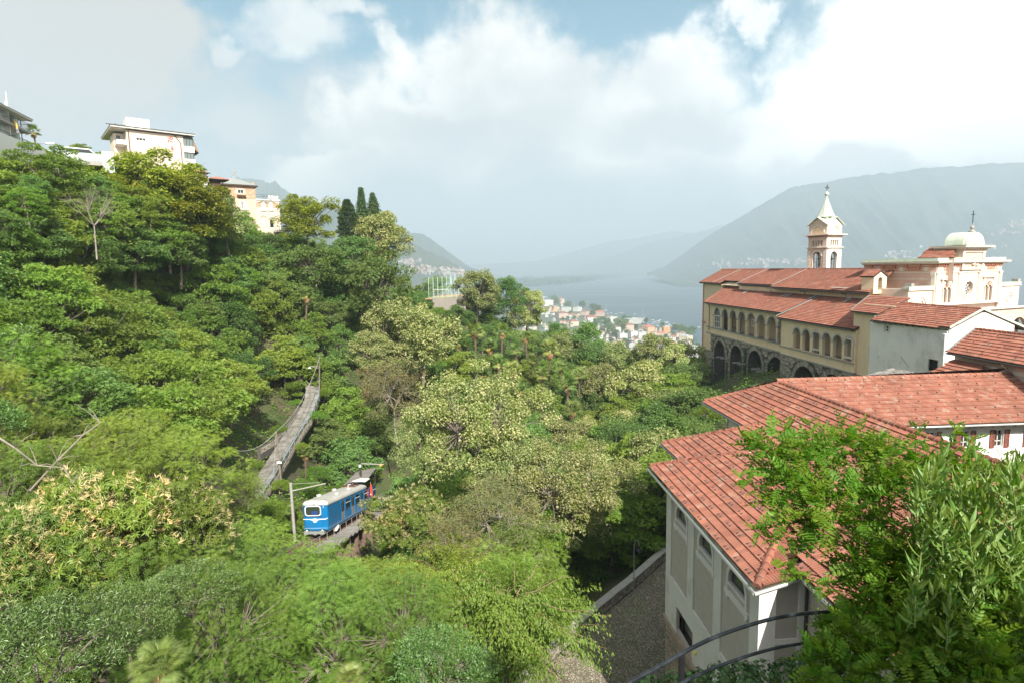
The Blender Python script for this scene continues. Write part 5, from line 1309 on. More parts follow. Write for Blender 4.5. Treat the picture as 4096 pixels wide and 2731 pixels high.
# ================================================================== buildings on the left ridge
def fr(p0, dirx):
 """local frame: x along the wall, d into the building, z absolute"""
 dx = Vector((dirx[0], dirx[1], 0)).normalized(); dn = Vector((-dx.y, dx.x, 0))
 if dn.dot(Vector((p0.x, p0.y, 0))) < 0: dn = -dn
 o = Vector((p0.x, p0.y, 0))
 T = lambda x, d, z: o + dx * x + dn * d + Vector((0, 0, z))
 def at(px, py):
  q = PP(px, py, o, dn); return (q - o).dot(dx), q.z
 return T, at, dx, dn
def Z6(x, y): return 400 + x / 4.704, 450 + y / 4.704
def Z5(x, y): return x / 4.704, 350 + y / 4.704
# pink apartment house with the red numerals
T, at, dx, dn = fr(P(502, 620, 112), (1.2, 1))
x1, zt = at(*Z6(1560, 470)); x0 = at(*Z6(490, 390))[0]; zt = at(*Z6(1000, 370))[1]; x2 = at(*Z6(1745, 520))[0]
zb = at(600, 760)[1] - 8
apt = empty('apartment_house', T((x0 + x2) / 2, 5, zb), 'pale pink flat roofed apartment house with red numerals 76 on the wall, on the ridge', 'building')
wx0, wz1 = at(*Z6(668, 415)); wx1, wz0 = at(*Z6(868, 548))
g0, gz1 = at(*Z6(1570, 470)); g1, gz0 = at(*Z6(1735, 650))
h2z1, h2z0 = at(*Z6(1670, 735))[1], at(*Z6(1670, 880))[1]
mb = MB(); wall(mb, T, rect_pts(x0, x1, zb, zt - .2), [rect_pts(wx0, wx1, wz0, wz1)], .3); mb.bx(x0, x1, .3, 12, zb, zt - .2, T); mb.build('wall', mat('apartment_plaster', (.64, .51, .44), .9), apt)
w = window(apt, T, wx0, wx1, wz0, wz1, .15, .09, (2, 0)); mb = MB(); mb.bx(wx0, wx1, .02, .1, wz0 + (wz1 - wz0) * .45, wz1, T); mb.build('roller_blind', m_frame, w)
for zz0, zz1 in ((gz0, gz1), (h2z0, h2z1), (h2z0 - 3.3, h2z1 - 3.2)):
 mb = MB(); mb.bx(x1 + .05, x2 - .05, 1.4, 1.5, zz0, zz1, T); gl_ = mb.build('glazing', mat('conservatory_glass', (.16, .20, .20), .2), apt)
 mb = MB()
 for k in range(4): mb.bx(x1 + .05 + (x2 - x1 - .1) * k / 3 - .04, x1 + .05 + (x2 - x1 - .1) * k / 3 + .04, .02, .1, zz0, zz1, T)
 mb.bx(x1, x2, .02, .1, zz1 - .1, zz1, T); mb.build('mullion', m_gutter, gl_)
 mb = MB(); mb.bx(x1, x2 + .1, .1, 1.35, zz0, zz1 - .02, T); mb.build('balcony_glass', mat('conservatory_glass', (.16, .20, .20), .2), gl_)
for zq in (gz0, h2z0, h2z0 - 3.3): mb = MB(); mb.bx(x1, x2 + .15, -.1, 8, zq - 1.15, zq - .03, T); mb.build('balcony', m_frame, apt)
bx0, bz1 = at(*Z6(310, 505)); bz0 = at(*Z6(310, 590))[1]
for k in range(3):
 mb = MB(); mb.bx(bx0, x0 - .01, .0, 7, bz0 - 3.1 * k, bz1 - 3.1 * k, T); mb.build('balcony', m_frame, apt)
mb = MB(); mb.bx(x0 - 1.6, x0 - .01, 3.0, 8, zb, zt - .4, T); mb.build('balcony_wall', mat('apartment_plaster2', (.72, .62, .52), .9), apt)
mb = MB(); mb.bx(x0 - 1.2, x0 - .6, 2.9, 2.99, bz1 + .1, bz1 + 1.2, T); mb.build('balcony_window', m_glass, apt)
ox = at(*Z6(185, 262))[0]; ox2 = at(*Z6(1748, 465))[0]
mb = MB(); mb.bx(ox, ox2 + .2, -.7, 13, zt + .02, zt + .22, T); ro = mb.build('roof', m_frame, apt)
mb = MB(); mb.bx(ox - .05, ox2 + .25, -.78, 13.1, zt + .221, zt + .36, T); mb.build('roof_edge', m_gutter, ro)
mb = MB(); a_, b_ = at(*Z6(540, 290))[0], at(*Z6(990, 340))[0]; mb.bx(a_, b_, 2.5, 6, zt + .36, zt + 2.6, T); mb.build('roof_box', m_frame, ro)
mb = MB(); mb.bx(a_ - 3.2, a_ - .2, 2, 2.3, zt + .9, zt + 1.0, T); mb.bx(a_ - 1.8, a_ - 1.7, 2, 2.2, zt + .3, zt + 1.2, T); mb.bx(b_ + .2, b_ + 2.4, 2, 2.4, zt + .4, zt + .75, T); mb.build('roof_fittings', m_gutter, ro)
for a_ in (x0 + .35,): mb = MB(); mb.tube([T(a_, -.1, zt - .3), T(a_, -.1, zb)], .08); mb.build('downpipe', m_gutter, apt)
a_ = at(*Z6(1400, 440))[0]; mb = MB(); mb.tube([T(a_, -.1, zt - .2), T(x1 - .5, -.1, zt - 1.5), T(x1 - .4, -.1, zb)], .07); mb.build('downpipe', m_gutter, apt)
mb = MB(); mb.prism([T(x2, .2, zt - .1), T(x2 + 1.0, .2, zt - 3.0), T(x2, .2, zt - 2.2)], dn * 5); mb.build('awning', mat('brown_awning', (.25, .17, .12), .9), apt)
# painted numerals, read from bottom to top on the wall
cu = bpy.data.curves.new('numerals', 'FONT'); cu.body = '76'; cu.size = 1.25; cu.extrude = .02; cu.align_x = 'LEFT'
tmp = bpy.data.objects.new('numerals', cu); COL.objects.link(tmp); dg = bpy.context.evaluated_depsgraph_get(); me = bpy.data.meshes.new_from_object(tmp.evaluated_get(dg)); COL.objects.unlink(tmp); bpy.data.objects.remove(tmp)
me.materials.clear(); me.materials.append(mat('red_sign_paint', (.55, .06, .04), .7))
nx, nz_ = at(*Z6(1375, 590)); Mx = Matrix.Identity(4); up = Vector((0, 0, 1)); outn = -dn
# text x axis -> up, text y axis -> -dx (towards the left)
for i, v in enumerate((up, -dx, outn)): Mx[0][i], Mx[1][i], Mx[2][i] = v
Mx.translation = T(nx, -.03, nz_); link('numerals', me, apt, Mx)
cu = bpy.data.curves.new('small_numerals', 'FONT'); cu.body = '1881'; cu.size = .6; cu.extrude = .02
tmp = bpy.data.objects.new('small', cu); COL.objects.link(tmp); dg = bpy.context.evaluated_depsgraph_get(); me = bpy.data.meshes.new_from_object(tmp.evaluated_get(dg)); COL.objects.unlink(tmp); bpy.data.objects.remove(tmp)
me.materials.clear(); me.materials.append(MATS['red_sign_paint']); Mx = Mx.copy(); Mx.translation = T(nx, -.03, nz_ - 1.6); link('small_lettering', me, apt, Mx)

# brick tower house and its pale annex
T, at, dx, dn = fr(P(906, 800, 125), (1.4, 1))
def Z1(x, y): return x / 1.96, 300 + y / 1.96
tx0 = at(*Z1(1775, 950))[0]; tx1 = at(*Z1(2003, 950))[0]; te = at(*Z1(1890, 875))[1]; zb = at(950, 900)[1] - 4
brick = empty('tower_house', T((tx0 + tx1) / 2, 3, zb), 'square brick tower house with shallow grey roof on the ridge, left of the blue mountain', 'house')
mbk = mat('orange_brick', (.52, .34, .23), .9, col2=(.42, .26, .18), vscale=2.5);
TD = 5.5
wd = [(at(*Z1(1862, 900)), at(*Z1(1912, 932))), (at(*Z1(1890, 995)), at(*Z1(1912, 1052))), (at(*Z1(1925, 1010)), at(*Z1(1940, 1054)))]
hl = [rect_pts(a[0], b[0], b[1], a[1]) for a, b in wd]
zm = at(1890 / 1.96, 300 + 968 / 1.96)[1]
mb = MB(); wall(mb, T, rect_pts(tx0, tx1, zm, te), hl[:1], .3); mb.bx(tx0, tx1, .3, TD, zm, te, T); bw = mb.build('wall', m_mortar if False else mat('brick_joint', (.50, .42, .34), .9), brick)
mb = MB(); wall(mb, T, rect_pts(tx0, tx1, zb, zm), hl[1:], .3); mb.bx(tx0, tx1, .3, TD, zb, zm - .001, T); mb.build('lower_wall', mat('apricot_render', (.58, .44, .36), .9, col2=(.52, .39, .31), vscale=.9), brick)
br = MB(); r = random.Random(4); z = zm
rowi = 0
while z < te - .05:
 x = tx0 + (.25 if rowi % 2 else 0)
 while x < tx1 - .1:
  if not (wd[0][0][0] - .45 < x + .2 < wd[0][1][0] + .1 and wd[0][1][1] - .15 < z < wd[0][0][1] + .1): br.bx(x, min(x + .46, tx1), -.03, .0, z, z + .17, T)
  x += .5
 z += .2; rowi += 1
br.build('bricks', mat('orange_bricks', (.54, .33, .22), .9, island=.3), bw, kind='stuff')
for a, b in wd: window(brick, T, a[0], b[0], b[1], a[1], .12, .07, (1, 0), surround=.12)
mb = MB(); mb.bx(wd[0][0][0] - .2, wd[0][1][0] + .3, -.45, 0, wd[0][1][1] - .75, wd[0][1][1] - .35, T); mb.build('flower_box', m_under, brick)
mb = MB(); mb.bx(wd[1][0][0] - .3, wd[2][1][0] + .3, -.1, 0, wd[1][1][1] - .3, wd[1][1][1] - .14, T); mb.build('sill', m_gran, brick)
ex0 = at(*Z1(1742, 860))[0]; ov = tx0 - ex0; pk = at(*Z1(1880, 822))[1]
mb = MB(); mb.bx(ex0, tx1 + ov * .75, -ov * .8, TD + ov, te, te + .28, T); ro = mb.build('roof_eave', m_under, brick)
q = [T(ex0 - .05, -ov * .85, te + .29), T(tx1 + ov * .8, -ov * .85, te + .29), T(tx1 + ov * .8, TD + ov, te + .29), T(ex0 - .05, TD + ov, te + .29)]; ap = T((tx0 + tx1) / 2 - .4, TD / 2, pk + .6)
mb = MB(); mb.add(q + [ap], [(0, 1, 4), (1, 2, 4), (2, 3, 4), (3, 0, 4)]); mb.build('roof', m_gutter2, brick)
mb = MB(); mb.tube([ap, ap + Vector((0, 0, 2.0))], .06); mb.tube([ap + Vector((-.7, 0, 1.2)), ap + Vector((.7, 0, 1.2))], .05); mb.tube([ap + Vector((-.5, 0, .7)), ap + Vector((.5, 0, .7))], .05); mb.tube([ap + Vector((-.8, 0, .3)), ap + Vector((0, 0, 1)), ap + Vector((.8, 0, .3))], .04); mb.build('roof_cross', m_gran, brick)
for cxp, cyp in ((1815, 830), (1995, 855)):
 c = at(*Z1(cxp, cyp)); mb = MB(); mb.bx(c[0] - .18, c[0] + .18, 1.2, 1.6, te, c[1] + .5, T); mb.build('chimney', mbk, brick)
ann = empty('villa_annex', T(tx1 + 3, 4, zb), 'cream flat roofed annex with pointed arch windows attached to the brick tower house', 'house')
ax1 = at(*Z1(2190, 1000))[0]; az = at(*Z1(2100, 985))[1]
up_ = [(at(*Z1(2048, 1008)), at(*Z1(2082, 1065))), (at(*Z1(2105, 1008)), at(*Z1(2138, 1065)))]; lo = [(at(*Z1(2050, 1120)), at(*Z1(2085, 1160))), (at(*Z1(2115, 1130)), at(*Z1(2145, 1175)))]
mb = MB(); wall(mb, T, rect_pts(tx1 + .02, ax1, zb - 3, az), [rect_pts(a[0], b[0], b[1], a[1]) for a, b in up_] + [arch_pts((a[0] + b[0]) / 2, (b[0] - a[0]) / 2, b[1] - .6, a[1] - .45) for a, b in lo], .3); mb.bx(tx1 + .02, ax1, .3, 5, zb - 3, az, T); mb.build('wall', mat('annex_render', (.62, .54, .45), .9, col2=(.56, .48, .40), vscale=.7), ann)
mb = MB(); mb.bx(tx1 + .02, ax1, -.04, 0, az - 1.5, az - .5, T); mb.build('brick_band', mbk, ann)
mb = MB(); mb.bx(tx1 + .02, ax1 + .15, -.2, 5.1, az, az + .18, T); mb.build('cornice', m_frame, ann)
for a, b in up_:
 w = window(ann, T, a[0], b[0], b[1], a[1], .1, .07, (1, 0)); mb = MB(); mb.bx(a[0] - .0, b[0] + .0, -.08, -.0, b[1], a[1], T); mb.build('shutter', m_frame, w)
 c = (a[0] + b[0]) / 2; mb = MB(); mb.prism([T(c - 1.1, -.2, a[1] + .1), T(c - .8, -.2, a[1] + .1), T(c, -.2, a[1] + .6), T(c + .8, -.2, a[1] + .1), T(c + 1.1, -.2, a[1] + .1), T(c, -.2, a[1] + .85)], dn * .18); mb.build('window_hood', m_gran, ann)
 mb = MB(); mb.bx(a[0] - .2, b[0] + .2, -.12, 0, b[1] - .16, b[1] - .02, T); mb.build('sill', m_gran, ann)
for i, (a, b) in enumerate(lo):
 c = (a[0] + b[0]) / 2; r_ = (b[0] - a[0]) / 2; mb = MB(); mb.poly([T(x, .12, z) for x, z in arch_pts(c, r_ - .01, b[1] - .6, a[1] - .45)]); g = mb.build('arched_window', m_glass if i else m_frame, ann)
 mb = MB(); mb.tube([T(c + (r_ + .3) * math.cos(t), -.05, a[1] - .5 + (r_ + .3) * math.sin(t) * 1.25) for t in [math.pi * k / 10 for k in range(11)]], .06); mb.build('arch_moulding', m_gran, g)
mb = MB()
for i in range(12): mb.tube([T(ax1 - 4 + i * .35, -.15, az + .18), T(ax1 - 4 + i * .35, -.15, az + 1.1)], .02, 4)
mb.tube([T(tx1, -.15, az + 1.1), T(ax1, -.15, az + 1.1)], .02, 4); mb.tube([T(tx1, -.15, az + .7), T(ax1, -.15, az + .7)], .02, 4); mb.build('roof_railing', m_gutter, ann, kind='stuff')
mb = MB(); c0 = at(*Z1(2140, 1190)); mb.bx(c0[0], ax1 + .8, -1.0, -.85, c0[1] - 1.0, c0[1] - .85, T); mb.bx(c0[0], ax1 + .8, -1.0, -.85, c0[1] - .12, c0[1], T)
for i in range(7): mb.lathe(T(c0[0] + .2 + i * .42, -.92, c0[1] - .85), [(.05, 0), (.1, .2), (.04, .45), (.08, .73)], 6)
mb.bx(c0[0], ax1 + .8, -1.0, 0, c0[1] - 1.25, c0[1] - 1.0, T); mb.build('balcony', m_gran, ann)
for i in range(4):
 c = T(tx1 + 2.9 + i * .55, .8, az + .18); ch = empty('deck_chair', c, 'white terrace chair on the flat roof of the cream annex', 'chair', 'white chairs on the annex roof')
 mb = MB(); mb.bx(-.2, .2, -.2, .2, .4, .45, lambda a, b, c_, c0=c: Vector((a, b, c_)) + c0); mb.build('seat', m_frame, ch)
 mb = MB(); mb.bx(-.2, .2, .16, .2, .45, .95, lambda a, b, c_, c0=c: Vector((a, b, c_)) + c0); mb.build('backrest', m_frame, ch)
 mb = MB(); [mb.bx(sx * .2 - .02, sx * .2 + .02, sy * .18 - .02, sy * .18 + .02, 0, .4, lambda a, b, c_, c0=c: Vector((a, b, c_)) + c0) for sx in (-1, 1) for sy in (-1, 1)]; mb.build('legs', m_frame, ch, kind='stuff')

# red roofed houses half hidden between them
def simple_house(name, label, px0, px1, pyt, Y, roofh, hgt, rot, mw, mr, cat='house', depth=7):
 T, at, dx, dn = fr(P(px0, pyt, Y), rot); xa = 0; xb = at(px1, pyt)[0]; z = at((px0 + px1) / 2, pyt)[1]
 h = empty(name, T(xb / 2, depth / 2, z - hgt), label, cat)
 mb = MB(); mb.bx(xa + .6, xb - .6, .8, depth, z - hgt, z - .1, T); mb.build('wall', mw, h)
 mb = MB(); q = [T(xa, 0, z), T(xb, 0, z), T(xb, depth + .8, z), T(xa, depth + .8, z)]; r0, r1 = T(xa + 1.5, depth / 2, z + roofh), T(xb - 1.5, depth / 2, z + roofh)
 mb.add(q + [r0, r1], [(0, 1, 5, 4), (1, 2, 5), (2, 3, 4, 5), (3, 0, 4), (0, 3, 2, 1)]); mb.build('roof', mr, h)
 mb = MB(); mb.tube([T(xa, -.05, z - .08), T(xb, -.05, z - .08)], .1); mb.build('gutter', m_gutter, h)
 w = window(h, T, xb * .55, xb * .55 + 1.2, z - 1.9, z - .6, .76, .08, (1, 0))
 return h
m_rr = mat('far_red_roof', (.42, .17, .11), .85, col2=(.34, .13, .09), vscale=1.5)
simple_house('house', 'small pink house with a red roof left of the apartment house', 404, 478, 628, 105, .9, 6, (1.2, 1), mat('pink_house', (.72, .46, .38), .9), m_rr)
simple_house('house', 'red hipped roof and white dormer peeking out between treetop and brick tower house', 775, 842, 690, 132, 1.0, 6, (1.2, 1), m_frame, m_rr)
simple_house('house', 'dark timber eave and red roof directly behind the brick tower house', 836, 925, 717, 134, .9, 7, (1.3, 1), m_under, m_rr)

# hotel at the left edge with balconies
T, at, dx, dn = fr(P(75, 480, 88), (-.3, 1))
hot = empty('hotel', T(-4, 4, at(75, 620)[1] - 3), 'pale green hotel with iron balconies and wide eaves at the left edge of the ridge', 'hotel')
zt = at(*Z5(338, 550))[1]; zb = at(75, 640)[1] - 6; xe = at(*Z5(338, 600))[0]
m_hot = mat('mint_plaster', (.66, .72, .67), .9, col2=(.60, .66, .62), vscale=.6)
mb = MB(); mb.bx(-22, xe, 0, 9, zb, zt, T); mb.build('wall', m_hot, hot)
for zz in (at(*Z5(350, 690))[1], at(*Z5(385, 1030))[1]):
 z0_ = zz - 1.0
 for xa_, xb_ in ((xe - 3.4, xe + .4), (xe - 8.4, xe - 4.4)):
  mb = MB(); mb.bx(xa_, xb_, -1.3, 0, z0_ - .28, z0_, T); bl = mb.build('balcony', m_gran, hot)
  mb = MB(); mb.tube([T(xa_, 0, z0_ + 1), T(xa_, -1.25, z0_ + 1), T(xb_, -1.25, z0_ + 1), T(xb_, 0, z0_ + 1)], .03, 4)
  k = int((xb_ - xa_) / .16)
  for i in range(k + 1): mb.tube([T(xa_ + (xb_ - xa_) * i / k, -1.25, z0_), T(xa_ + (xb_ - xa_) * i / k, -1.25, z0_ + 1)], .014, 4)
  mb.build('railing', m_iron, bl, kind='stuff')
 for xw_ in (xe - 2.5, xe - 7): mb = MB(); mb.bx(xw_, xw_ + 1.1, -.05, 0, z0_, z0_ + 2.1, T); d_ = mb.build('balcony_door', mat('green_glass', (.30, .42, .38), .3), hot); mb = MB(); mb.bx(xw_ - .5, xw_, -.08, 0, z0_, z0_ + 2.1, T); mb.bx(xw_ + 1.1, xw_ + 1.6, -.08, 0, z0_, z0_ + 2.1, T); mb.build('shutter', mat('green_shutter', (.38, .50, .44), .8), d_)
mb = MB(); mb.prism([T(xe + 1.5, -1.2, zt - .3), T(-22, -1.2, zt - .3), T(-22, -1.2, zt - .1), T(xe + 1.5, -1.2, zt - .1)], dn * 12); mb.build('eave', mat('pale_eave', (.62, .58, .50), .9), hot)
mb = MB(); q = [T(xe + 1.6, -1.3, zt - .08), T(-22, -1.3, zt - .08), T(-22, 10, zt - .08), T(xe + 1.6, 10, zt - .08)]; mb.add(q + [T(xe - 2.5, 4, zt + 2.2), T(-22, 4, zt + 2.2)], [(0, 1, 5, 4), (2, 3, 4, 5), (3, 0, 4), (1, 2, 5)]); mb.build('roof', m_gutter, hot)
mb = MB(); mb.tube([T(xe + 1.3, -1.1, zt - .35), T(xe + .2, -.2, zt - .5), T(xe + .02, -.08, zb)], .06); mb.build('downpipe', m_gutter, hot)
mb = MB(); mb.bx(-22, xe + 2.5, -2.0, -1.7, zb, at(*Z5(385, 1130))[1], T); mb.build('terrace_wall', m_frame, hot)
# flagpole with two flags
fp0 = P(44, 620, 84); fp1 = P(23, 371, 84); fp0 = Vector((fp1.x, fp1.y, fp0.z - 3))
flag = empty('flagpole', fp0, 'tall white flagpole carrying two limp flags in front of the hotel', 'flagpole')
mb = MB(); mb.tube([fp0, fp1], [.11, .06], 8); mb.lathe(fp1, [(.0, -.05), (.12, 0), (0, .12)], 8); mb.build('pole', m_frame, flag)
def flag_mesh(name, m_, pts, thick=.02):
 mb = MB(); mb.prism(pts, Vector((.0, thick, 0))); return mb.build(name, m_, flag)
z = fp1.z
flag_mesh('flag', mat('white_cloth', (.75, .72, .70), .9), [Vector((fp1.x - .05, fp1.y - .12, z - 1.0)), Vector((fp1.x - .05, fp1.y - .12, z - 5.2)), Vector((fp1.x - 1.2, fp1.y - .5, z - 5.9)), Vector((fp1.x - 1.0, fp1.y - .35, z - 4.3)), Vector((fp1.x - .5, fp1.y - .2, z - 2.2))])
flag_mesh('flag', mat('blue_yellow_cloth', (.10, .16, .25), .9, col2=(.65, .42, .06), vscale=.9), [Vector((fp1.x + .12, fp1.y, z - 2.9)), Vector((fp1.x + .12, fp1.y, z - 5.3)), Vector((fp1.x + 1.0, fp1.y + .3, z - 5.2)), Vector((fp1.x + .8, fp1.y + .3, z - 4.0))])
# street lamp head on the upper road
p = P(192, 576, 98); lp_ = empty('street_lamp', Vector((p.x - 1.2, p.y, p.z - 8)), 'slim road lamp on the upper road between palm and parked van', 'street lamp')
mb = MB(); mb.tube([Vector((p.x - 4.4, p.y, p.z - 8)), Vector((p.x - 4.4, p.y, p.z - .3)), Vector((p.x - 4.0, p.y, p.z))], .06); mb.tube([Vector((p.x - 4.0, p.y, p.z)), p], .035); mb.build('post', m_gutter2, lp_)
mb = MB(); mb.lathe(p + Vector((.1, 0, 0)), [(.0, -.7), (.15, -.5), (.2, 0), (.1, .8), (0, 1.0)], 10, ax=(1, 0, .03)); mb.build('lamp_head', m_frame, lp_)

# parking terrace with railing, van and car
T, at, dx, dn = fr(P(262, 650, 92), (1.6, 1)); xe = at(412, 640)[0]; zd = at(340, 645)[1]
ter = empty('parking_terrace', T(xe / 2, 5, zd - 6), 'concrete parking terrace with a pale green railing above the trees', 'terrace')
mb = MB(); mb.bx(-12, xe, 0, 14, zd - .55, zd, T); mb.build('deck', m_gran, ter)
mb = MB(); mb.bx(xe - 6, xe - 5.6, .5, 9, zd - 9, zd - .56, T); mb.bx(-2, -1.6, .5, 9, zd - 9, zd - .56, T); mb.build('support', m_gran, ter)
mb = MB(); m_rl = mat('pale_green_rail', (.50, .58, .54), .6)
for i in range(60): x = 0 + i * xe / 60; mb.tube([T(x, .1, zd), T(x, .1, zd + 1.15)], .03, 4)
mb.tube([T(-2, .1, zd + 1.15), T(xe, .1, zd + 1.15)], .04, 5); mb.build('railing', m_rl, ter, kind='stuff')
mb = MB(); mb.bx(xe - .1, xe + 1.4, -.1, .4, zd - 1.6, zd + 1.6, T); mb.build('end_panel', m_rl, ter)
def vehicle(name, label, cat, x, d, L_, H, wd, body, hood, flip=1):
 v = empty(name, T(x, d, zd), label, cat); TV = lambda a, b, c: T(x + a * flip, d + b, zd + c)
 prof = [(-L_ / 2, .3), (L_ / 2, .3), (L_ / 2, .85), (L_ / 2 - .15, H * .52), (L_ / 2 - hood, H * .58), (L_ / 2 - hood - .75, H * .97), (-L_ / 2 + .35, H), (-L_ / 2 + .02, H * .6), (-L_ / 2, .6)]
 mb = MB(); mb.prism([TV(a, 0, c) for a, c in prof], dn * wd); mb.build('body', body, v)
 for b0 in (-.012, wd):
  mb = MB(); mb.prism([TV(a, b0, c) for a, c in [(L_ / 2 - hood - .1, H * .6), (L_ / 2 - hood - .78, H * .9), (-L_ / 2 + .5, H * .92), (-L_ / 2 + .3, H * .6)]], dn * .012); mb.build('side_window', m_glass, v)
 for a in (-L_ / 2 + .8, L_ / 2 - .8):
  for b0 in (-.03, wd - .19):
   mb = MB(); mb.lathe(TV(a, b0, .33), [(.33, 0), (.33, .22)], 16, ax=dn); w = mb.build('wheel', m_iron, v)
   mb = MB(); mb.lathe(TV(a, b0 - .012, .33), [(.2, 0), (.2, .012)], 12, ax=dn); mb.build('rim', m_gutter2, w)
 for b0 in (.15, wd - .4): mb = MB(); mb.box(TV(L_ / 2 + .01, b0 + .12, .72), dx * .03 * flip, dn * .12, Vector((0, 0, .08))); mb.build('headlight', m_frame, v)
 return v
m_vw = mat('white_car_paint', (.80, .80, .78), .3, spec=.6)
vx = at(325, 640)[0]; vehicle('parked_van', 'white van parked behind the railing of the concrete terrace', 'van', at(300, 640)[0] + 1.0, 1.2, 5.0, 2.1, 1.8, m_vw, .9)
vehicle('parked_car', 'low white car parked right of the white van on the terrace', 'car', at(362, 642)[0] + .6, 1.6, 4.0, 1.35, 1.7, m_vw, 1.1)

# ================================================================== sports court with tall net fence
ct = P(1862, 1192, 150); T, at, dx, dn = fr(ct, (1.0, -.10))
cz0 = ct.z; cx0 = at(1700, 1190)[0]
court = empty('sports_court', T(-5, 6, cz0), 'small sports court fenced by tall green netting at the end of the ridge', 'court')
mb = MB(); mb.bx(cx0, 0, 0, 22, cz0 - .3, cz0, T); mb.build('court_floor', mat('red_court', (.42, .16, .12), .9, col2=(.30, .33, .14), vscale=.12), court)
mb = MB(); mb.bx(cx0 + 2, 0, -.3, 0, cz0 - 3.2, cz0 + .1, T); mb.bx(-.3, 0, 0.001, 22, cz0 - 3.2, cz0 + .1, T); mb.build('retaining_wall', mat('stained_concrete', (.26, .235, .21), .9, dirt=(.5, .32, .24), dscale=.3), court)
ht = at(1862, 1106)[1] - cz0; n = 9
for i in range(n):
 for d_ in (0, 22):
  x = cx0 + 1 + (-1 - cx0) * i / (n - 1) * 1.0
  mb = MB(); mb.tube([T(x, d_, cz0), T(x, d_, cz0 + ht)], .06, 5); mb.build('fence_post', m_rl, court)
for d_ in (4.4, 8.8, 13.2, 17.6): mb = MB(); mb.tube([T(-.1, d_, cz0), T(-.1, d_, cz0 + ht)], .06, 5); mb.build('fence_post', m_rl, court)
mb = MB(); mb.tube([T(-.1, .1, cz0 + .5), T(-.1, 4.4, cz0 + ht * .6)], .05, 5); mb.tube([T(-4, .1, cz0 + .3), T(-1.2, .1, cz0 + ht * .55)], .05, 5); mb.tube([T(cx0 + 4, 0, cz0 + .3), T(cx0 + 6.5, 0, cz0 + ht * .6)], .05, 5); mb.build('brace', m_rl, court, kind='stuff')
net = MB()
for i in range(int((-cx0 - 1) / .42)):
 x = cx0 + 1 + i * .42; net.tube([T(x, 0.02, cz0), T(x, 0.02, cz0 + ht)], .011, 3, False); net.tube([T(x, 22, cz0), T(x, 22, cz0 + ht)], .011, 3, False)
for i in range(int(ht / .4)): net.tube([T(cx0 + 1, .02, cz0 + i * .4), T(0, .02, cz0 + i * .4), T(0, 22, cz0 + i * .4)], .011, 3, False)
for i in range(52): net.tube([T(-.02, i * .42, cz0), T(-.02, i * .42, cz0 + ht)], .011, 3, False)
net.build('net', mat('green_net', (.40, .62, .52), .8), court, kind='stuff')
gx0 = at(1725, 1185)[0]; gx1 = at(1783, 1190)[0]
goal = empty('goal', T((gx0 + gx1) / 2, 4, cz0), 'white goal frame standing on the red court', 'goal'); mb = MB(); mb.tube([T(gx0, 4, cz0), T(gx0, 4, cz0 + 2), T(gx1, 4, cz0 + 2), T(gx1, 4, cz0)], .06); mb.build('frame', m_frame, goal)

# ================================================================== stepped path with rail and lamp posts
path_px = [(905, 2090, 57), (985, 2020, 62), (1050, 1930, 67), (1110, 1830, 74.5), (1165, 1740, 81.5), (1215, 1670, 87), (1245, 1600, 92.5), (1252, 1555, 96), (1240, 1530, 99), (1215, 1515, 104), (1180, 1505, 109)]
pth = [P(*q) for q in path_px]
def lerp_path(t):
 t = max(0, min(t, .9999)) * (len(pth) - 1); i = int(t); return pth[i].lerp(pth[i + 1], t - i)
m_step = mat('schist_slab', (.23, .215, .195), .9, col2=(.16, .15, .135), vscale=1.5, island=.22, dirt=(.10, .12, .05), dscale=.9, bump=.3, bscale=10)
path = MB(); N_ = 56; L0 = []
for i in range(N_ + 1):
 c = lerp_path(i / N_); d = (lerp_path(i / N_ + .01) - lerp_path(i / N_ - .01)); d.z = 0; d.normalize(); s_ = Vector((d.y, -d.x, 0)); L0.append((c, d, s_))
for i in range(N_):
 (c, d, s_), (c2, d2, s2) = L0[i], L0[i + 1]; w = 1.08
 path.quad(c - s_ * w - Vector((0, 0, .12)), c + s_ * w - Vector((0, 0, .12)), c2 + s2 * w - Vector((0, 0, .12)), c2 - s2 * w - Vector((0, 0, .12)))
 path.quad(c + s_ * w - Vector((0, 0, .12)), c + s_ * w - Vector((0, 0, 1.0)), c2 + s2 * w - Vector((0, 0, 1.0)), c2 + s2 * w - Vector((0, 0, .12)))
po = path.build('path', mat('path_bed', (.16, .17, .08), .95), kind='structure')
r = random.Random(8)
for i in range(N_):
 (c, d, s_), (c2, _, _) = L0[i], L0[i + 1]; cc = (c + c2) / 2; L_ = (c2 - c).length; dd = (c2 - c).normalized(); x = -1.03
 flat = Vector((dd.x, dd.y, dd.z * .75)).normalized()
 for k in range(3):
  w = r.uniform(.6, .76); mb = MB(); mb.box(Vector((0, 0, 0)), s_ * (w / 2 - .02), flat * (L_ / 2 * .93), Vector((0, 0, .09))); link('stone_step', mb.mesh('stone_step', m_step), po, Matrix.Translation(cc + s_ * (x + w / 2) + Vector((0, 0, .02 + r.uniform(-.02, .03))))); x += w
 if i % 1 == 0:
  mb = MB(); mb.box(Vector((0, 0, 0)), s_ * 1.05, Vector((dd.x, dd.y, 0)) * .07, Vector((0, 0, .07))); link('step_edge', mb.mesh('step_edge', m_step), po, Matrix.Translation(c + Vector((0, 0, .08))))
rail = empty('path_railing', L0[8][0], 'thin blue grey railing along the right edge of the stepped path', 'railing')
m_blue = mat('blue_grey_rail', (.25, .33, .38), .6)
tops = []
for i in range(6, N_ + 1, 2):
 c, d, s_ = L0[i]; b_ = c + s_ * 1.15; mb = MB(); mb.tube([b_ + Vector((0, 0, -.3)), b_ + Vector((0, 0, 1.0))], .03, 5); mb.build('rail_post', m_blue, rail); tops.append(b_)
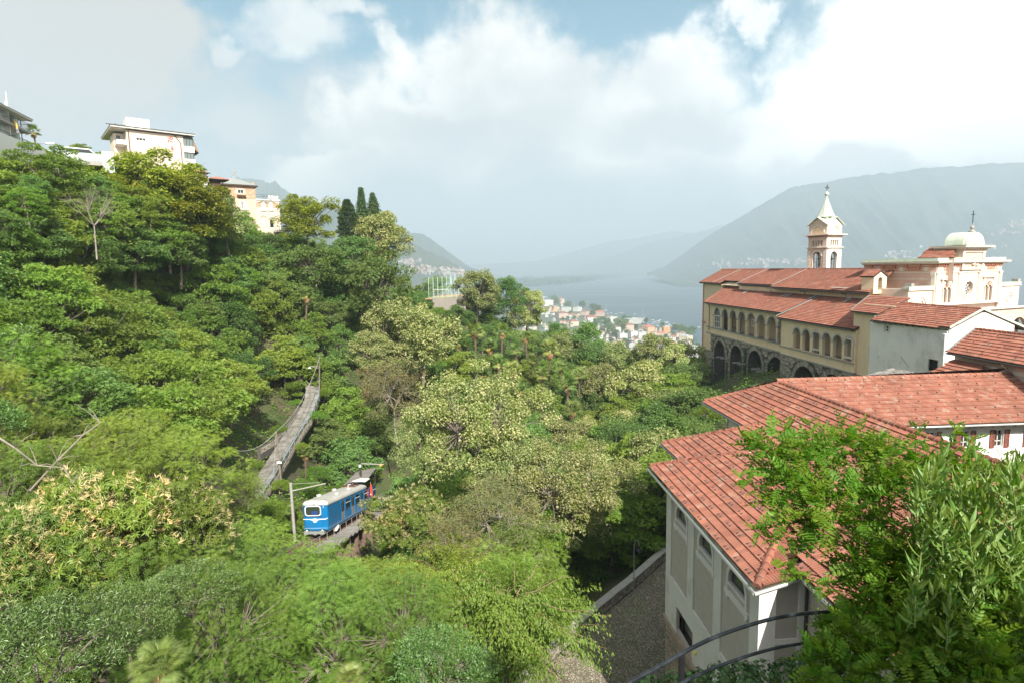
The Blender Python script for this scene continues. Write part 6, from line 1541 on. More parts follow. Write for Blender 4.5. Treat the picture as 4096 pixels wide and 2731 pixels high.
for h_ in (1.0, .55): mb = MB(); mb.tube([b_ + Vector((0, 0, h_)) for b_ in tops], .028, 5); mb.build('handrail', m_blue, rail)
dw = empty('dry_stone_wall', L0[20][0], 'dark dry stone wall following the left side of the stepped path into the shade', 'wall')
wpx = [(1040, 1762, 75), (1090, 1735, 78), (1135, 1698, 82.5), (1180, 1640, 88), (1215, 1575, 94)]
wp = [P(*q) - Vector((0, 0, 1.0)) for q in wpx]
for i in range(len(wp) - 1):
 p, q = wp[i], wp[i + 1]; d = (q - p); L_ = d.length; dh = Vector((d.x, d.y, 0)).normalized(); s_ = Vector((dh.y, -dh.x, 0)); sl = d.z / Vector((d.x, d.y, 0)).length
 mb = MB(); mb.prism([p - Vector((0, 0, 1.6)), q - Vector((0, 0, 1.6)), q - Vector((0, 0, .05)), p - Vector((0, 0, .05))], -s_ * .5); core = mb.build('core', m_mortar, dw)
 stone_wall(core, lambda x, dd, z, p=p, dh=dh, s_=s_, sl=sl: p + dh * x - s_ * dd + Vector((0, 0, z + sl * x)), 0, Vector((d.x, d.y, 0)).length, -.7, 0, [], lmin=.25, lmax=.6, hmin=.1, hmax=.2, proud=.08, budget=60, seed=40 + i)
sw = empty('retaining_wall', L0[6][0], 'rough stone retaining wall under the right edge of the stepped path', 'wall')
for i in range(8, 28, 4):
 p, q = L0[i][0] + L0[i][2] * 1.1, L0[i + 4][0] + L0[i + 4][2] * 1.1; d = q - p; dh = Vector((d.x, d.y, 0)).normalized(); s_ = Vector((dh.y, -dh.x, 0)); sl = d.z / Vector((d.x, d.y, 0)).length
 mb = MB(); mb.prism([p - Vector((0, 0, 1.1)), q - Vector((0, 0, 1.1)), q - Vector((0, 0, .1)), p - Vector((0, 0, .1))], s_ * .12); core = mb.build('core', m_mortar, sw)
 stone_wall(core, lambda x, dd, z, p=p, dh=dh, s_=s_, sl=sl: p + s_ * (.12 - dd) + dh * x + Vector((0, 0, z + sl * x)), 0, Vector((d.x, d.y, 0)).length, -.8, -.1, [], lmin=.25, lmax=.7, hmin=.1, hmax=.22, proud=.06, budget=40, seed=60 + i)
m_wood = mat('weathered_pole', (.24, .19, .15), .9, col2=(.16, .13, .10), vscale=4)
def pole(label, pb, pt, Y, r0=.12, r1=.08, m_=None, lean=None):
 b_ = P(*pb, Y); t_ = P(*pt, Y); o = empty('utility_pole', b_, label, 'pole'); mb = MB(); mb.tube([b_ - Vector((0, 0, 1.0)), t_], [r0, r1], 8); mb.build('shaft', m_ or m_wood, o); return o, b_, t_
up1, b1, t1 = pole('tall wooden pole with a side lamp at the top end of the stepped path', (1276, 1578), (1278, 1415), 95, .13, .08)
mb = MB(); c = P(1278, 1466, 95); mb.tube([c, c + Vector((-1.6, 0, .1))], .04, 5); mb.tube([c + Vector((0, 0, -.3)), c + Vector((-1.6, 0, .1))], .02, 4); mb.build('arm', m_gran, up1); mb = MB(); mb.lathe(c + Vector((-1.6, 0, -.1)), [(.05, .1), (.28, -.1), (.1, -.2)], 10); mb.build('lamp_shade', m_frame, up1)
up2, b2, t2 = pole('leaning wooden pole with a white tag beside the lower path', (1128, 1950), (1104, 1725), 69, .14, .1)
mb = MB(); c = P(1117, 1848, 68.7); mb.box(c, Vector((.3, 0, 0)), Vector((0, .03, 0)), Vector((0, 0, .12))); mb.build('white_tag', m_frame, up2)
mb = MB(); mb.tube([t2, P(1092, 1925, 69)], .035, 5); mb.build('stay_wire', m_gran, up2)
up3, b3, t3 = pole('grey concrete post with a crossarm left of the blue funicular car', (1178, 2125), (1162, 1930), 57.5, .16, .13, m_gran)
mb = MB(); c = P(1168, 1962, 57.5); e = Vector((-19.4, 59.5, c.z)); mb.tube([c, e], .06, 6); mb.build('crossarm', m_gran, up3)
mb = MB(); mb.tube([t3 - Vector((0, 0, .1)), e + Vector((-.6, 0, .1))], .02, 4); mb.build('stay_wire', m_gran, up3)
up4, b4, t4 = pole('dark steel post with a signal arm behind the small station roof', (1443, 1880), (1440, 1808), 80, .14, .12, m_gutter)
mb = MB(); c = P(1443, 1853, 80); e = P(1535, 1856, 80); mb.tube([c, e], .07, 6); mb.build('crossarm', m_gran, up4); mb = MB(); mb.box(P(1524, 1859, 79.9), Vector((.16, 0, 0)), Vector((0, .1, 0)), Vector((0, 0, .1))); mb.build('signal', mat('orange_box', (.75, .38, .04), .6), up4); mb = MB(); mb.box(P(1440, 1862, 79.7), Vector((.15, 0, 0)), Vector((0, .1, 0)), Vector((0, 0, .15))); mb.build('white_box', m_frame, up4)
def wire(label, a, b_, sag, r_=.02, cat='cable'):
 pts = []; a, b_ = Vector(a), Vector(b_)
 for i in range(13): t = i / 12; p = a.lerp(b_, t); p.z -= sag * 4 * t * (1 - t); pts.append(p)
 mb = MB(); mb.tube(pts, r_, 4); o = mb.build('cable', m_gran); tag(o, label, cat, 'overhead cables'); return o
wire('long sagging cable strung between the two wooden poles above the path', t1 - Vector((0, 0, .5)), t2, 1.6, .035)
wire('cable running from the leaning pole down into the trees on the left', t2, P(940, 1800, 63), .8, .03)
# ================================================================== funicular car, track, walkway and small station
GR = -.258
TC = lambda x, y, z: Vector((-20.65 + x, 56 + y, -24.85 + GR * y + z))
m_bl = mat('blue_car_paint', (0.0, .165, .40), .32, spec=.5, col2=(0.012, .135, .33), vscale=1.4, dirt=(.03, .14, .29), dscale=1.1)
m_grey = mat('grey_car_roof', (.50, .485, .45), .5, col2=(.44, .43, .40), vscale=.8, dirt=(.36, .34, .31), dscale=.5)
m_sil = mat('silver_door', (.36, .35, .32), .4, .3)
m_wl = mat('white_line_paint', (.82, .82, .80), .5)
car = empty('funicular_car', TC(1.22, 7.6, -.5), 'blue funicular car numbered 2 with a grey roof climbing the track', 'funicular')
LW, LL, HH = 2.45, 15.3, 2.55
def ring_car(y, ins, z0_, z1_, n=5, r_=.32):
 pts = []
 for cx_, sx, sgn in ((ins + r_, -1, 0), (LW - ins - r_, 1, 0)): pass
 return pts
def rr_outline(x0, x1, y0, y1, r_, n=4):
 o = []
 for cx_, cy_, a0 in ((x1 - r_, y1 - r_, 0), (x0 + r_, y1 - r_, 90), (x0 + r_, y0 + r_, 180), (x1 - r_, y0 + r_, 270)):
  for i in range(n + 1): t = R_(a0 + 90 * i / n); o.append((cx_ + r_ * math.cos(t), cy_ + r_ * math.sin(t)))
 return o
ol = rr_outline(0, LW, 0, LL, .28)
mb = MB(); n = len(ol); lv = [[TC(x, y, z) for x, y in ol] for z in (0.0, HH)]
mb.add(lv[0] + lv[1], [(i, (i + 1) % n, n + (i + 1) % n, n + i) for i in range(n)] + [tuple(range(n))]); body = mb.build('body', m_bl, car, smooth_=False)
mb = MB(); rings = []
for ins, z in ((-.03, HH - .02), (-.04, HH + .06), (.0, HH + .22), (.12, HH + .34), (.40, HH + .44), (.8, HH + .48)):
 rings.append([TC(x, y, z) for x, y in rr_outline(ins, LW - ins, ins, LL - ins, max(.3 - ins * .1, .22))])
vs = [p for r_ in rings for p in r_]
mb.add(vs, [(k * n + i, k * n + (i + 1) % n, (k + 1) * n + (i + 1) % n, (k + 1) * n + i) for k in range(5) for i in range(n)] + [tuple(range(5 * n, 6 * n))]); roof = mb.build('roof', m_grey, car, smooth_=True)
for (vx_, vy) in ((.45, 3.6), (1.85, 5.0), (.45, 8.8), (1.85, 9.6)):
 mb = MB(); mb.lathe(TC(vx_, vy, HH + .40), [(.2, 0), (.2, .08), (.26, .1), (.24, .2), (.1, .24)], 14); mb.build('roof_vent', m_grey, roof)
mb = MB(); mb.bx(.3, 2.15, 2.4, 2.44, HH + .46, HH + .50, TC); mb.bx(1.0, 1.04, 0.5, 2.4, HH + .4, HH + .5, TC); mb.build('roof_seam', m_gutter2, roof)
pg = MB(); pg.bx(.55, 1.9, 11.6, 13.9, HH + .49, HH + .55, TC)
pgo = pg.build('equipment_mat', mat('rusty_plate', (.22, .12, .085), .9), roof)
pg = MB()
for a_, b_ in (((.7, 11.8), (1.2, 13.0)), ((1.7, 11.8), (1.2, 13.0)), ((.7, 13.8), (1.2, 12.6)), ((1.7, 13.8), (1.2, 12.6)), ((.6, 11.7), (1.8, 11.7)), ((.6, 13.8), (1.8, 13.8))): pg.tube([TC(*a_, HH + .56), TC((a_[0] + b_[0]) / 2, (a_[1] + b_[1]) / 2, HH + .85), TC(*b_, HH + .75)], .035, 5)
pg.build('current_collector', m_iron, roof)
mb = MB(); mb.tube([TC(1.3, 11.3, HH + .45), TC(1.3, 11.3, HH + .8), TC(1.6, 11.2, HH + .85)], .05); mb.build('horn', m_frame, roof)
mb = MB(); mb.lathe(TC(1.17, -.02, HH + .20), [(.12, 0), (.12, .1), (.06, .16)], 12, ax=(0, -1, 0)); mb.build('roof_headlight', m_frame, roof)
# front window with rounded white frame
def rrect(x0, x1, z0, z1, r_, y, n=4): return [TC(x, y, z) for x, z in rr_outline(x0, x1, z0, z1, r_, n)]
def frame_ring(name, T_in, T_out, m_, parent):
 mb = MB(); k = len(T_in); mb.add(T_in + T_out, [(i, (i + 1) % k, k + (i + 1) % k, k + i) for i in range(k)]); return mb.build(name, m_, parent)
fw = frame_ring('front_window', rrect(.33, 1.72, 1.55, 2.40, .2, -.05), rrect(.24, 1.81, 1.46, 2.49, .26, -.045), m_wl, car)
mb = MB(); mb.poly(rrect(.33, 1.72, 1.55, 2.40, .2, -.02)); mb.build('pane', mat('car_glass', (.03, .045, .03), .08, spec=.8), fw)
mb = MB(); mb.bx(.24, 1.81, -.06, -.0, 1.40, 1.455, TC); mb.build('window_sill', m_iron, fw)
mb = MB(); mb.bx(.9, 1.45, -.035, -.021, 1.6, 1.95, TC); mb.build('driver_seat', mat('dark_blue_seat', (.02, .05, .22), .6), fw)
mb = MB(); mb.prism([TC(x, -.012, z) for x, z in ((.02, 1.16), (.02, 1.10), (.7, 1.08), (.95, .98), (1.04, .80), (1.3, .80), (1.39, .98), (1.62, 1.08), (2.2, 1.10), (2.43, 1.20), (2.43, 1.27), (2.2, 1.17), (1.17, 1.15))], (0, .011, 0)); mb.build('front_stripe', m_wl, car)
mb = MB(); mb.prism([TC(x, -.02, z) for x, z in ((1.04, 1.2), (1.04, .9), (1.17, .76), (1.30, .9), (1.30, 1.2))], (0, .008, 0)); cr_ = mb.build('crest', m_wl, car)
mb = MB(); mb.bx(1.09, 1.15, -.028, -.021, .92, 1.04, TC); mb.bx(1.19, 1.25, -.028, -.021, .92, 1.04, TC); mb.bx(1.09, 1.25, -.028, -.021, 1.08, 1.12, TC); mb.build('crest_emblem', m_red, cr_)
mb = MB(); mb.bx(0.1, LW - .1, -.012, -.001, .20, .235, TC); mb.bx(LW + .001, LW + .012, .2, LL - .2, .20, .23, TC); mb.build('lower_stripe', mat('pale_blue_line', (.35, .50, .60), .5), car)
def text_mesh(body_, size, m_, name, Mx, parent, ext=.006):
 cu = bpy.data.curves.new(name, 'FONT'); cu.body = body_; cu.size = size; cu.extrude = ext
 t = bpy.data.objects.new(name, cu); COL.objects.link(t); dg = bpy.context.evaluated_depsgraph_get(); me = bpy.data.meshes.new_from_object(t.evaluated_get(dg)); COL.objects.unlink(t); bpy.data.objects.remove(t)
 me.materials.clear(); me.materials.append(m_); return link(name, me, parent, Mx)
Mx = Matrix.Rotation(R_(90), 4, 'X'); Mx.translation = TC(1.98, -.012, 2.28); text_mesh('2', .26, m_wl, 'number', Mx, car)
# side: doors and windows
def yo(zx): return -18.2 / ((1150 + zx / 4.48 - 2048) / FPX) / 1.0 - 56 + .35
XS = LW + .001
for a_, b_ in ((762, 822), (955, 1015), (1132, 1187), (1295, 1352)):
 y0_, y1_ = yo(a_), yo(b_)
 mb = MB(); mb.bx(XS - .02, XS + .015, y0_, y1_, .28, 2.38, TC); dr = mb.build('door', m_sil, car)
 for k in (0, 1):
  c0_, c1_ = y0_ + (y1_ - y0_) * (.08 + .5 * k), y0_ + (y1_ - y0_) * (.42 + .5 * k)
  mb = MB(); mb.bx(XS + .016, XS + .022, c0_, c1_, 1.15, 2.28, TC); mb.build('door_pane', m_glass, dr)
 mb = MB(); mb.bx(XS + .016, XS + .03, (y0_ + y1_) / 2 - .03, (y0_ + y1_) / 2 + .03, .28, 2.38, TC); mb.build('door_seam', m_gutter, dr)
 mb = MB(); mb.tube([TC(XS + .04, y0_ - .1, .3), TC(XS + .04, y0_ - .1, 2.42), TC(XS + .04, y1_ + .1, 2.42), TC(XS + .04, y1_ + .1, .3)], .03, 4); mb.build('door_edge', m_bl, dr)
for a_, b_ in ((848, 938), (1038, 1118), (1207, 1290), (1372, 1428)):
 y0_, y1_ = yo(a_), yo(b_)
 mb = MB(); k = rr_outline(y0_, y1_, 1.12, 2.25, .12)
 mb.prism([TC(XS, y, z) for y, z in k], (.012, 0, 0)); w = mb.build('side_window', m_glass, car)
 mb = MB(); mb.bx(XS + .013, XS + .03, y0_ + .05, y1_ - .02, 1.86, 1.93, TC); mb.build('window_bar', m_wl, w)
 mb = MB(); q = [TC(XS + .02, y, z) for y, z in rr_outline(y0_ - .03, y1_ + .03, 1.09, 2.28, .14)]; mb.tube(q + [q[0]], .022, 4, False); mb.build('window_rim', m_bl, w)
for (y_, z_, s_) in ((4.4, .85, .12), (6.6, .7, .1), (13.2, 1.2, .1)): mb = MB(); mb.lathe(TC(XS, y_, z_), [(s_, 0), (s_ * .8, .012), (0, .012)], 12, ax=(1, 0, 0)); mb.build('round_cap', mat('cap_blue', (.02, .26, .55), .4), car)
# rear faces share the same body; underframe, buffers, wheels
mb = MB(); mb.bx(.35, 2.1, -.35, .2, -.32, -.08, TC); mb.bx(.2, .62, -.45, -.34, -.34, .0, TC); mb.bx(1.7, 2.15, -.45, -.34, -.36, .02, TC); mb.bx(1.1, 1.4, -.42, -.3, -.4, -.1, TC); mb.build('buffer_beam', m_gutter2, car)
for x in (.42, 1.92): mb = MB(); mb.box(TC(x, -.1, .02), Vector((.12, 0, 0)), Vector((0, .12, 0)), Vector((0, 0, .1))); hb = mb.build('headlight', m_iron, car); mb = MB(); mb.lathe(TC(x, -.22, .02), [(.09, 0), (.09, .04), (0, .05)], 12, ax=(0, -1, 0)); mb.build('lens', m_wl, hb)
mb = MB(); mb.bx(.45, 2.0, .8, LL - .8, -.5, -.03, TC); mb.build('underframe', m_iron, car)
for y_ in (1.8, 3.4, 11.6, 13.2):
 for x in (.70, 1.72): mb = MB(); mb.lathe(TC(x, y_, -.42), [(.36, -.06), (.36, .06)], 16, ax=(1, 0, 0)); mb.build('wheel', m_iron, car)
mb = MB(); mb.lathe(TC(2.3, 2.9, -.28), [(0, -.4), (.24, -.35), (.28, 0), (.24, .35), (0, .4)], 14, ax=(0, 1, 0)); mb.build('air_tank', m_frame, car)
# track
tr = empty('funicular_track', TC(1.22, 0, -1), 'rusty funicular rails on a dark trestle running under the blue car', 'railway track')
m_rust = mat('rusty_rail', (.17, .095, .07), .8, col2=(.25, .15, .11), vscale=5); m_tie = mat('wooden_sleeper', (.20, .13, .10), .9, col2=(.12, .085, .07), vscale=6)
def TT(x, y, z): return TC(x, y, z)
y0_, y1_ = -9.5, 46
for x in (.70, 1.72): mb = MB(); mb.bx(x - .035, x + .035, y0_, y1_, -.90, -.78, TT); mb.build('rail', m_rust, tr)
mb = MB(); mb.bx(1.19, 1.23, y0_, y1_, -.86, -.83, TT); mb.build('haul_cable', m_iron, tr)
k = int((y1_ - y0_) / .62); me0 = None
for i in range(k):
 y = y0_ + i * .62; M_ = Matrix.Translation(TT(1.21, y, -.97))
 if me0 is None: mb = MB(); mb.box((0, 0, 0), (1.0, 0, 0), (0, .12, .12 * GR), (0, 0, .06)); me0 = mb.mesh('sleeper', m_tie)
 link('sleeper', me0, tr, M_)
mb = MB(); mb.bx(-.4, 2.7, y0_, y1_, -1.6, -1.05, TT); mb.build('track_bed', mat('track_ballast', (.13, .11, .09), .95, col2=(.2, .17, .14), vscale=6, bump=.5), tr)
mb = MB(); mb.bx(2.4, 2.6, -6, 30, -5.5, -1.3, TT); mb.build('trestle_wall', m_rock, tr)
walk = empty('track_walkway', TC(3.4, 2, -1), 'grey plank service walkway with thin railing along the right side of the track', 'walkway')
me1 = None
for i in range(64):
 y = -6.5 + i * .52
 if me1 is None: mb = MB(); mb.box((0, 0, 0), (.85, 0, 0), (0, .25, .0), (0, 0, .04)); me1 = mb.mesh('plank', mat('grey_plank', (.26, .24, .22), .9, col2=(.18, .165, .15), vscale=3, objvar=.2))
 link('plank', me1, walk, Matrix.Translation(TT(3.55 + (.12 if i % 3 == 0 else 0), y, -.72)))
mb = MB(); mb.bx(2.8, 2.95, -6.5, 26.5, -1.0, -.78, TT); mb.bx(4.1, 4.25, -6.5, 26.5, -1.0, -.78, TT); mb.build('stringer', m_tie, walk)
for i in range(16): y = -6 + i * 2.1; mb = MB(); mb.tube([TT(2.86, y, -.8), TT(2.86, y, .12)], .025, 5); mb.build('rail_post', m_gran, walk)
mb = MB(); mb.tube([TT(2.86, -6, .12), TT(2.86, 25.5, .12)], .02, 5); mb.build('handrail', m_gran, walk)
for i in range(10): y = -5 + i * 3; mb = MB(); mb.bx(2.9, 4.2, y, y + .25, -6, -1.0, TT); mb.build('trestle_post', m_tie, walk)
# small station: roof, platform, railings, red flag
st_ = empty('station_shelter', P(1440, 1940, 80), 'small funicular stop with a flat grey sheet roof behind the blue car', 'shelter')
q = [P(1376, 1936, 75), P(1462, 1924, 75), P(1505, 1868, 87), P(1426, 1884, 87)]
mb = MB(); mb.prism([p for p in q], Vector((0, 0, -.12))); mb.build('roof', mat('grey_roofing_felt', (.22, .195, .18), .9, col2=(.28, .25, .23), vscale=.8), st_)
for p in (q[0].lerp(q[2], .06), q[1].lerp(q[3], .06), q[2].lerp(q[0], .06), q[3].lerp(q[1], .06)): mb = MB(); mb.tube([p - Vector((0, 0, .1)), p - Vector((0, 0, 3.0))], .07, 6); mb.build('post', m_gutter, st_)
q2 = [P(1408, 1922, 74), P(1462, 1924, 74), P(1479, 1911, 75.5), P(1440, 1911, 75.5)]
mb = MB(); mb.prism(q2, Vector((0, 0, -.07))); mb.build('canopy', m_frame, st_)
plat = empty('platform', TC(4, 22, -.5), 'stepped platform with white edge marks beyond the blue car', 'platform')
for i in range(26):
 y = 15.8 + i * 1.0; mb = MB(); mb.box((0, 0, 0), (1.0, 0, 0), (0, .48, 0), (0, 0, .1)); link('platform_step', mb.mesh('platform_step', m_gran), plat, Matrix.Translation(TT(3.9, y, -.25)))
 for x in (3.05, 4.75): mb = MB(); mb.box((0, 0, 0), (.14, 0, 0), (0, .24, 0), (0, 0, .012)); link('edge_mark', mb.mesh('edge_mark', m_wl), plat, Matrix.Translation(TT(x, y, -.137)))
mb = MB(); mb.bx(4.9, 5.1, 15.5, 42, -4, -.3, TT); mb.build('side_wall', m_rock, plat)
for x in (2.95,):
 mb = MB()
 for i in range(6): mb.tube([TT(x, 15.6 + i * 1.1, -.15), TT(x, 15.6 + i * 1.1, 1.0)], .025, 4)
 for h in (.3, .65, 1.0): mb.tube([TT(x, 15.6, h), TT(x, 21.2, h)], .022, 4)
 mb.build('railing', m_gran, plat)
fp_ = P(1484, 1978, 72.6); fl_ = empty('red_flag', fp_, 'furled red flag with a small white mark on the platform behind the car', 'flag')
mb = MB(); mb.tube([fp_ - Vector((0, 0, .8)), fp_ + Vector((0, 0, 1.7))], .03, 5); mb.build('pole', m_gran, fl_)
mb = MB(); mb.lathe(fp_ + Vector((.05, -.05, .0)), [(.12, -.2), (.2, 0), (.17, .5), (.14, 1.0), (.05, 1.45)], 9); mb.build('cloth', mat('red_cloth', (.66, .06, .04), .8), fl_)
mb = MB(); mb.box(fp_ + Vector((.05, -.26, .2)), Vector((.07, 0, 0)), Vector((0, .01, 0)), Vector((0, 0, .03))); mb.box(fp_ + Vector((.05, -.26, .2)), Vector((.025, 0, 0)), Vector((0, .012, 0)), Vector((0, 0, .08))); mb.build('white_cross', m_wl, fl_)

# ================================================================== lakeside town
r = random.Random(11)
m_twin = mat('town_glass', (.10, .11, .12), .3)
wallc = {'white': (.78, .77, .74), 'cream': (.72, .63, .48), 'pink': (.70, .50, .42), 'grey': (.50, .50, .48), 'ochre': (.68, .46, .27), 'orange': (.75, .35, .16)}
m_tw = {k: mat('town_' + k, v, .9, col2=tuple(c * .92 for c in v), vscale=.2) for k, v in wallc.items()}
roofc = {'red tiled': mat('town_red_roof', (.38, .15, .10), .9, island=.2), 'brown tiled': mat('town_brown_roof', (.27, .15, .11), .9, island=.2), 'flat grey': mat('town_flat_roof', (.45, .44, .42), .9), 'dark': mat('town_dark_roof', (.10, .09, .085), .9)}
def town_z(Y): return TOWN_Z + 3.2 if Y < 1300 else TOWN_Z + 1
used_t = {}
def place_word(px, py):
 sh = np.interp(px, [x for x, _ in shore_px[::-1]], [y for _, y in shore_px[::-1]])
 d = py - sh
 row = 'on the lake front' if d < 14 else 'one row inland' if d < 32 else 'in mid town' if d < 60 else 'in the upper town' if d < 90 else 'by the wooded slope'
 col_ = 'left of the crane' if px < 2160 else 'below the crane' if px < 2235 else 'left of the harbour' if px < 2330 else 'behind the harbour' if px < 2420 else 'below the moored boats' if px < 2490 else 'left of the campanile' if px < 2555 else 'right of the campanile' if px < 2620 else 'by the railway' if px < 2700 else 'below the lakeside trees' if px < 2750 else 'beside the monastery corner'
 return row, col_
def town_house(px, py, wpx, hpx, wc, rc, rot=None, storeys=None, label=None, depthf=.8):
 p = PZ(px, py, TOWN_Z + 2); Y = p.y; s_ = Y / FPX; w = wpx * s_; h = hpx * s_ * 1.04; d = w * depthf
 a = rot if rot is not None else r.uniform(-.5, .9)
 dx = Vector((math.cos(a), math.sin(a), 0)); dy = Vector((-dx.y, dx.x, 0)); o = Vector((p.x, p.y, TOWN_Z + 2))
 T = lambda x, dd, z: o + dx * x + dy * dd + Vector((0, 0, z))
 row, cl = place_word(px, py); storeys = storeys or max(2, int(h / 3.2))
 lab = label or f"{'tall ' if hpx / max(wpx, 1) > .62 else 'wide ' if wpx > 30 else ''}{wc} house, {rc} roof, {row}, {cl}"
 key = lab; used_t[key] = used_t.get(key, 0) + 1
 e = empty('town_house', o, lab, 'house', 'houses of the lakeside town')
 mb = MB(); mb.bx(-w / 2, w / 2, 0, d, -3, h, T); wl_ = mb.build('wall', m_tw[wc], e)
 mb = MB()
 if rc in ('flat grey',):
  mb.bx(-w / 2 - .3, w / 2 + .3, -.3, d + .3, h + .01, h + .5, T); mb.bx(-w * .15, w * .12, d * .3, d * .6, h + .5, h + 2.6, T)
 else:
  rh = min(w, d) * .24; hip = min(w, d) * .45; q = [T(-w / 2 - .7, -.7, h), T(w / 2 + .7, -.7, h), T(w / 2 + .7, d + .7, h), T(-w / 2 - .7, d + .7, h)]
  r0, r1 = (T(-w / 2 + hip, d / 2, h + rh), T(w / 2 - hip, d / 2, h + rh)) if w >= d else (T(0, hip, h + rh), T(0, d - hip, h + rh))
  if w >= d: mb.add(q + [r0, r1], [(0, 1, 5, 4), (1, 2, 5), (2, 3, 4, 5), (3, 0, 4), (3, 2, 1, 0)])
  else: mb.add(q + [r0, r1], [(0, 1, 4), (1, 2, 5, 4), (2, 3, 5), (3, 0, 4, 5), (3, 2, 1, 0)])
 mb.build('roof', roofc[rc], e)
 mb = MB(); n = max(2, int(w / 3.4)); nd_ = max(2, int(d / 3.6)); sh = h / storeys
 for f in range(storeys):
  for i in range(n): x = -w / 2 + w * (i + .5) / n; mb.bx(x - .55, x + .55, -.12, -.02, f * sh + sh * .3, f * sh + sh * .78, T)
  for i in range(nd_):
   y = d * (i + .5) / nd_
   mb.bx(w / 2 + .02, w / 2 + .12, y - .5, y + .5, f * sh + sh * .3, f * sh + sh * .78, T); mb.bx(-w / 2 - .12, -w / 2 - .02, y - .5, y + .5, f * sh + sh * .3, f * sh + sh * .78, T)
 mb.build('windows', m_twin, wl_, kind='stuff')
 return e
fixed = [(2668, 1330, 27, 22, 'orange', 'flat grey', 'orange terraced apartment block near the lake front'), (2545, 1292, 62, 15, 'grey', 'flat grey', 'long grey concrete block with dark window bays on the lake front'), (2760, 1375, 46, 30, 'cream', 'flat grey', 'large cream apartment block just left of the monastery corner'), (2775, 1410, 40, 26, 'white', 'flat grey', 'white cube shaped house closest to the monastery corner'),
         (2495, 1360, 32, 24, 'white', 'flat grey', 'white building with a red edge at its corner left of the campanile'), (2540, 1345, 34, 18, 'white', 'flat grey', None), (2572, 1345, 26, 16, 'white', 'flat grey', None), (2470, 1325, 30, 16, 'white', 'brown tiled', None), (2520, 1318, 38, 17, 'pink', 'brown tiled', None), (2605, 1330, 42, 22, 'ochre', 'red tiled', 'ochre block with a long red tiled roof right of the campanile'),
         (2640, 1352, 30, 20, 'pink', 'red tiled', None), (2600, 1372, 30, 18, 'ochre', 'brown tiled', None), (2690, 1365, 24, 18, 'white', 'red tiled', None), (2705, 1388, 26, 14, 'cream', 'red tiled', None), (2455, 1290, 40, 20, 'white', 'flat grey', None), (2395, 1262, 34, 13, 'pink', 'red tiled', None), (2350, 1258, 32, 12, 'pink', 'brown tiled', None),
         (2320, 1243, 30, 13, 'white', 'flat grey', None), (2195, 1222, 40, 20, 'white', 'flat grey', 'big white flat roofed block beside the tower crane'), (2215, 1245, 36, 18, 'ochre', 'flat grey', 'ochre flat roofed block below the big white block'), (2180, 1255, 32, 16, 'white', 'flat grey', None), (2262, 1245, 30, 14, 'white', 'flat grey', None), (2255, 1270, 40, 16, 'pink', 'brown tiled', None), (2285, 1275, 30, 15, 'white', 'red tiled', None),
         (2730, 1350, 26, 18, 'grey', 'brown tiled', None), (2745, 1392, 26, 20, 'grey', 'flat grey', None), (2650, 1385, 22, 12, 'white', 'red tiled', None), (2550, 1400, 18, 14, 'white', 'flat grey', None), (2370, 1285, 40, 15, 'white', 'red tiled', None), (2420, 1300, 34, 14, 'white', 'flat grey', None), (2300, 1300, 34, 14, 'cream', 'red tiled', None), (2140, 1215, 30, 12, 'white', 'brown tiled', None), (2245, 1210, 26, 14, 'cream', 'brown tiled', None)]
taken = []
for px, py, w, h, wc, rc, lb in fixed: town_house(px, py, w, h, wc, rc, label=lb); taken.append((px, py))
tries = 0
while len(taken) < 185 and tries < 9000:
 tries += 1; px = r.uniform(2090, 2800); sh = np.interp(px, [x for x, _ in shore_px[::-1]], [y for _, y in shore_px[::-1]]); py = sh + r.uniform(6, 130)
 if any(abs(px - a) < 13 and abs(py - b) < 7 for a, b in taken): continue
 sc_ = PZ(px, py, TOWN_Z).y; k = 1100 / sc_ ; taken.append((px, py))
 town_house(px, py, r.uniform(14, 26) * max(k, .5), r.uniform(8, 14) * max(k, .55), r.choice(['white', 'white', 'white', 'cream', 'pink', 'grey', 'cream']), r.choice(['red tiled', 'brown tiled', 'flat grey', 'flat grey', 'brown tiled']))
# campanile and church
p = PZ(2562, 1362, TOWN_Z + 2); s_ = p.y / FPX
cm = empty('campanile', p, 'square stone campanile standing in the middle of the town', 'bell tower'); w = 8 * s_; h = 46 * s_
mb = MB(); mb.bx(p.x - w, p.x + w, p.y, p.y + 2 * w, p.z - 2, p.z + h); mb.build('shaft', m_tw['grey'], cm)
mb = MB(); [mb.bx(p.x + k * w * .55 - 1, p.x + k * w * .55 + 1, p.y - .15, p.y - .02, p.z + h * .76, p.z + h * .9) for k in (-1, 0, 1)]; mb.build('belfry_openings', m_twin, cm, kind='stuff')
mb = MB(); mb.bx(p.x - w - .6, p.x + w + .6, p.y - .6, p.y + 2 * w + .6, p.z + h + .01, p.z + h + 1.2); mb.build('roof', roofc['brown tiled'], cm)
p = PZ(2530, 1385, TOWN_Z + 2); ch = empty('town_church', p, 'dark roofed stone church just left of the campanile', 'church'); s_ = p.y / FPX; w, h = 13 * s_, 20 * s_
mb = MB(); mb.bx(p.x - w, p.x + w, p.y, p.y + 3 * w, p.z - 2, p.z + h * .6); mb.prism([(p.x - w, p.y, p.z + h * .6), (p.x + w, p.y, p.z + h * .6), (p.x, p.y, p.z + h)], (0, 3 * w, 0)); mb.build('wall', m_tw['grey'], ch)
mb = MB()
for sg in (-1, 1): mb.prism([(p.x + sg * (w + 1), p.y - .8, p.z + h * .6 - .5), (p.x, p.y - .8, p.z + h + .3), (p.x, p.y - .8, p.z + h + .9), (p.x + sg * (w + 1), p.y - .8, p.z + h * .6 + .1)], (0, 3 * w + 1.6, 0))
mb.build('roof', roofc['dark'], ch)
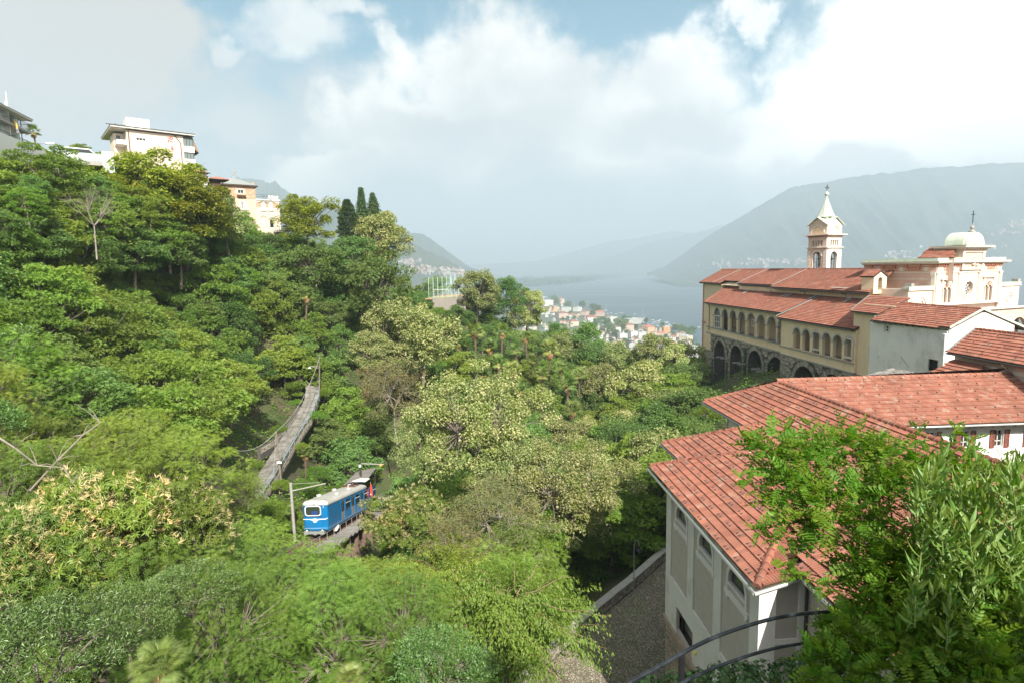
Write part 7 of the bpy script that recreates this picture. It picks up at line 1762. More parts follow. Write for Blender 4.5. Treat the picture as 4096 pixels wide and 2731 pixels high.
p = PZ(2247, 1220, TOWN_Z + 2); s_ = p.y / FPX; ct_ = empty('old_tower', p, 'slim old tower with a pointed cap on the shore right of the crane', 'tower'); mb = MB(); w = 4 * s_; h = 17 * s_; mb.bx(p.x - w, p.x + w, p.y, p.y + 2 * w, p.z, p.z + h); mb.build('shaft', m_tw['pink'], ct_)
mb = MB(); mb.add([(p.x - w - 1, p.y - 1, p.z + h), (p.x + w + 1, p.y - 1, p.z + h), (p.x + w + 1, p.y + 2 * w + 1, p.z + h), (p.x - w - 1, p.y + 2 * w + 1, p.z + h), (p.x, p.y + w, p.z + h + 4)], [(0, 1, 4), (1, 2, 4), (2, 3, 4), (3, 0, 4)]); mb.build('roof', roofc['brown tiled'], ct_)
# cranes
def crane(px, pyb, pyt, xa, xb, label, col_):
 p = PZ(px, pyb, TOWN_Z + 2); t = P(px, pyt, p.y); s_ = p.y / FPX; e = empty('tower_crane', p, label, 'crane'); m_ = mat('crane_' + col_, {'white': (.75, .74, .72), 'orange': (.70, .34, .12)}[col_], .7)
 mb = MB(); w = 1.0 * s_ * 1.2
 for i in (-1, 1):
  for j in (-1, 1): mb.bx(p.x + i * w - .35, p.x + i * w + .35, p.y + j * w - .35, p.y + j * w + .35, p.z, t.z)
 n = 12
 for i in range(n): z0_, z1_ = p.z + (t.z - p.z) * i / n, p.z + (t.z - p.z) * (i + 1) / n; sg = 1 if i % 2 else -1; mb.tube([(p.x - w * sg, p.y - w, z0_), (p.x + w * sg, p.y - w, z1_)], .3, 4)
 mb.build('mast', m_, e)
 a_, b_ = (xa - px) * s_, (xb - px) * s_; mb = MB(); mb.bx(p.x + a_, p.x + b_, p.y - w, p.y - w + .8, t.z, t.z + 1.0); mb.bx(p.x + a_ * .9, p.x + b_ * .9, p.y + w - .8, p.y + w, t.z, t.z + 1.0); mb.bx(p.x + a_ * .8, p.x + b_ * .8, p.y - .4, p.y + .4, t.z + 2.6, t.z + 3.3)
 n = 20
 for i in range(n): x0_, x1_ = p.x + a_ * .9 + (b_ - a_) * .9 * i / n, p.x + a_ * .9 + (b_ - a_) * .9 * (i + 1) / n; mb.tube([(x0_, p.y - w, t.z + .6), ((x0_ + x1_) / 2, p.y, t.z + 3), (x1_, p.y - w, t.z + .6)], .25, 4)
 mb.build('jib', m_, e); mb = MB(); mb.bx(p.x - 2, p.x + 2, p.y - 2, p.y + 2, t.z - 3, t.z - .2); mb.build('cab', m_, e)
crane(2175, 1222, 1190, 2122, 2190, 'white tower crane with a long level jib at the left end of town', 'white')
crane(2214, 1215, 1206, 2203, 2219, 'small orange crane right of the white tower crane', 'orange')
# boats
def boat(px, py, Lm, mast, label, group='boats on the lake'):
 p = PZ(px, py, LAKE); e = empty('sailing_boat' if mast else 'motor_boat', p, label, 'boat', group); a = r.uniform(-.6, .6); dx = Vector((math.cos(a), math.sin(a), 0)); dy = Vector((-dx.y, dx.x, 0)); hw = Lm * .16
 pts = [p + dx * x * Lm / 2 + dy * y * hw + Vector((0, 0, z)) for x, y, z in ((1.1, 0, 1.0), (.5, .8, .9), (-.9, 1, .8), (-.9, -1, .8), (.5, -.8, .9))]
 low = [p + dx * x * Lm / 2 + dy * y * hw + Vector((0, 0, -.1)) for x, y in ((.85, 0), (.4, .6), (-.85, .8), (-.85, -.8), (.4, -.6))]
 mb = MB(); mb.add(pts + low, [(0, 1, 2, 3, 4), (0, 5, 6, 1), (1, 6, 7, 2), (2, 7, 8, 3), (3, 8, 9, 4), (4, 9, 5, 0)]); mb.build('hull', m_wl, e)
 mb = MB(); mb.box(p + Vector((0, 0, 1.2)), dx * Lm * .2, dy * hw * .55, Vector((0, 0, .5))); mb.build('cabin', m_frame, e)
 if mast:
  mb = MB(); mb.tube([p, p + Vector((0, 0, mast))], [.28, .16], 5); mb.tube([p + Vector((0, 0, 2)), p - dx * Lm * .4 + Vector((0, 0, 2.1))], .25, 5); mb.build('mast', m_frame, e)
for (x, y, L_, mst, lb) in [(2402, 1240, 15, 30, 'leftmost white sailing boat off the harbour'), (2424, 1243, 16, 34, 'bluish sailing boat moored beside the leftmost one'), (2569, 1277, 16, 34, 'tall masted sailing boat moored right of the long grey block'), (2297, 1225, 12, 22, 'small sailing boat near the trees on the far left shore'), (2484, 1252, 24, 0, 'long white motor cruiser heading out from the harbour'), (2576, 1275, 10, 18, 'little sailing boat just right of the tall masted one'),
      (2430, 1256, 12, 0, 'white motor boat at the left end of the moorings'), (2445, 1253, 10, 0, 'open motor boat between two moored cruisers'), (2464, 1257, 10, 0, 'white boat moored in front of the pink houses'), (2538, 1258, 8, 0, 'tiny boat alone above the long grey block'), (2634, 1285, 12, 0, 'white boat moored above the orange block'), (2640, 1281, 9, 0, 'small boat beyond the moored white boat'), (2666, 1290, 14, 0, 'motor yacht moored above the orange apartment block'),
      (2668, 1292, 9, 0, 'dinghy tucked against the motor yacht'), (2698, 1297, 11, 0, 'boat moored left of the lakeside trees'), (2612, 1280, 7, 0, 'tiny dinghy in the middle of the buoy field'), (2709, 1168, 10, 0, 'lone white boat far out on the lake'), (2533, 1165, 9, 0, 'distant white speck of a boat in mid lake'), (2784, 1187, 12, 0, 'white boat far out beside the monastery corner'), (2797, 1310, 8, 0, 'small boat just left of the cream wall')]: boat(x, y, L_, mst, lb)
r2 = np.random.default_rng(2); pts = []
for _ in range(70):
 x = r2.uniform(2560, 2690); y = np.interp(x, [x_ for x_, _ in shore_px[::-1]], [y_ for _, y_ in shore_px[::-1]]) - r2.uniform(5, 26); q = PZ(x, y, LAKE); pts.append((q.x, q.y, LAKE))
mb = MB()
for q in pts: mb.lathe(q, [(1.1, 0), (1.2, .5), (0, 1.2)], 6)
o = mb.build('mooring_buoys', m_wl, kind='stuff'); o['label'] = 'white mooring buoys in the harbour'
mb = MB(); a_, b_ = PZ(2600, 1372, TOWN_Z), PZ(2720, 1420, TOWN_Z); d = (b_ - a_).normalized(); s2 = Vector((d.y, -d.x, 0)); zz = Vector((0, 0, 3.4))
mb.quad(a_ - s2 * 9 + zz, a_ + s2 * 9 + zz, b_ + s2 * 12 + zz, b_ - s2 * 12 + zz); mb.build('railway_yard', mat('railway_ballast', (.25, .22, .20), .9, col2=(.33, .30, .28), vscale=.1), kind='structure')
# ================================================================== trees
def unit(v): return v / np.maximum(np.linalg.norm(v, axis=-1, keepdims=True), 1e-6)
def kites(o, d, s, l, w, droop=.12, fold=.0, up=None):
 """leaf quads: o origin, d direction, s side (unit), l length, w width -> verts (n,4,3)"""
 l = np.asarray(l)[:, None]; w = np.asarray(w)[:, None]
 nrm = np.cross(s, d)
 V = np.empty((len(o), 4, 3), dtype=np.float32)
 V[:, 0] = o; V[:, 1] = o + d * l * .42 + s * w * .5 + nrm * w * fold; V[:, 2] = o + d * l - nrm * l * droop * np.sign(nrm[:, 2:3]); V[:, 3] = o + d * l * .42 - s * w * .5 + nrm * w * fold
 return V
def leafmesh(name, Vs, m_):
 V = np.concatenate([v.reshape(-1, 4, 3) for v in Vs]); F = np.arange(len(V) * 4).reshape(-1, 4)
 return npmesh(name, V.reshape(-1, 3), F, m_)
def rnd_unit(r, n):
 v = r.normal(size=(n, 3)); return unit(v)
def pinnate(o, d, s, L, r, pairs=5, lw=.30, ll=.55, arch=.18):
 """compound leaves: pairs of leaflets and a tip leaflet along an arching rachis"""
 out = []; n = len(o); Lc = L[:, None]; dn = np.array([0, 0, -1.0])
 for i in range(pairs + 1):
  t = (i + .6) / (pairs + .6); c = o + d * Lc * t + dn * Lc * arch * t * t; k = L * (1 - .45 * abs(t - .45)) / pairs * 1.9
  if i == pairs: out.append(kites(c, d, s, k * ll * 1.7, k * lw * 1.6, .1)); continue
  for sg in (-1, 1):
   dd = unit(d * .38 + s * sg * .9 + r.normal(0, .12, (n, 3))); ss = unit(np.cross(np.cross(d, s), dd)); out.append(kites(c, dd, ss, k * ll * 1.9, k * lw * 1.7, .15))
 return out
BARK = mat('tree_bark', (.13, .105, .08), .95, col2=(.22, .19, .16), vscale=2.5, bump=.4, bscale=12)
BARK2 = mat('pale_bark', (.30, .26, .22), .9, col2=(.22, .19, .16), vscale=3)
G_LOC = leaf_mat('locust_leaves', (.165, .262, .030), (.255, .345, .070), trans=.42)
G_LOC2 = leaf_mat('locust_leaves_blue', (.135, .235, .050), (.205, .305, .095), trans=.40)
G_LIN = leaf_mat('linden_leaves', (.17, .235, .055), (.24, .30, .09), flower=(.46, .45, .22), ffrac=.27, trans=.35)
G_DRK = leaf_mat('dark_broad_leaves', (.085, .165, .028), (.150, .240, .048), trans=.30, gloss=.10)
G_MAP = leaf_mat('yellow_green_leaves', (.21, .27, .020), (.29, .31, .035), trans=.45)
G_CHE = leaf_mat('chestnut_leaves', (.14, .24, .028), (.21, .31, .055), trans=.35, gloss=.08)
G_CHR = leaf_mat('cherry_leaves', (.17, .27, .030), (.25, .33, .060), flower=(.36, .16, .08), ffrac=-.04, trans=.45)
G_LAU = leaf_mat('laurel_leaves', (.065, .15, .018), (.13, .235, .030), trans=.25, gloss=.16)
G_CON = leaf_mat('conifer_needles', (.050, .090, .035), (.085, .135, .045), trans=.15)
G_PAL = leaf_mat('palm_fans', (.14, .21, .045), (.22, .27, .08), trans=.3, gloss=.08)
G_DRY = leaf_mat('dry_fronds', (.26, .17, .09), (.34, .23, .12), trans=.2)
G_CAT = leaf_mat('catkins', (.52, .45, .22), (.62, .55, .30), trans=.3)
G_ORN = leaf_mat('palm_fruit', (.40, .31, .10), (.50, .39, .15), trans=.2)
G_SHR = leaf_mat('shrub_leaves', (.13, .235, .020), (.21, .31, .040), trans=.42)
G_BRN = leaf_mat('dry_thicket', (.20, .17, .085), (.15, .20, .06), trans=.25)

def clumps(r, R, H, n, low=-.35, jit=.15, shape=1.0):
 """clump centres over an uneven crown; centre of crown at origin, half height H"""
 c = rnd_unit(r, n * 2); c = c[c[:, 2] > low][:n]; rad = r.uniform(.45, 1.0, len(c)) ** .6
 lob = 1 + .22 * np.sin(3 * np.arctan2(c[:, 1], c[:, 0]) + r.uniform(0, 6)) + .12 * np.sin(5 * np.arctan2(c[:, 1], c[:, 0]))
 c = c * rad[:, None]; c[:, :2] *= R * lob[:, None]; c[:, 2] *= H
 return c + r.normal(0, jit, c.shape) * R * .3
def branches(name, r, C, R, base_z, m_, r0=.22, n_tw=0, twl=.8, lean=(0, 0), fork=.35):
 mb = MB(); top = Vector((lean[0], lean[1], 0)); b0 = Vector((0, 0, base_z)); f = Vector((top.x * .5, top.y * .5, base_z * fork))
 mb.tube([b0, b0.lerp(f, .5) + Vector((r.normal(0, .1), r.normal(0, .1), 0)), f], [r0, r0 * .8, r0 * .65], 7)
 mid = []
 k = 5
 for i in range(k):
  a = 2 * math.pi * i / k + r.uniform(-.3, .3); p = f + Vector((math.cos(a) * R * .32, math.sin(a) * R * .32, abs(base_z) * .22 * r.uniform(.6, 1.3) + .3)); mid.append(p)
  mb.tube([f, f.lerp(p, .5) + Vector((0, 0, -.1)), p], [r0 * .5, r0 * .38, r0 * .28], 6)
 for c in C:
  c = Vector(c); m = min(mid, key=lambda q: (q - c).length); q = m.lerp(c, .5) + Vector((r.normal(0, .12), r.normal(0, .12), r.uniform(-.1, .2)))
  mb.tube([m, q, c], [r0 * .24, r0 * .14, r0 * .05], 5)
  for _ in range(n_tw):
   e = c + Vector(tuple(rnd_unit(r, 1)[0])) * twl; mb.tube([q.lerp(c, .6), e], [r0 * .06, r0 * .02], 3, False)
 return mb.mesh(name, m_)
def fill(r, C, n, cr, flat=.62, upb=.35):
 """points and outward directions inside the clumps"""
 idx = r.integers(0, len(C), n); d = rnd_unit(r, n); d[:, 2] = d[:, 2] * .8 + upb; d = unit(d)
 cr_ = (cr * (.7 + .6 * ((np.arange(len(C)) * .618) % 1)))[idx]
 rad = r.uniform(.15, 1, n) ** .45; off = d * rad[:, None] * cr_[:, None]; off[:, 2] *= flat
 return C[idx] + off, d, rad
def hdir(r, n, d, spread=.7, droop=.1):
 h = d.copy(); h[:, 2] *= .35; h = unit(h + r.normal(0, spread, (n, 3)) * np.array([1, 1, .35])); h[:, 2] -= droop; return unit(h)
def side(r, h, tilt=.25):
 upv = unit(np.array([0, 0, 1.0]) + r.normal(0, tilt, h.shape)); return unit(np.cross(h, upv))
PROTO = {}
def proto(kind, i):
 """(crown meshes [(name, mesh)], trunk mesh) built once per kind and variant; crown radius 4, centre at origin"""
 key = (kind, i)
 if key in PROTO: return PROTO[key]
 r = np.random.default_rng(abs(hash(kind)) % 1000 * 0 + sum(map(ord, kind)) * 7 + i)
 R, H = 4.0, 3.3; ex = []; bz = -7.0; bark = BARK
 if kind in ('locust', 'bluelocust'):
  C = clumps(r, R, H * 1.35, 60, -.75); n = 8600; p, d, _ = fill(r, C, n, 1.15, .5); h = hdir(r, n, d, .55, .22); s = side(r, h, .6)
  L = r.uniform(.28, .52, n); V = [kites(p, h, s, L, L * .30, .25)]
  V.append(kites(p + h * (L * .2)[:, None], unit(h * .7 + s * .7), unit(s * .7 - h * .7), L * .55, L * .24, .2)); V.append(kites(p + h * (L * .2)[:, None], unit(h * .7 - s * .7), unit(s * .7 + h * .7), L * .55, L * .24, .2))
  m_ = G_LOC if kind == 'locust' else G_LOC2
 elif kind == 'nearlocust':
  C = clumps(r, R, H * 1.2, 84, -.6); n = 6000; p, d, _ = fill(r, C, n, .95, .5); h = hdir(r, n, d, .6, .22); s = side(r, h, .6)
  V = pinnate(p, h, s, r.uniform(.26, .42, n), r, 5, .20, .42); m_ = G_LOC
 elif kind == 'linden':
  C = clumps(r, R, H * 1.35, 64, -.85); n = 16000; p, d, _ = fill(r, C, n, 1.05, .8, .15); h = hdir(r, n, d, .5, .55); s = side(r, h, .5)
  L = r.uniform(.20, .34, n); V = [kites(p, h, s, L, L * .72, .2)]; m_ = G_LIN
 elif kind == 'nearlinden':
  C = clumps(r, R, H * 1.2, 110, -.8); n = 30000; p, d, _ = fill(r, C, n, .72, .9, .1); h = hdir(r, n, d, .5, .6); s = side(r, h, .5)
  L = r.uniform(.09, .17, n); V = [kites(p, h, s, L, L * .7, .2)]; m_ = G_LIN
 elif kind == 'dark':
  C = clumps(r, R, H * 1.35, 54, -.8); n = 13500; p, d, _ = fill(r, C, n, 1.15, .75); h = hdir(r, n, d, .6, .25); s = side(r, h, .5)
  L = r.uniform(.22, .36, n); V = [kites(p, h, s, L, L * .58, .2)]; m_ = G_DRK
 elif kind == 'maple':
  C = clumps(r, R, H * 1.1, 52, -.75); n = 14000; p, d, _ = fill(r, C, n, 1.1, .6); h = hdir(r, n, d, .6, .2); s = side(r, h, .4)
  L = r.uniform(.22, .34, n); V = [kites(p, h, s, L, L * .7, .2)]; m_ = G_MAP
 elif kind in ('chestnut', 'nearchestnut'):
  nr = kind[0] == 'n'; C = clumps(r, R, H * .9, 70 if nr else 48, -.45); n = 2600 if nr else 1500; p, d, rad = fill(r, C, n, 1.0, .6); V = []
  for k in range(7):
   a = 2 * math.pi * k / 7; b_ = unit(d + r.normal(0, .1, (n, 3))); e1 = unit(np.cross(b_, [0.3, .1, 1.0])); e2 = np.cross(b_, e1)
   h = unit(e1 * math.cos(a) + e2 * math.sin(a) + b_ * .35 - np.array([0, 0, .25])); L = r.uniform(.24, .38, n); V.append(kites(p, h, unit(np.cross(h, b_)), L, L * .30, .3))
  m_ = G_CHE
  sel = rad > .72 if nr else rad > .8; q = p[sel]; dq = d[sel]; cv = []
  keep = (np.sin(q[:, 0] * 1.3 + 1) + np.sin(q[:, 1] * 1.1) + r.normal(0, .5, len(q))) > -.35; q, dq = q[keep], dq[keep]
  for k in range(9):
   h = unit(dq + rnd_unit(r, len(q)) * .85 + np.array([0, 0, .35])); L = r.uniform(.24, .40, len(q)); cv.append(kites(q + dq * .15, h, unit(np.cross(h, rnd_unit(r, len(q)))), L, np.full(len(q), .036), .3))
  ex.append(('catkins', leafmesh('catkins', cv, G_CAT)))
 elif kind == 'cherry':
  V = []; C = []; tw = MB()
  for k in range(230):
   a = r.uniform(0, 6.28); R1 = r.uniform(1.0, 4.7); z1 = r.uniform(-2.2, 2.6) * (1 - R1 * .08)
   st = np.array([math.cos(a) * .5, math.sin(a) * .5, z1 * .6 - .6]); pts = []
   for t in np.linspace(0, 1, 9): pts.append(st + np.array([math.cos(a + .25 * t) * R1 * t, math.sin(a + .25 * t) * R1 * t, (z1 - st[2]) * t * 1.5 - 1.35 * t * t]) + r.normal(0, .05, 3))
   pts = np.array(pts)
   if k % 3 == 0: tw.tube([Vector(q) for q in pts], [.020 * (1 - i / 9) + .006 for i in range(9)], 3, False)
   m = 150; t = r.uniform(.1, 1, m); idx = np.minimum((t * 8).astype(int), 7); f = (t * 8 - idx)[:, None]; o = pts[idx] * (1 - f) + pts[idx + 1] * f; dv = unit(pts[idx + 1] - pts[idx])
   sd = unit(np.cross(dv, [0, 0, 1.0])) * r.choice([-1, 1], m)[:, None]; o = o + sd * r.uniform(0, .3, m)[:, None] + r.normal(0, .08, (m, 3)); h = unit(dv * .5 + sd * .6 + np.array([0, 0, -.55]) + r.normal(0, .25, (m, 3))); L = r.uniform(.12, .20, m); V.append(kites(o, h, side(r, h, .4), L, L * .46, .2))
  C = np.array([[0, 0, 1.0], [1, 1, .3], [-1, .6, .3]]); ex.append(('twigs', tw.mesh('twigs', mat('red_bark', (.22, .13, .10), .8)))); m_ = G_CHR
 elif kind == 'laurel':
  C = clumps(r, R, H * .8, 60, -.3); n = 9000; p, d, _ = fill(r, C, n, 1.0, .7, .4); h = unit(d * .8 + rnd_unit(r, n) * .8 + np.array([0, 0, .3])); s = side(r, h, .6)
  L = r.uniform(.16, .26, n); V = [kites(p, h, s, L, L * .38, .25, .12)]; m_ = G_LAU
 elif kind == 'shrub':
  C = clumps(r, R, H * .75, 95, -.2); n = 13000; p, d, _ = fill(r, C, n, .75, .9); h = hdir(r, n, d, .7, .1); s = side(r, h, .5)
  L = r.uniform(.16, .30, n); V = [kites(p, h, s, L, L * .5, .2)]; m_ = G_SHR; bz = -3
 elif kind == 'thicket':
  C = clumps(r, R, H * 1.2, 56, -.7); n = 11000; p, d, _ = fill(r, C, n, 1.2, .7); h = hdir(r, n, d, .8, .1); s = side(r, h, .6); L = r.uniform(.14, .26, n); V = [kites(p, h, s, L, L * .35, .2)]; m_ = G_BRN; bark = BARK2
 elif kind == 'bare':
  C = clumps(r, R * .8, H * 1.1, 34, -.3); V = [kites(C[:4], unit(C[:4]), unit(np.cross(unit(C[:4]), [0, 0, 1.0])), np.full(4, .1), np.full(4, .04))]; m_ = G_BRN; bark = BARK2
 elif kind == 'cypress':
  n = 15000; z = r.uniform(-1, 1, n); a = r.uniform(0, 6.28, n); prof = np.where(z > -.3, np.cos((z + .3) / 1.3 * 1.5) ** .75, .92 + .25 * z * 0) ; bump = 1 + .14 * np.sin(a * 3 + z * 9) + .12 * np.sin(a * 5 - z * 17) + .1 * np.sin(z * 34 + a); rad = 1.75 * prof * bump * r.uniform(.55, 1, n) ** .4
  p = np.c_[np.cos(a) * rad, np.sin(a) * rad, z * 4.6]; h = unit(np.c_[np.cos(a) * .7, np.sin(a) * .7, np.full(n, .75)] + r.normal(0, .25, (n, 3))); s = side(r, h, .8); L = r.uniform(.25, .42, n); V = [kites(p, h, s, L, L * .34, -.1)]; m_ = G_CON; C = np.array([[0, 0, z_] for z_ in (-3, 0, 3.5)]); bz = -8
 elif kind in ('spruce', 'thinspruce'):
  V = []; tw = 0; nw = 44; wd = 3.1 if kind == 'spruce' else 2.4; Cc = []
  for k in range(nw):
   z = 4.9 - 9.4 * (k / nw) ** .95; Lb = wd * ((k + .6) / nw) ** .75; nb = 9
   for j in range(nb):
    a = 6.283 * (j + .5 * (k % 2)) / nb + r.uniform(-.2, .2); dv = np.array([math.cos(a), math.sin(a), .12]); m = max(14, int(30 * Lb)); t = r.uniform(.05, 1, m)
    Lq = Lb * r.uniform(.6, 1.25); o = np.array([0, 0, z]) + dv * (t * Lq)[:, None] + np.array([0, 0, -.42]) * (t ** 2 * Lb)[:, None] + r.normal(0, .05, (m, 3)); sd = np.array([-math.sin(a), math.cos(a), 0]) * r.choice([-1, 1], m)[:, None]; h = unit(dv * .5 + sd * .7 + np.array([0, 0, -.35])); L = r.uniform(.28, .5, m) * (1.2 - .5 * t); V.append(kites(o, h, side(r, h, .4), L, L * .34, .2))
  m_ = G_CON; C = np.array([[0, 0, z_] for z_ in (-3, 0, 4)]); bz = -9
 elif kind in ('palm', 'nearpalm'):
  V = []; dry = []; fr = []; nf = 26 if kind == 'palm' else 34; fs = 1.0
  for k in range(nf + 12):
   isd = k >= nf; a = r.uniform(0, 6.283); el = r.uniform(-.25, 1.35) if not isd else r.uniform(-1.35, -.8); st = .9 if not isd else .5
   ax = np.array([math.cos(a) * math.cos(el), math.sin(a) * math.cos(el), math.sin(el)]); c = ax * st * fs; sd = unit(np.cross(ax, [0, 0, 1.0])); nr_ = np.cross(sd, ax); m = 18 if kind == 'palm' else 34
   t = np.linspace(-1.75, 1.75, m); h = unit(np.cos(t)[:, None] * ax + np.sin(t)[:, None] * sd + nr_ * .0 - np.array([0, 0, .22])); L = (.95 - .22 * np.abs(t) / 1.75) * fs * r.uniform(.85, 1.1, m) * (.8 if isd else 1)
   s = unit(np.cross(h, nr_)); (dry if isd else V).append(kites(np.repeat(c[None], m, 0), h, s, L, np.full(m, .085 if kind == 'palm' else .055), .22))
   pet = kites(np.zeros((1, 3)), ax[None], sd[None], np.array([st]), np.array([.05]), 0); (dry if isd else V).append(pet)
  for k in range(3):
   a = r.uniform(0, 6.283); b_ = np.array([math.cos(a) * .5, math.sin(a) * .5, -.15]); m = 40; h = unit(rnd_unit(r, m) * .6 + b_ + np.array([0, 0, -.6])); fr.append(kites(b_ + r.normal(0, .1, (m, 3)), h, side(r, h), r.uniform(.15, .3, m), np.full(m, .06), .2))
  m_ = G_PAL; ex.append(('dry_fronds', leafmesh('dry_fronds', dry, G_DRY))); ex.append(('fruit_stalks', leafmesh('fruit_stalks', fr, G_ORN)))
  mb = MB(); mb.tube([(0, 0, -4), (.05, .03, -2), (0, 0, -.1)], [.13, .15, .22], 8); PROTO[key] = ([('crown', leafmesh('crown', V, m_))] + ex, mb.mesh('trunk', mat('shaggy_palm_trunk', (.12, .085, .065), .95, col2=(.12, .08, .06), vscale=9, bump=.6, bscale=30))); return PROTO[key]
 tk = branches('trunk', r, C, R, bz, bark, .24 if kind not in ('bare', 'thicket') else .12, n_tw={'bare': 9, 'thicket': 6, 'cherry': 0}.get(kind, 1), twl=1.1)
 PROTO[key] = ([('crown', leafmesh('crown', V, m_))] + ex, tk); return PROTO[key]
NVAR = {'locust': 4, 'bluelocust': 2, 'nearlocust': 2, 'linden': 3, 'dark': 3, 'palm': 3, 'thicket': 2, 'bare': 2, 'shrub': 2}
KN = {'locust': ('locust_tree', 'feathery green locust tree'), 'bluelocust': ('locust_tree', 'bluish green locust tree'), 'nearlocust': ('locust_tree', 'large feathery locust tree'), 'linden': ('linden_tree', 'linden tree in creamy blossom'), 'nearlinden': ('linden_tree', 'big linden covered in pale blossom'),
      'dark': ('evergreen_oak', 'dark dense broadleaved tree'), 'maple': ('maple_tree', 'yellow green rounded tree'), 'chestnut': ('chestnut_tree', 'chestnut tree with cream catkins'), 'nearchestnut': ('chestnut_tree', 'chestnut tree thick with cream catkins'), 'cherry': ('cherry_tree', 'light green tree with arching reddish twigs'),
      'laurel': ('laurel_bush', 'glossy dark laurel bush'), 'shrub': ('shrub', 'bright green shrub'), 'thicket': ('thicket_tree', 'thin brownish tree with bare twigs'), 'bare': ('bare_tree', 'leafless pale branched tree'), 'cypress': ('cypress_tree', 'dark column shaped cypress'), 'spruce': ('spruce_tree', 'dark pointed spruce'), 'thinspruce': ('spruce_tree', 'slim pointed spruce'), 'palm': ('palm_tree', 'fan palm with drooping dry fronds'), 'nearpalm': ('palm_tree', 'spiky green fan palm')}
LM = [(45, 560, 'the flagpole'), (135, 540, 'the roadside palm'), (340, 640, 'the parking terrace'), (620, 600, 'the apartment house'), (960, 800, 'the brick tower house'), (1075, 850, 'the cream annex'), (1430, 880, 'the conifers'), (1795, 1160, 'the sports court'), (1265, 1500, 'the upper pole'), (1105, 1850, 'the leaning pole'), (1170, 1680, 'the stepped path'), (1370, 2030, 'the blue car'), (1440, 1900, 'the small station'), (2300, 1290, 'the town'), (2650, 1400, 'the railway yard'), (2790, 1300, 'the monastery corner'), (2950, 1560, 'the stone arches'), (2540, 2060, 'the stone hut'), (2540, 2250, 'the swan neck lamp'), (2450, 2500, 'the yard parapet'), (650, 2650, 'the foreground palm'), (500, 2150, 'the catkin chestnut'), (1900, 1700, 'the blossoming linden'), (2700, 1850, 'the stepped roof corner'), (2000, 2450, 'the arching cherry'), (700, 1300, 'the mid slope'), (250, 1000, 'the left upper slope'), (900, 1500, 'the wall in the shade'), (2100, 1500, 'the palm slope'), (2400, 1600, 'the ravine')]
labels_used = set()
def rel_label(kindtxt, px, py):
 lx, ly, nm = min(LM, key=lambda l: (l[0] - px) ** 2 + (l[1] - py) ** 2); dx, dy = px - lx, py - ly; dist = math.hypot(dx, dy)
 if dist < 60: w = 'at'
 else:
  h = 'left' if dx < 0 else 'right'; v = 'above' if dy < 0 else 'below'
  if abs(dx) > 2.2 * abs(dy): w = f'{h} of'
  elif abs(dy) > 2.2 * abs(dx): w = v
  else: w = f'{v} and {h} of'
  if dist > 170: w = 'well ' + w
  elif dist < 110: w = 'just ' + w
 lab = f'{kindtxt}, {w} {nm}'; k = 0; srt = sorted(LM, key=lambda l: (l[0] - px) ** 2 + (l[1] - py) ** 2)
 for i, j in ((0, 1), (0, 2), (1, 2), (0, 3), (1, 3), (0, 4)):
  if lab not in labels_used: break
  lab = f'{kindtxt} between {srt[i][2]} and {srt[j][2]}'
 labels_used.add(lab); return lab
N_TREE = [0]
def tree(kind, c, R, label=None, group=None, rz=None, sz=None, tilt=None, parts=True):
 """c: crown centre; R: crown radius"""
 i = N_TREE[0]; N_TREE[0] += 1; crown, tk = proto(kind, i % NVAR.get(kind, 1))
 px, py, w = proj(c); nm, txt = KN[kind]
 if sz is not None: pass
 lab = label or rel_label(('tall ' if R * FPX / w > 190 else 'small ' if R * FPX / w < 60 else '') + txt, px, py)
 e = empty(nm, c, lab, 'palm' if 'palm' in nm else 'bush' if nm in ('laurel_bush', 'shrub') else 'tree', group or {'tree': 'trees of the wooded valley'}.get('tree'))
 s = R / 4.0 if kind not in ('palm', 'nearpalm') else R / 1.7
 e.rotation_euler = (RNG.uniform(-.07, .07), RNG.uniform(-.07, .07), RNG.uniform(0, 6.28) if rz is None else rz)
 e.scale = (s * RNG.uniform(.92, 1.08), s * RNG.uniform(.92, 1.08), s * (sz or RNG.uniform(.85, 1.1)))
 for n_, m_ in crown + [('trunk', tk)]:
  o = bpy.data.objects.new(n_, m_); COL.objects.link(o); o.parent = e
 return e
def T_(kind, px, py, Y, rpx, label=None, **k):
 R = rpx * Y / FPX; return tree(kind, P(px, py, Y), R, label, **k)
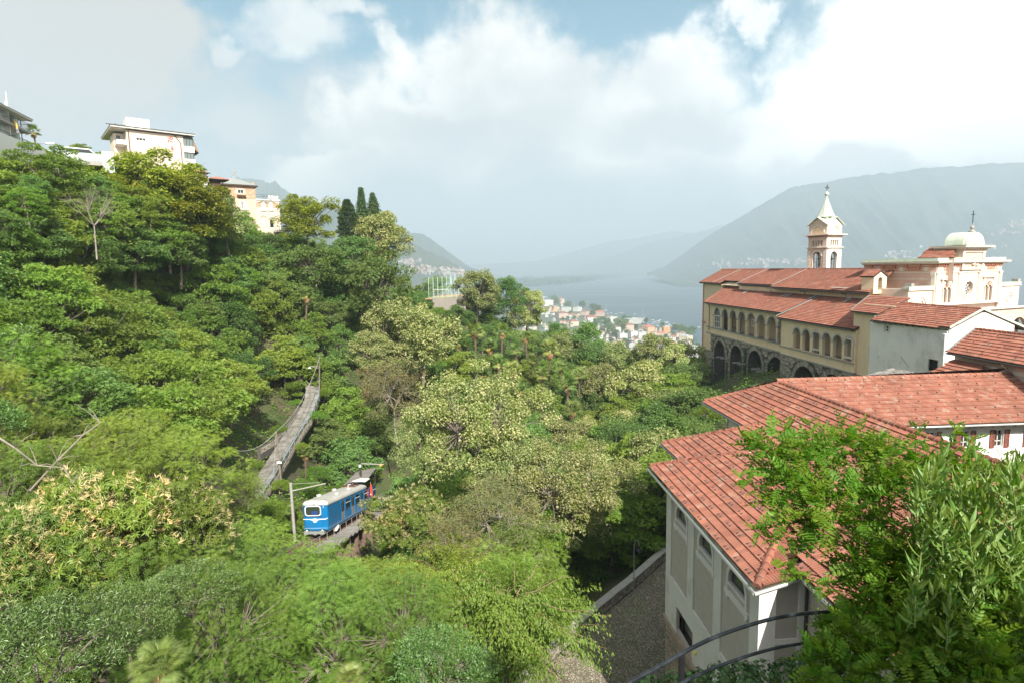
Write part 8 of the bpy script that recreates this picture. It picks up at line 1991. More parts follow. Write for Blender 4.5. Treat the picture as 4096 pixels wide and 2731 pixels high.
# --- trees one can name in the photograph
named = [
 ('maple', 620, 800, 98, 190, 'wide yellow green tree standing in front of the apartment house'), ('maple', 745, 830, 97, 150, 'yellow green tree right below the glazed balconies of the apartment house'),
 ('maple', 1225, 880, 128, 100, 'bright green rounded tree right of the cream annex'), ('linden', 850, 830, 104, 90, 'cream blossoming tree just left of the brick tower house'), ('linden', 900, 890, 103, 75, 'small blossoming tree directly below the brick tower house'),
 ('cypress', 1395, 905, 140, 95, 'broad dark cypress, leftmost of the three conifers'), ('thinspruce', 1450, 900, 141, 110, 'tall slim spruce between cypress and spruce on the ridge'), ('spruce', 1500, 905, 143, 105, 'pointed dark spruce, rightmost of the three conifers'),
 ('linden', 1530, 960, 138, 110, 'tall blossoming tree right of the three conifers'), ('linden', 1905, 1160, 150, 75, 'blossoming tree right of the sports court netting'), ('dark', 1950, 1180, 156, 60, None), ('dark', 2040, 1190, 158, 75, None), ('linden', 2110, 1235, 158, 70, None), ('dark', 1740, 1150, 168, 50, 'dark tree peeking over the left end of the sports court'),
 ('locust', 180, 700, 80, 120, 'feathery tree right of the flagpole base'), ('locust', 10, 760, 76, 110, 'feathery tree below the hotel at the left edge'), ('bare', 370, 830, 74, 115, 'leafless silvery tree among the leafy crowns below the terrace'), ('maple', 325, 608, 100, 32, 'small yellowing tree behind the terrace railing'),
 ('linden', 1570, 1330, 98, 120, 'blossoming linden on the slope below the conifers'), ('linden', 1700, 1350, 100, 110, 'blossoming linden left of the palm slope'), ('linden', 1480, 1400, 93, 80, 'smaller blossoming linden above the brown thicket'),
 ('thicket', 1570, 1560, 84, 130, 'brown thin stemmed thicket in the middle of the slope'), ('bluelocust', 1260, 1070, 118, 100, None), ('bluelocust', 1420, 1050, 122, 100, None), ('bluelocust', 1500, 1150, 112, 120, 'grey green rounded tree below the three conifers'),
 ('linden', 2270, 1400, 150, 60, None), ('dark', 2340, 1400, 150, 90, 'large dark tree rising against the town'), ('dark', 2225, 1345, 158, 50, 'dark tree top overlapping the left half of the town'), ('linden', 2470, 1440, 145, 75, None), ('linden', 2620, 1410, 140, 80, 'blossoming tree below the railway yard'), ('linden', 2720, 1440, 132, 85, 'blossoming tree left of the stone arches'),
 ('linden', 2560, 1560, 118, 110, 'rounded blossoming tree on the sunny side of the ravine'), ('linden', 2400, 1540, 122, 90, None), ('nearlinden', 1900, 1700, 60, 270, 'big linden covered in pale blossom in the centre of the valley'), ('nearlinden', 2260, 1960, 52, 250, 'big blossoming linden left of the yard parapet'), ('nearlinden', 2080, 1900, 55, 200, 'blossoming linden between the two biggest ones'), ('nearlinden', 1700, 1780, 60, 130, 'blossoming linden right of the small station'),
 ('nearchestnut', 330, 2150, 30, 330, 'chestnut thick with cream catkins left of the foreground palm'), ('nearchestnut', 640, 2120, 33, 230, 'chestnut crown with cream catkins above the foreground palm'), ('nearchestnut', 60, 2250, 27, 260, 'chestnut with cream catkins at the left edge'), ('nearchestnut', 1640, 2080, 52, 170, 'chestnut with pale catkins just right of the blue car'),
 ('cherry', 2040, 2430, 30, 350, 'light green tree with long arching reddish twigs beside the yard'), ('cherry', 1800, 2330, 34, 270, 'light green tree with arching twigs left of the largest one'), ('thicket', 1990, 2060, 44, 190, 'brown twiggy shrub tree in the middle of the valley'), ('thicket', 1820, 2150, 42, 130, 'sparse twiggy tree right of the catkin chestnut'),
 ('nearlocust', 1330, 2560, 29, 300, 'large feathery locust below the track'), ('nearlocust', 1000, 2240, 40, 190, 'feathery locust left of the concrete post'), ('nearlocust', 1620, 2500, 27, 250, 'feathery locust at the bottom centre'), ('nearlocust', 900, 2480, 25, 250, 'feathery locust right of the foreground palm'), ('nearlocust', 1500, 2350, 42, 120, 'feathery crown overlapping the end of the track walkway'), ('nearlocust', 750, 1900, 44, 200, 'feathery locust above the catkin chestnut'), ('nearlocust', 950, 1980, 50, 110, 'feathery locust at the foot of the stepped path'),
 ('laurel', 150, 2620, 17, 330, 'glossy laurel in the bottom left corner'), ('laurel', 520, 2500, 21, 200, 'glossy laurel behind the foreground palm'), ('laurel', 760, 2380, 24, 180, 'glossy laurel right above the foreground palm'), ('nearpalm', 640, 2660, 15, 130, 'spiky fan palm at the bottom left of the view'), ('nearpalm', 1400, 2715, 15, 75, 'small fan palm cut by the bottom edge'), ('laurel', 1750, 2690, 20, 200, 'glossy bush at the bottom edge left of the cherry'),
 ('dark', 2440, 2250, 57, 150, 'dark shaded tree behind the parapet and lamp post'), ('dark', 2360, 2330, 53, 150, 'shaded drooping tree touching the parapet'), ('shrub', 2520, 1960, 68, 90, 'sunlit bright green shrub left of the stepped roof'), ('shrub', 2590, 2010, 62, 70, 'sunlit bush beside the near roof corner'),
 ('palm', 1228, 1185, 108, 45, 'fan palm with rusty skirt standing in the middle of the leafy slope'), ('palm', 845, 1555, 70, 55, 'fan palm sunk among locusts left of the shaded wall'), ('palm', 1220, 1815, 62, 40, 'small fan palm just right of the stepped path'), ('palm', 1162, 2040, 58, 30, 'low palm behind the concrete post'), ('palm', 133, 530, 96, 32, 'slender palm on the ridge between hotel and terrace'),
 ('shrub', 1755, 1262, 147, 45, None), ('dark', 1830, 1270, 147, 45, None), ('dark', 2770, 1650, 100, 110, None), ('dark', 2880, 1690, 92, 110, None), ('dark', 2650, 1720, 98, 110, None), ('dark', 2760, 1800, 84, 90, None), ('shrub', 2830, 1660, 84, 60, 'sunlit green bush against the foot of the stone arches'), ('locust', 2720, 1900, 72, 90, None), ('dark', 2620, 1850, 80, 100, None), ('dark', 2560, 1780, 92, 90, None), ('shrub', 2960, 1640, 98, 50, None), ('dark', 3030, 1640, 92, 60, None), ('shrub', 2900, 1625, 104, 45, None), ('dark', 3120, 1660, 86, 60, None), ('dark', 2830, 1600, 112, 60, None)]
for k in named: T_(k[0], k[1], k[2], k[3], k[4], k[5] if len(k) > 5 else None)
for i, px in enumerate(range(-20, 1130, 62)):
 Y = 76 + max(px, 0) * .043; sk = float(np.interp(px, [0, 130, 260, 400, 560, 720, 800, 900, 1000, 1120], [640, 620, 670, 665, 640, 660, 760, 850, 930, 910])); rp = 75 + 25 * math.sin(i * 2.3)
 T_(['locust', 'bluelocust', 'maple', 'locust', 'dark'][i % 5] if px < 900 else 'dark', px, sk + rp * 1.15 + 14 * (i % 3), Y, rp); T_(['locust', 'dark', 'bluelocust', 'locust'][i % 4], px + 30, sk + rp * 2.5 + 10, Y - 7, rp * 1.15); T_(['bluelocust', 'locust', 'locust'][i % 3], px, sk + rp * 3.7, Y - 12, rp * 1.1)
# palm slope
pr_ = random.Random(5)
for (px, py) in [(1780, 1310), (1830, 1370), (1900, 1330), (1960, 1390), (2010, 1330), (2060, 1400), (2100, 1350), (1990, 1450), (1880, 1430), (2050, 1480), (2130, 1440), (2170, 1500), (2080, 1560), (2200, 1400), (2240, 1470), (2270, 1540), (2160, 1570), (1930, 1500), (2290, 1640), (2190, 1650), (2320, 1500), (2030, 1610)]:
 Y = 118 + (1450 - py) * .06 + pr_.uniform(-3, 3); T_('palm', px, py, Y, pr_.uniform(34, 52))
L0c = [l[0] for l in L0] + [l[0].lerp(m_[0], .5) for l, m_ in zip(L0, L0[1:])]
# --- the rest of the wood, tree by tree on the slope
prot = [(1150, 1845, 1580, 2200, 80), (1090, 1420, 1320, 1620, 97), (1040, 1620, 1260, 1800, 90), (985, 1800, 1200, 2010, 76), (0, 330, 130, 590, 90), (235, 560, 470, 655, 100), (470, 480, 780, 625, 108), (900, 690, 1125, 880, 122), (1730, 1060, 1870, 1235, 146), (2040, 1130, 2800, 1330, 400), (2380, 1300, 2800, 1395, 400), (2780, 1000, 4096, 1640, 100), (2610, 1560, 4096, 2731, 50), (2280, 2420, 2700, 2731, 50), (2560, 2180, 2680, 2500, 50), (1600, 1870, 1450, 1990, 80)]
placed = [(proj(o.location), o.location.copy(), max(o.scale) * 4) for o in bpy.data.objects if o.get('category') == 'tree']
rr = random.Random(77); cnt = 0
cells = []
Y = 26.0
while Y < 172:
 st = 4.6 + Y * .012; X = -Y * .92
 while X < Y * .42 + 4: cells.append((X + rr.uniform(-1.6, 1.6), Y + rr.uniform(-1.6, 1.6))); X += st
 Y += st * .92
for X, Y in cells:
 if N_TREE[0] > 620: break
 g = ground(X, Y); R = rr.uniform(2.8, 4.3) * (1.0 if Y < 60 else 1.05)
 hgt = rr.uniform(3.6, 6.2) if Y > 50 else rr.uniform(5, 7.5)
 c = Vector((X, Y, g + hgt)); px, py, w = proj(c); rp = R * FPX / w
 if px < -rp - 40 or px > 2820 or py > 2850 or py < 300: continue
 if X > 2 and Y < 52: continue
 if -23 < X < -15 and 40 < Y < 108: continue
 if any(a - rp < px < c_ + rp * .8 and b_ - rp * .85 < py < d_ + rp * .8 and Y < dd for a, b_, c_, d_, dd in prot): continue
 # stay below the skyline of the photograph
 sky = np.interp(px, [0, 130, 260, 400, 560, 720, 800, 900, 1000, 1120, 1300, 1500, 1600, 1700, 1730, 1870, 1990, 2100, 2200, 2300, 2500, 2700, 2800], [620, 590, 640, 640, 590, 640, 720, 800, 900, 880, 900, 960, 1080, 1170, 1230, 1230, 1180, 1230, 1290, 1330, 1380, 1420, 1440])
 if py - rp * 1.05 < sky:
  c.z -= (sky - (py - rp * 1.05)) * w / FPX
  if c.z < g + 1.0: R *= .6; c.z = g + 1.2
  px, py, w = proj(c)
  if py - R * FPX / w * .8 < sky - 12: continue
 if any((c - l).length < (rad + R) * .42 for _, l, rad in placed): continue
 if px > 1350 and px < 2300 and py > 1250 and py < 1650 and Y > 100: kind = rr.choice(['dark', 'shrub', 'dark', 'locust', 'shrub'])
 elif px > 2250 and Y > 60: kind = rr.choice(['dark', 'linden', 'dark', 'locust'])
 elif px > 1150 and Y > 85: kind = rr.choice(['dark', 'bluelocust', 'dark', 'locust', 'bluelocust'])
 elif Y < 48: kind = rr.choice(['nearlocust', 'nearlocust', 'laurel'])
 else: kind = rr.choice(['locust', 'locust', 'locust', 'bluelocust', 'locust', 'dark', 'locust'])
 if kind == 'shrub': c.z = g + 1.8; R *= .8
 placed.append((None, c.copy(), R)); tree(kind, c, R); cnt += 1
print('TREES', N_TREE[0], 'filled', cnt)
# low bushes on the bright slope between path and track
k = 0; rr = random.Random(3)
while k < 60:
 Y = rr.uniform(58, 104); X = rr.uniform(-33, -8) if Y > 66 else rr.uniform(-29, -23); g = ground(X, Y)
 if abs(X + 19.2) < 3.6 or min((Vector((X, Y)) - p.to_2d()).length for p in L0c) < 2.6: continue
 R = rr.uniform(1.3, 2.3); c = Vector((X, Y, g + R * .25)); px, py, w = proj(c); k += 1
 tree('shrub', c, R, rel_label('low bright green bush', px, py), sz=.9)
for j, i in enumerate((6, 11, 15, 20, 24, 29, 33, 38, 43)):
 c, d, s_ = L0[i]; R = 1.0 + .25 * (j % 3); q = c + s_ * ((2.1 if j % 2 else -2.2) - .2 * (j % 3)) + Vector((0, 0, -.1 if j % 2 == 0 else -.5)); px, py, w = proj(q)
 tree('shrub', q, R, rel_label('small bush at the steps edge', px, py), sz=.9)
# dead branches reaching over the chestnuts
for lb, pts in (('dead silvery branch sticking out above the catkin chestnut', [(120, 1960, 29), (230, 1840, 29), (330, 1740, 29.5), (400, 1690, 30), (395, 1700, 30)]), ('dead branch at the left edge over the chestnut', [(-20, 1740, 28), (60, 1790, 28), (150, 1860, 28.5), (260, 1870, 29), (290, 1930, 29), (335, 1990, 29)])):
 mb = MB(); q = [P(*p) for p in pts]; mb.tube(q, [.05, .04, .03, .02, .012, .01][:len(q)], 6)
 for i in range(1, len(q) - 1):
  for k in range(3): e = q[i] + Vector((rr.uniform(-1, 1), rr.uniform(-.5, .5), rr.uniform(-.3, 1.2))) * 1.1; m = q[i].lerp(e, .5) + Vector((0, 0, .12)); mb.tube([q[i], m, e], [.02, .014, .006], 5)
 o = mb.build('dead_branch', BARK2); tag(o, lb, 'branch', 'dead branches above the chestnuts')
# --- undergrowth that nobody could count
r = np.random.default_rng(21); n = 150000; Yq = 14 + (178 - 14) * r.uniform(0, 1, n) ** .8; Xq = r.uniform(-.95, .60, n) * Yq;
keep = ~((Xq > 2.0) & (Yq < 52)) & ~((np.abs(Xq + 19.4) < 2.2) & (Yq > 45) & (Yq < 105))
pc = np.array([[p.x, p.y] for p in pth]);
dmin = np.full(n, 99.0)
for i in range(len(pc) - 1):
 ab = pc[i + 1] - pc[i]; tt = np.clip(((Xq - pc[i, 0]) * ab[0] + (Yq - pc[i, 1]) * ab[1]) / (ab @ ab), 0, 1); dmin = np.minimum(dmin, np.hypot(Xq - pc[i, 0] - tt * ab[0], Yq - pc[i, 1] - tt * ab[1]))
keep &= dmin > 1.5
Xq, Yq = Xq[keep], Yq[keep]; n = len(Xq); Zq = ground_np(Xq, Yq); lump = np.abs(np.sin(Xq * .9 + np.sin(Yq * .7)) * np.sin(Yq * .8 + 1)) * 1.5
o = np.c_[Xq, Yq, Zq + r.uniform(0, 1, n) * lump + .05]; h = unit(np.c_[r.normal(0, 1, n), r.normal(0, 1, n), r.uniform(-.2, .7, n)]); L = r.uniform(.25, .5, n)
me = leafmesh('undergrowth', [kites(o, h, side(r, h, .4), L, L * .55, .25)], G_SHR); link('undergrowth', me, kind='stuff')['label'] = 'low leafy undergrowth covering the slopes'
# --- trees of the town and its lake front
tp = random.Random(9); n0 = 0
front_trees = [(2700, 1318, 14), (2725, 1324, 15), (2745, 1328, 12), (2733, 1338, 13), (2768, 1330, 15), (2757, 1342, 12), (2330, 1228, 14), (2375, 1240, 16), (2392, 1243, 14), (2145, 1200, 13), (2165, 1202, 11), (2215, 1204, 14), (2228, 1212, 12), (2275, 1224, 12), (2650, 1305, 10), (2585, 1288, 10), (2480, 1318, 22), (2412, 1290, 14), (2388, 1300, 18), (2430, 1310, 20), (2440, 1330, 18), (2500, 1375, 14), (2580, 1355, 10), (2720, 1400, 10), (2560, 1385, 14), (2620, 1395, 12), (2460, 1350, 20)]
taken2 = list(taken)
for px, py, rp in front_trees + [(tp.uniform(2080, 2800), None, tp.uniform(6, 12)) for _ in range(90)]:
 if py is None: py = np.interp(px, [x for x, _ in shore_px[::-1]], [y for _, y in shore_px[::-1]]) + tp.uniform(4, 140)
 q = PZ(px, py + 4, TOWN_Z + 2); R = rp * q.y / FPX; n0 += 1
 kind = tp.choice(['dark', 'bluelocust']); crown, tk = proto(kind, tp.randrange(2)); e = empty('town_tree', q + Vector((0, 0, R * .9)), rel_label('small town tree', px, py) if False else None, 'tree', 'trees among the town houses')
 row, cl = place_word(px, py); e['label'] = f"{'round' if rp > 12 else 'little'} green tree {row}, {cl}"
 s = R / 4; e.scale = (s, s, s * 1.05); e.rotation_euler = (0, 0, tp.uniform(0, 6))
 for n_, m_ in crown + [('trunk', tk)]: o = bpy.data.objects.new(n_, m_); COL.objects.link(o); o.parent = e
# ================================================================== foreground: hand rail, ivy hedge, leafy bushes at the right
m_rail = mat('dark_steel_rail', (.014, .017, .021), .32, .15, col2=(.04, .046, .055), vscale=6)
hr = empty('stair_railing', P(2725, 2731, 5.6), 'curved dark steel hand rail with two tubes in the lower right foreground', 'railing')
def smooth_pts(pts, n=6):
 q = [P(*p) for p in pts]; out = []
 for i in range(len(q) - 1):
  p0, p1, p2, p3 = q[max(i - 1, 0)], q[i], q[i + 1], q[min(i + 2, len(q) - 1)]
  for k in range(n):
   t = k / n; out.append(.5 * ((2 * p1) + (p2 - p0) * t + (2 * p0 - 5 * p1 + 4 * p2 - p3) * t * t + (3 * p1 - p0 - 3 * p2 + p3) * t ** 3))
 return out + [q[-1]]
mb = MB(); mb.tube(smooth_pts([(2440, 2800, 5.1), (2520, 2728, 5.2), (2625, 2670, 5.4), (2725, 2612, 5.6), (2850, 2550, 5.8), (2990, 2500, 6.0), (3130, 2464, 6.2), (3260, 2448, 6.4), (3420, 2440, 6.6)]), .021, 10); mb.build('handrail', m_rail, hr, smooth_=True)
mb = MB(); mb.tube(smooth_pts([(2600, 2790, 5.3), (2740, 2722, 5.6), (2860, 2668, 5.8), (3000, 2618, 6.0), (3140, 2582, 6.2), (3270, 2565, 6.4), (3420, 2550, 6.6)]), .018, 10); mb.build('lower_rail', m_rail, hr, smooth_=True)
mb = MB(); b_ = P(2727, 2612, 5.6); mb.bx(b_.x - .026, b_.x + .026, b_.y - .02, b_.y + .02, b_.z - 1.3, b_.z - .01); mb.build('post', m_iron, hr)
G_ROB = leaf_mat('robinia_leaflets', (.10, .20, .013), (.18, .30, .024), trans=.45, gloss=.05, objvar=.12)
G_OLE = leaf_mat('lance_leaves', (.10, .185, .022), (.17, .27, .042), trans=.30, gloss=.10, objvar=.12)
G_IVY = leaf_mat('ivy_leaves', (.030, .085, .012), (.065, .14, .022), trans=.2, gloss=.12, objvar=.15)
m_stem = mat('brown_stem', (.10, .065, .045), .8); m_gstem = mat('green_stem', (.16, .22, .06), .7)
def leaf_poly(o, d, s, L, w, shape, bend=.12):
 """one blade as a fan of quads along a midrib, slightly folded and curved; shape: half widths along the blade"""
 nrm = np.cross(s, d); V = []; n = len(shape)
 for i, hw in enumerate(shape):
  t = i / (n - 1); c = o + d * L * t - nrm * L * bend * t * t
  V += [c - s * w * hw * .5 + nrm * w * hw * .13, c, c + s * w * hw * .5 + nrm * w * hw * .13]
 F = []
 for i in range(n - 1):
  a = i * 3; F += [(a, a + 1, a + 4, a + 3), (a + 1, a + 2, a + 5, a + 4)]
 return np.array(V), F
OVAL = (.15, .85, 1.0, .9, .2); LANCE = (.08, .6, 1.0, .75, .3, .02)
def pinnate_leaf(seed, pairs=7, L=.22):
 r = np.random.default_rng(seed); Vs = []; Fs = []; k = 0
 for i in range(pairs + 1):
  t = (i + .9) / (pairs + .9); c = np.array([L * t, 0, -.16 * L * t * t]); lf = L * .27 * (1 - .3 * abs(t - .45))
  for sg in ((-1, 1) if i < pairs else (0,)):
   d = np.array([.42, sg * .9, 0]) if sg else np.array([1.0, 0, -.2]); d = d + r.normal(0, .08, 3); d /= np.linalg.norm(d); s = np.cross([0, 0, 1.0], d); s = s + r.normal(0, .16, 3); s -= d * (s @ d); s /= np.linalg.norm(s)
   V, F = leaf_poly(c, d, s, lf, lf * .56, OVAL); Vs.append(V); Fs += [tuple(j + k for j in f) for f in F]; k += len(V)
 V = np.array([(0, -.0015, 0), (0, .0015, 0), (L * .5, .001, -.04 * L), (L * .5, -.001, -.04 * L), (L, 0, -.16 * L)]); Vs.append(V); Fs += [(k, k + 1, k + 2, k + 3), (k + 3, k + 2, k + 4, k + 4)]
 V = np.concatenate(Vs); F = [f if f[2] != f[3] else f[:3] for f in Fs]
 me = bpy.data.meshes.new('leaf'); me.from_pydata(V.tolist(), [], F); me.materials.append(G_ROB); me.update(); return me
def single_leaf(shape, L, w, m_, name='leaf', bend=.2):
 V, F = leaf_poly(np.zeros(3), np.array([1.0, 0, 0]), np.array([0, 1.0, 0]), L, w, shape, bend); me = bpy.data.meshes.new(name); me.from_pydata(V.tolist(), [], F); me.materials.append(m_); me.update(); return me
def ivy_leaf(L):
 pts = [(0, 0), (.12, .34), (.30, .22), (.52, .52), (.62, .22), (1.0, 0), (.62, -.22), (.52, -.52), (.30, -.22), (.12, -.34)]
 V = [(x * L, y * L, -.05 * L * abs(y) * 4) for x, y in pts] + [(.4 * L, 0, .03 * L)]; F = [(i, (i + 1) % 10, 10) for i in range(10)]
 me = bpy.data.meshes.new('leaf'); me.from_pydata(V, [], F); me.materials.append(m_ := G_IVY); me.update(); return me
def place_leaves(root, meshes, pos, dirs, scl, m_, budget=300, seed=0, roll=.5, upv=(0, 0, 1)):
 r = np.random.default_rng(seed); n = len(pos); ms = []; dd = unit(dirs); up_ = unit(np.array(upv) + r.normal(0, roll, (n, 3))); s = unit(np.cross(up_, dd)); nn = np.cross(dd, s)
 w = np.array([vis_rank(Vector(p)) for p in pos]); front = (pos @ np.array(_f)); order = np.argsort(w - r.uniform(0, .3, n)); pick = set(order[:budget].tolist())
 byv = [[] for _ in meshes]
 for i in range(n):
  M = Matrix(((dd[i, 0], s[i, 0], nn[i, 0], pos[i, 0]), (dd[i, 1], s[i, 1], nn[i, 1], pos[i, 1]), (dd[i, 2], s[i, 2], nn[i, 2], pos[i, 2]), (0, 0, 0, 1))) @ Matrix.Scale(float(scl[i]), 4); k = i % len(meshes)
  if i in pick: link('leaf', meshes[k], root, M)
  else: byv[k].append(M)
 allr = [joined('foliage', meshes[k], b, root, mtl=m_) for k, b in enumerate(byv) if b]
def lobes_points(lobes, n, seed, up=.25, shell=.55):
 r = np.random.default_rng(seed); c = np.array([tuple(P(a, b, Y)) for a, b, Y, _ in lobes]); R = np.array([l[3] for l in lobes]); p = R ** 2 / (R ** 2).sum(); idx = r.choice(len(lobes), n, p=p); d = rnd_unit(r, n); d[:, 2] += up; d = unit(d); rad = r.uniform(shell, 1.05, n)
 return c[idx] + d * (R[idx] * rad)[:, None], d
# robinia bush
lob = [(3080, 1800, 7.2, .24), (3200, 1850, 7.4, .34), (3400, 1820, 7.6, .36), (3560, 1850, 7.6, .34), (3180, 2040, 6.9, .34), (3360, 2080, 7.0, .46), (3600, 2050, 7.2, .52), (3150, 1930, 7.0, .26), (3500, 2280, 6.6, .36), (3800, 1930, 7.4, .34), (3980, 1960, 7.4, .30), (3700, 2300, 6.6, .5)]
bush = empty('robinia_bush', P(3500, 2600, 7.5), 'overhanging robinia bush with sunlit oval leaflets in the right foreground', 'bush')
pos, d = lobes_points(lob, 1500, 3, .3, .45); r = np.random.default_rng(4); dirs = unit(d * np.array([1, 1, .4]) + r.normal(0, .45, d.shape) + np.array([-.25, 0, 0]))
place_leaves(bush, [pinnate_leaf(i, 4 + i % 3, .17 + .02 * (i % 3)) for i in range(5)], pos, dirs, r.uniform(.95, 1.55, len(pos)), G_ROB, 300, 5, .45)
tips = [(3000, 1740, 7.1), (3120, 1690, 7.4), (3230, 1690, 7.4), (3380, 1720, 7.6), (3500, 1760, 7.6), (3660, 1700, 7.4), (3710, 1790, 7.3), (2960, 1900, 6.8), (3010, 2110, 6.6), (3120, 2260, 6.6), (3260, 2330, 6.5), (3880, 1760, 7.3), (4010, 1820, 7.3), (3820, 1700, 7.3)]
mb = MB(); basep = P(3700, 2560, 7.4)
for i, t in enumerate(tips):
 q = P(*t); m1 = basep.lerp(q, .45) + Vector((0, .15, .10)); m2 = basep.lerp(q, .75) + Vector((0, .05, .10)); mb.tube([basep, m1, m2, q], [.018, .012, .008, .003], 5)
mb.build('stem', m_stem, bush)
sp_, sd_ = [], []
for i, t in enumerate(tips):
 q = P(*t); ax = (q - basep).normalized()
 for k in range(11):
  sp_.append(tuple(q - ax * (.045 * k))); v = Vector((math.cos(k * 2.4), -.3, math.sin(k * 2.4) * .7 + .25)); sd_.append(tuple((v + ax * .5).normalized()))
sp_, sd_ = np.array(sp_), np.array(sd_)
shoot = empty('robinia_shoots', P(3500, 1900, 7.3), 'pale young robinia shoots standing up against the tiled roof', 'bush')
place_leaves(shoot, [pinnate_leaf(20 + i, 7, .19) for i in range(3)], sp_, sd_, r.uniform(.7, 1.1, len(sp_)), G_ROB, 160, 8, .4)
# lance leaved bush on the far right
ole = empty('lance_leaf_bush', P(4000, 2500, 6.5), 'bush of long narrow leaves on upright stems at the right edge', 'bush')
r = np.random.default_rng(9); PP_, DD_ = [], []; mb = MB()
for k in range(190):
 tx = r.uniform(3660, 4180); ty = r.uniform(1850, 2480) if tx < 3750 else r.uniform(1800, 2560); Yk = r.uniform(5.6, 6.8); tip = P(tx, ty, Yk); ax = Vector((r.normal(.0, .28), r.normal(0, .25), 1)).normalized(); Ls = r.uniform(.35, .6)
 mb.tube([tip - ax * Ls, tip], [.006, .003], 4, False); m = int(Ls / .026); az0 = r.uniform(0, 6.28)
 for j in range(m):
  t = j / m; a = az0 + j * 2.39996; rad = Vector((math.cos(a), math.sin(a), 0)); DD_.append(tuple((rad * (.55 + .4 * t) + ax * (.95 - .6 * t)).normalized())); PP_.append(tuple(tip - ax * Ls * t))
mb.build('stems', m_gstem, ole, kind='stuff'); PP_, DD_ = np.array(PP_), np.array(DD_)
place_leaves(ole, [single_leaf(LANCE, .15 + .02 * i, .036 + .004 * i, G_OLE, bend=.10 + .08 * i) for i in range(4)], PP_, DD_, r.uniform(.7, 1.2, len(PP_)), G_OLE, 300, 10, .35)
# dark mass of shrub and ivy below
lob2 = [(3560, 2420, 6.4, .40), (3800, 2560, 6.0, .55), (4080, 2560, 6.0, .6), (3980, 2330, 6.6, .5), (3640, 2640, 5.8, .45), (3420, 2560, 6.2, .30), (3900, 2760, 5.6, .6), (3330, 2680, 6.0, .26)]
shade = empty('shade_bush', P(3800, 2700, 6.5), 'deep green robinia growth filling the lower right corner', 'bush')
pos, d = lobes_points(lob2, 2600, 12, .2, .4); r = np.random.default_rng(13); dirs = unit(d * np.array([1, 1, .4]) + r.normal(0, .5, d.shape)); place_leaves(shade, [pinnate_leaf(40 + i, 5 + i % 2, .18) for i in range(4)], pos, dirs, r.uniform(.9, 1.5, len(pos)), G_ROB, 300, 14, .5)
ivy = empty('ivy_hedge', P(2900, 2720, 6.6), 'dense dark ivy cushion along the bottom edge behind the steel rail', 'hedge')
ivp = [(2600, 2760, 6.6, .17), (2700, 2740, 6.7, .17), (2790, 2735, 6.8, .18), (2880, 2720, 6.9, .20), (2970, 2715, 7.0, .22), (3060, 2715, 7.0, .23), (3150, 2715, 7.0, .24), (3230, 2690, 6.9, .24), (3300, 2640, 6.8, .27), (3330, 2520, 6.8, .2), (3300, 2740, 6.5, .26), (3400, 2700, 6.4, .26), (3380, 2440, 6.7, .16), (3000, 2790, 6.7, .25), (2850, 2800, 6.6, .22)]
pos, d = lobes_points(ivp, 3600, 15, .35, .75); r = np.random.default_rng(16); dirs = unit(np.cross(d, rnd_unit(r, len(d))) + np.array([0, 0, -.5]))
# leaf planes face outwards
ms = [ivy_leaf(.045 + .008 * i) for i in range(4)]; n = len(pos); dd = unit(dirs - d * (dirs * d).sum(1, keepdims=True)); nn = unit(d + r.normal(0, .35, d.shape)); s = unit(np.cross(nn, dd)); nn = np.cross(dd, s); rank = np.argsort([vis_rank(Vector(p)) for p in pos]); pick = set(rank[:300].tolist()); byv = [[] for _ in ms]
for i in range(n):
 M = Matrix(((dd[i, 0], s[i, 0], nn[i, 0], pos[i, 0]), (dd[i, 1], s[i, 1], nn[i, 1], pos[i, 1]), (dd[i, 2], s[i, 2], nn[i, 2], pos[i, 2]), (0, 0, 0, 1))) @ Matrix.Scale(float(r.uniform(.7, 1.3)), 4)
 if i in pick: link('leaf', ms[i % 4], ivy, M)
 else: byv[i % 4].append(M)
for k, b in enumerate(byv): joined('foliage', ms[k], b, ivy, mtl=G_IVY)
mb = MB(); a_, b_ = P(2520, 2800, 6.9), P(3420, 2760, 7.1); mb.bx(a_.x, b_.x + .5, 6.7, 7.3, -8, min(a_.z, b_.z) - .02); mb.build('garden_wall', m_rock, ivy)
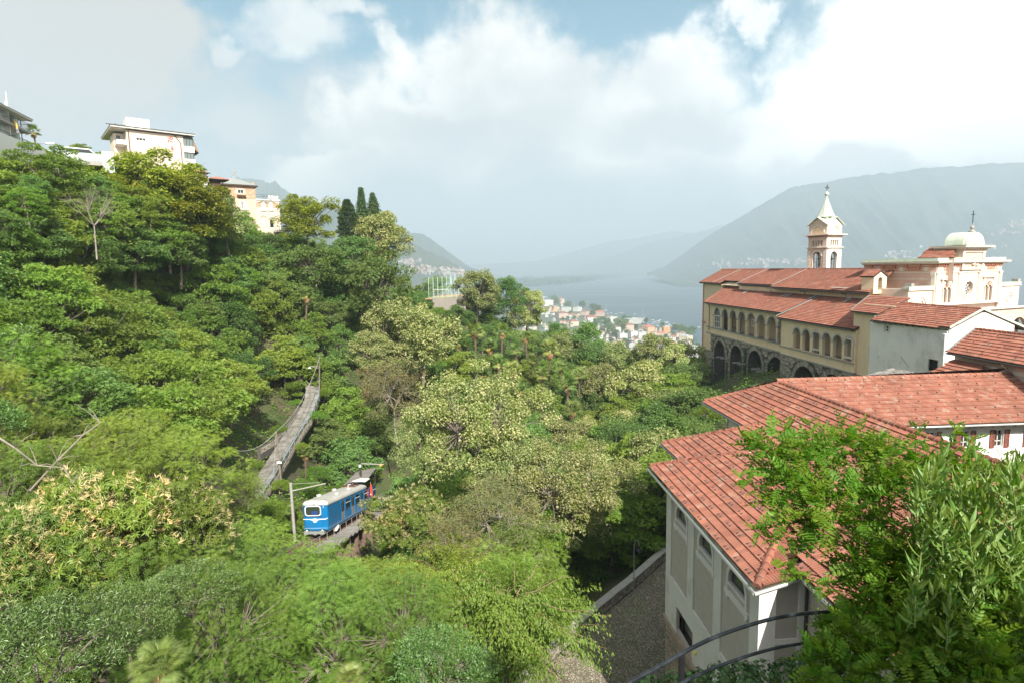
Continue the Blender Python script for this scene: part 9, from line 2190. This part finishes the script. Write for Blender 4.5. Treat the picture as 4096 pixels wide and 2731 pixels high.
_t = tree('dark', Vector((6.2, -2.2, .7)), 2.1, 'leafy tree overhanging the terrace behind the right hand bushes'); _t.scale = (.55, .5, .48)  # unseen tree behind the camera, added to shade the lower right bushes
_t = tree('dark', Vector((9.4, -1.0, .4)), 2.1, 'second leafy tree on the terrace further right'); _t.scale = (.55, .5, .5)  # another unseen tree added for the same shade
# ivy creeping over the arcade piers
r = np.random.default_rng(30); vine = empty('wall_ivy', W(73, 35, -14), 'ivy climbing the stone piers below the upper arcade', 'climbing plant'); V = []
for (x0, z0, z1, wd, T_, cnt) in [(75.6, -17, -10.6, .75, T1, 1500), (81.2, -17, -13.2, .5, T1, 500), (70.4, -17, -12.6, .5, T1, 500), (86.3, -16, -13.5, .4, T1, 250), (57.2, -12.3, -10.6, .35, T2, 260), (69.4, -15, -11.6, .25, T1, 160)]:
 z = z0 + (z1 - z0) * r.uniform(0, 1, cnt) ** 1.3; x = x0 + r.normal(0, wd * .5, cnt) * (1.1 - .7 * (z - z0) / (z1 - z0)); o = np.array([tuple(T_(a, -.08, b)) for a, b in zip(x, z)]) + r.normal(0, .05, (cnt, 3)); h = unit(np.c_[r.normal(-.6, .3, cnt), r.normal(0, 1, cnt), r.normal(-.4, .5, cnt)]); L = r.uniform(.16, .3, cnt); V.append(kites(o, h, unit(np.cross(h, [-1.0, 0, .3])), L, L * .8, .2))
link('foliage', leafmesh('foliage', V, G_IVY), vine, Matrix.Identity(4), 'stuff')
# ================================================================== air between here and the mountains
def haze_box():
 mb = MB(); mb.bx(-22500, 22500, -120, 26500, LAKE - 14, 1480)
 o = mb.build('haze', None, kind='stuff'); m = bpy.data.materials.new('haze_air'); m.use_nodes = True; nt = m.node_tree; nt.nodes.clear()
 v = nd(nt, 'ShaderNodeVolumePrincipled'); v.inputs['Color'].default_value = (0.60, 0.715, 0.82, 1); v.inputs['Density'].default_value = HAZE_D; v.inputs['Anisotropy'].default_value = 0.0
 out = nd(nt, 'ShaderNodeOutputMaterial'); nt.links.new(v.outputs[0], out.inputs['Volume']); o.data.materials.append(m)
HAZE_D = 0.00018
haze_box()
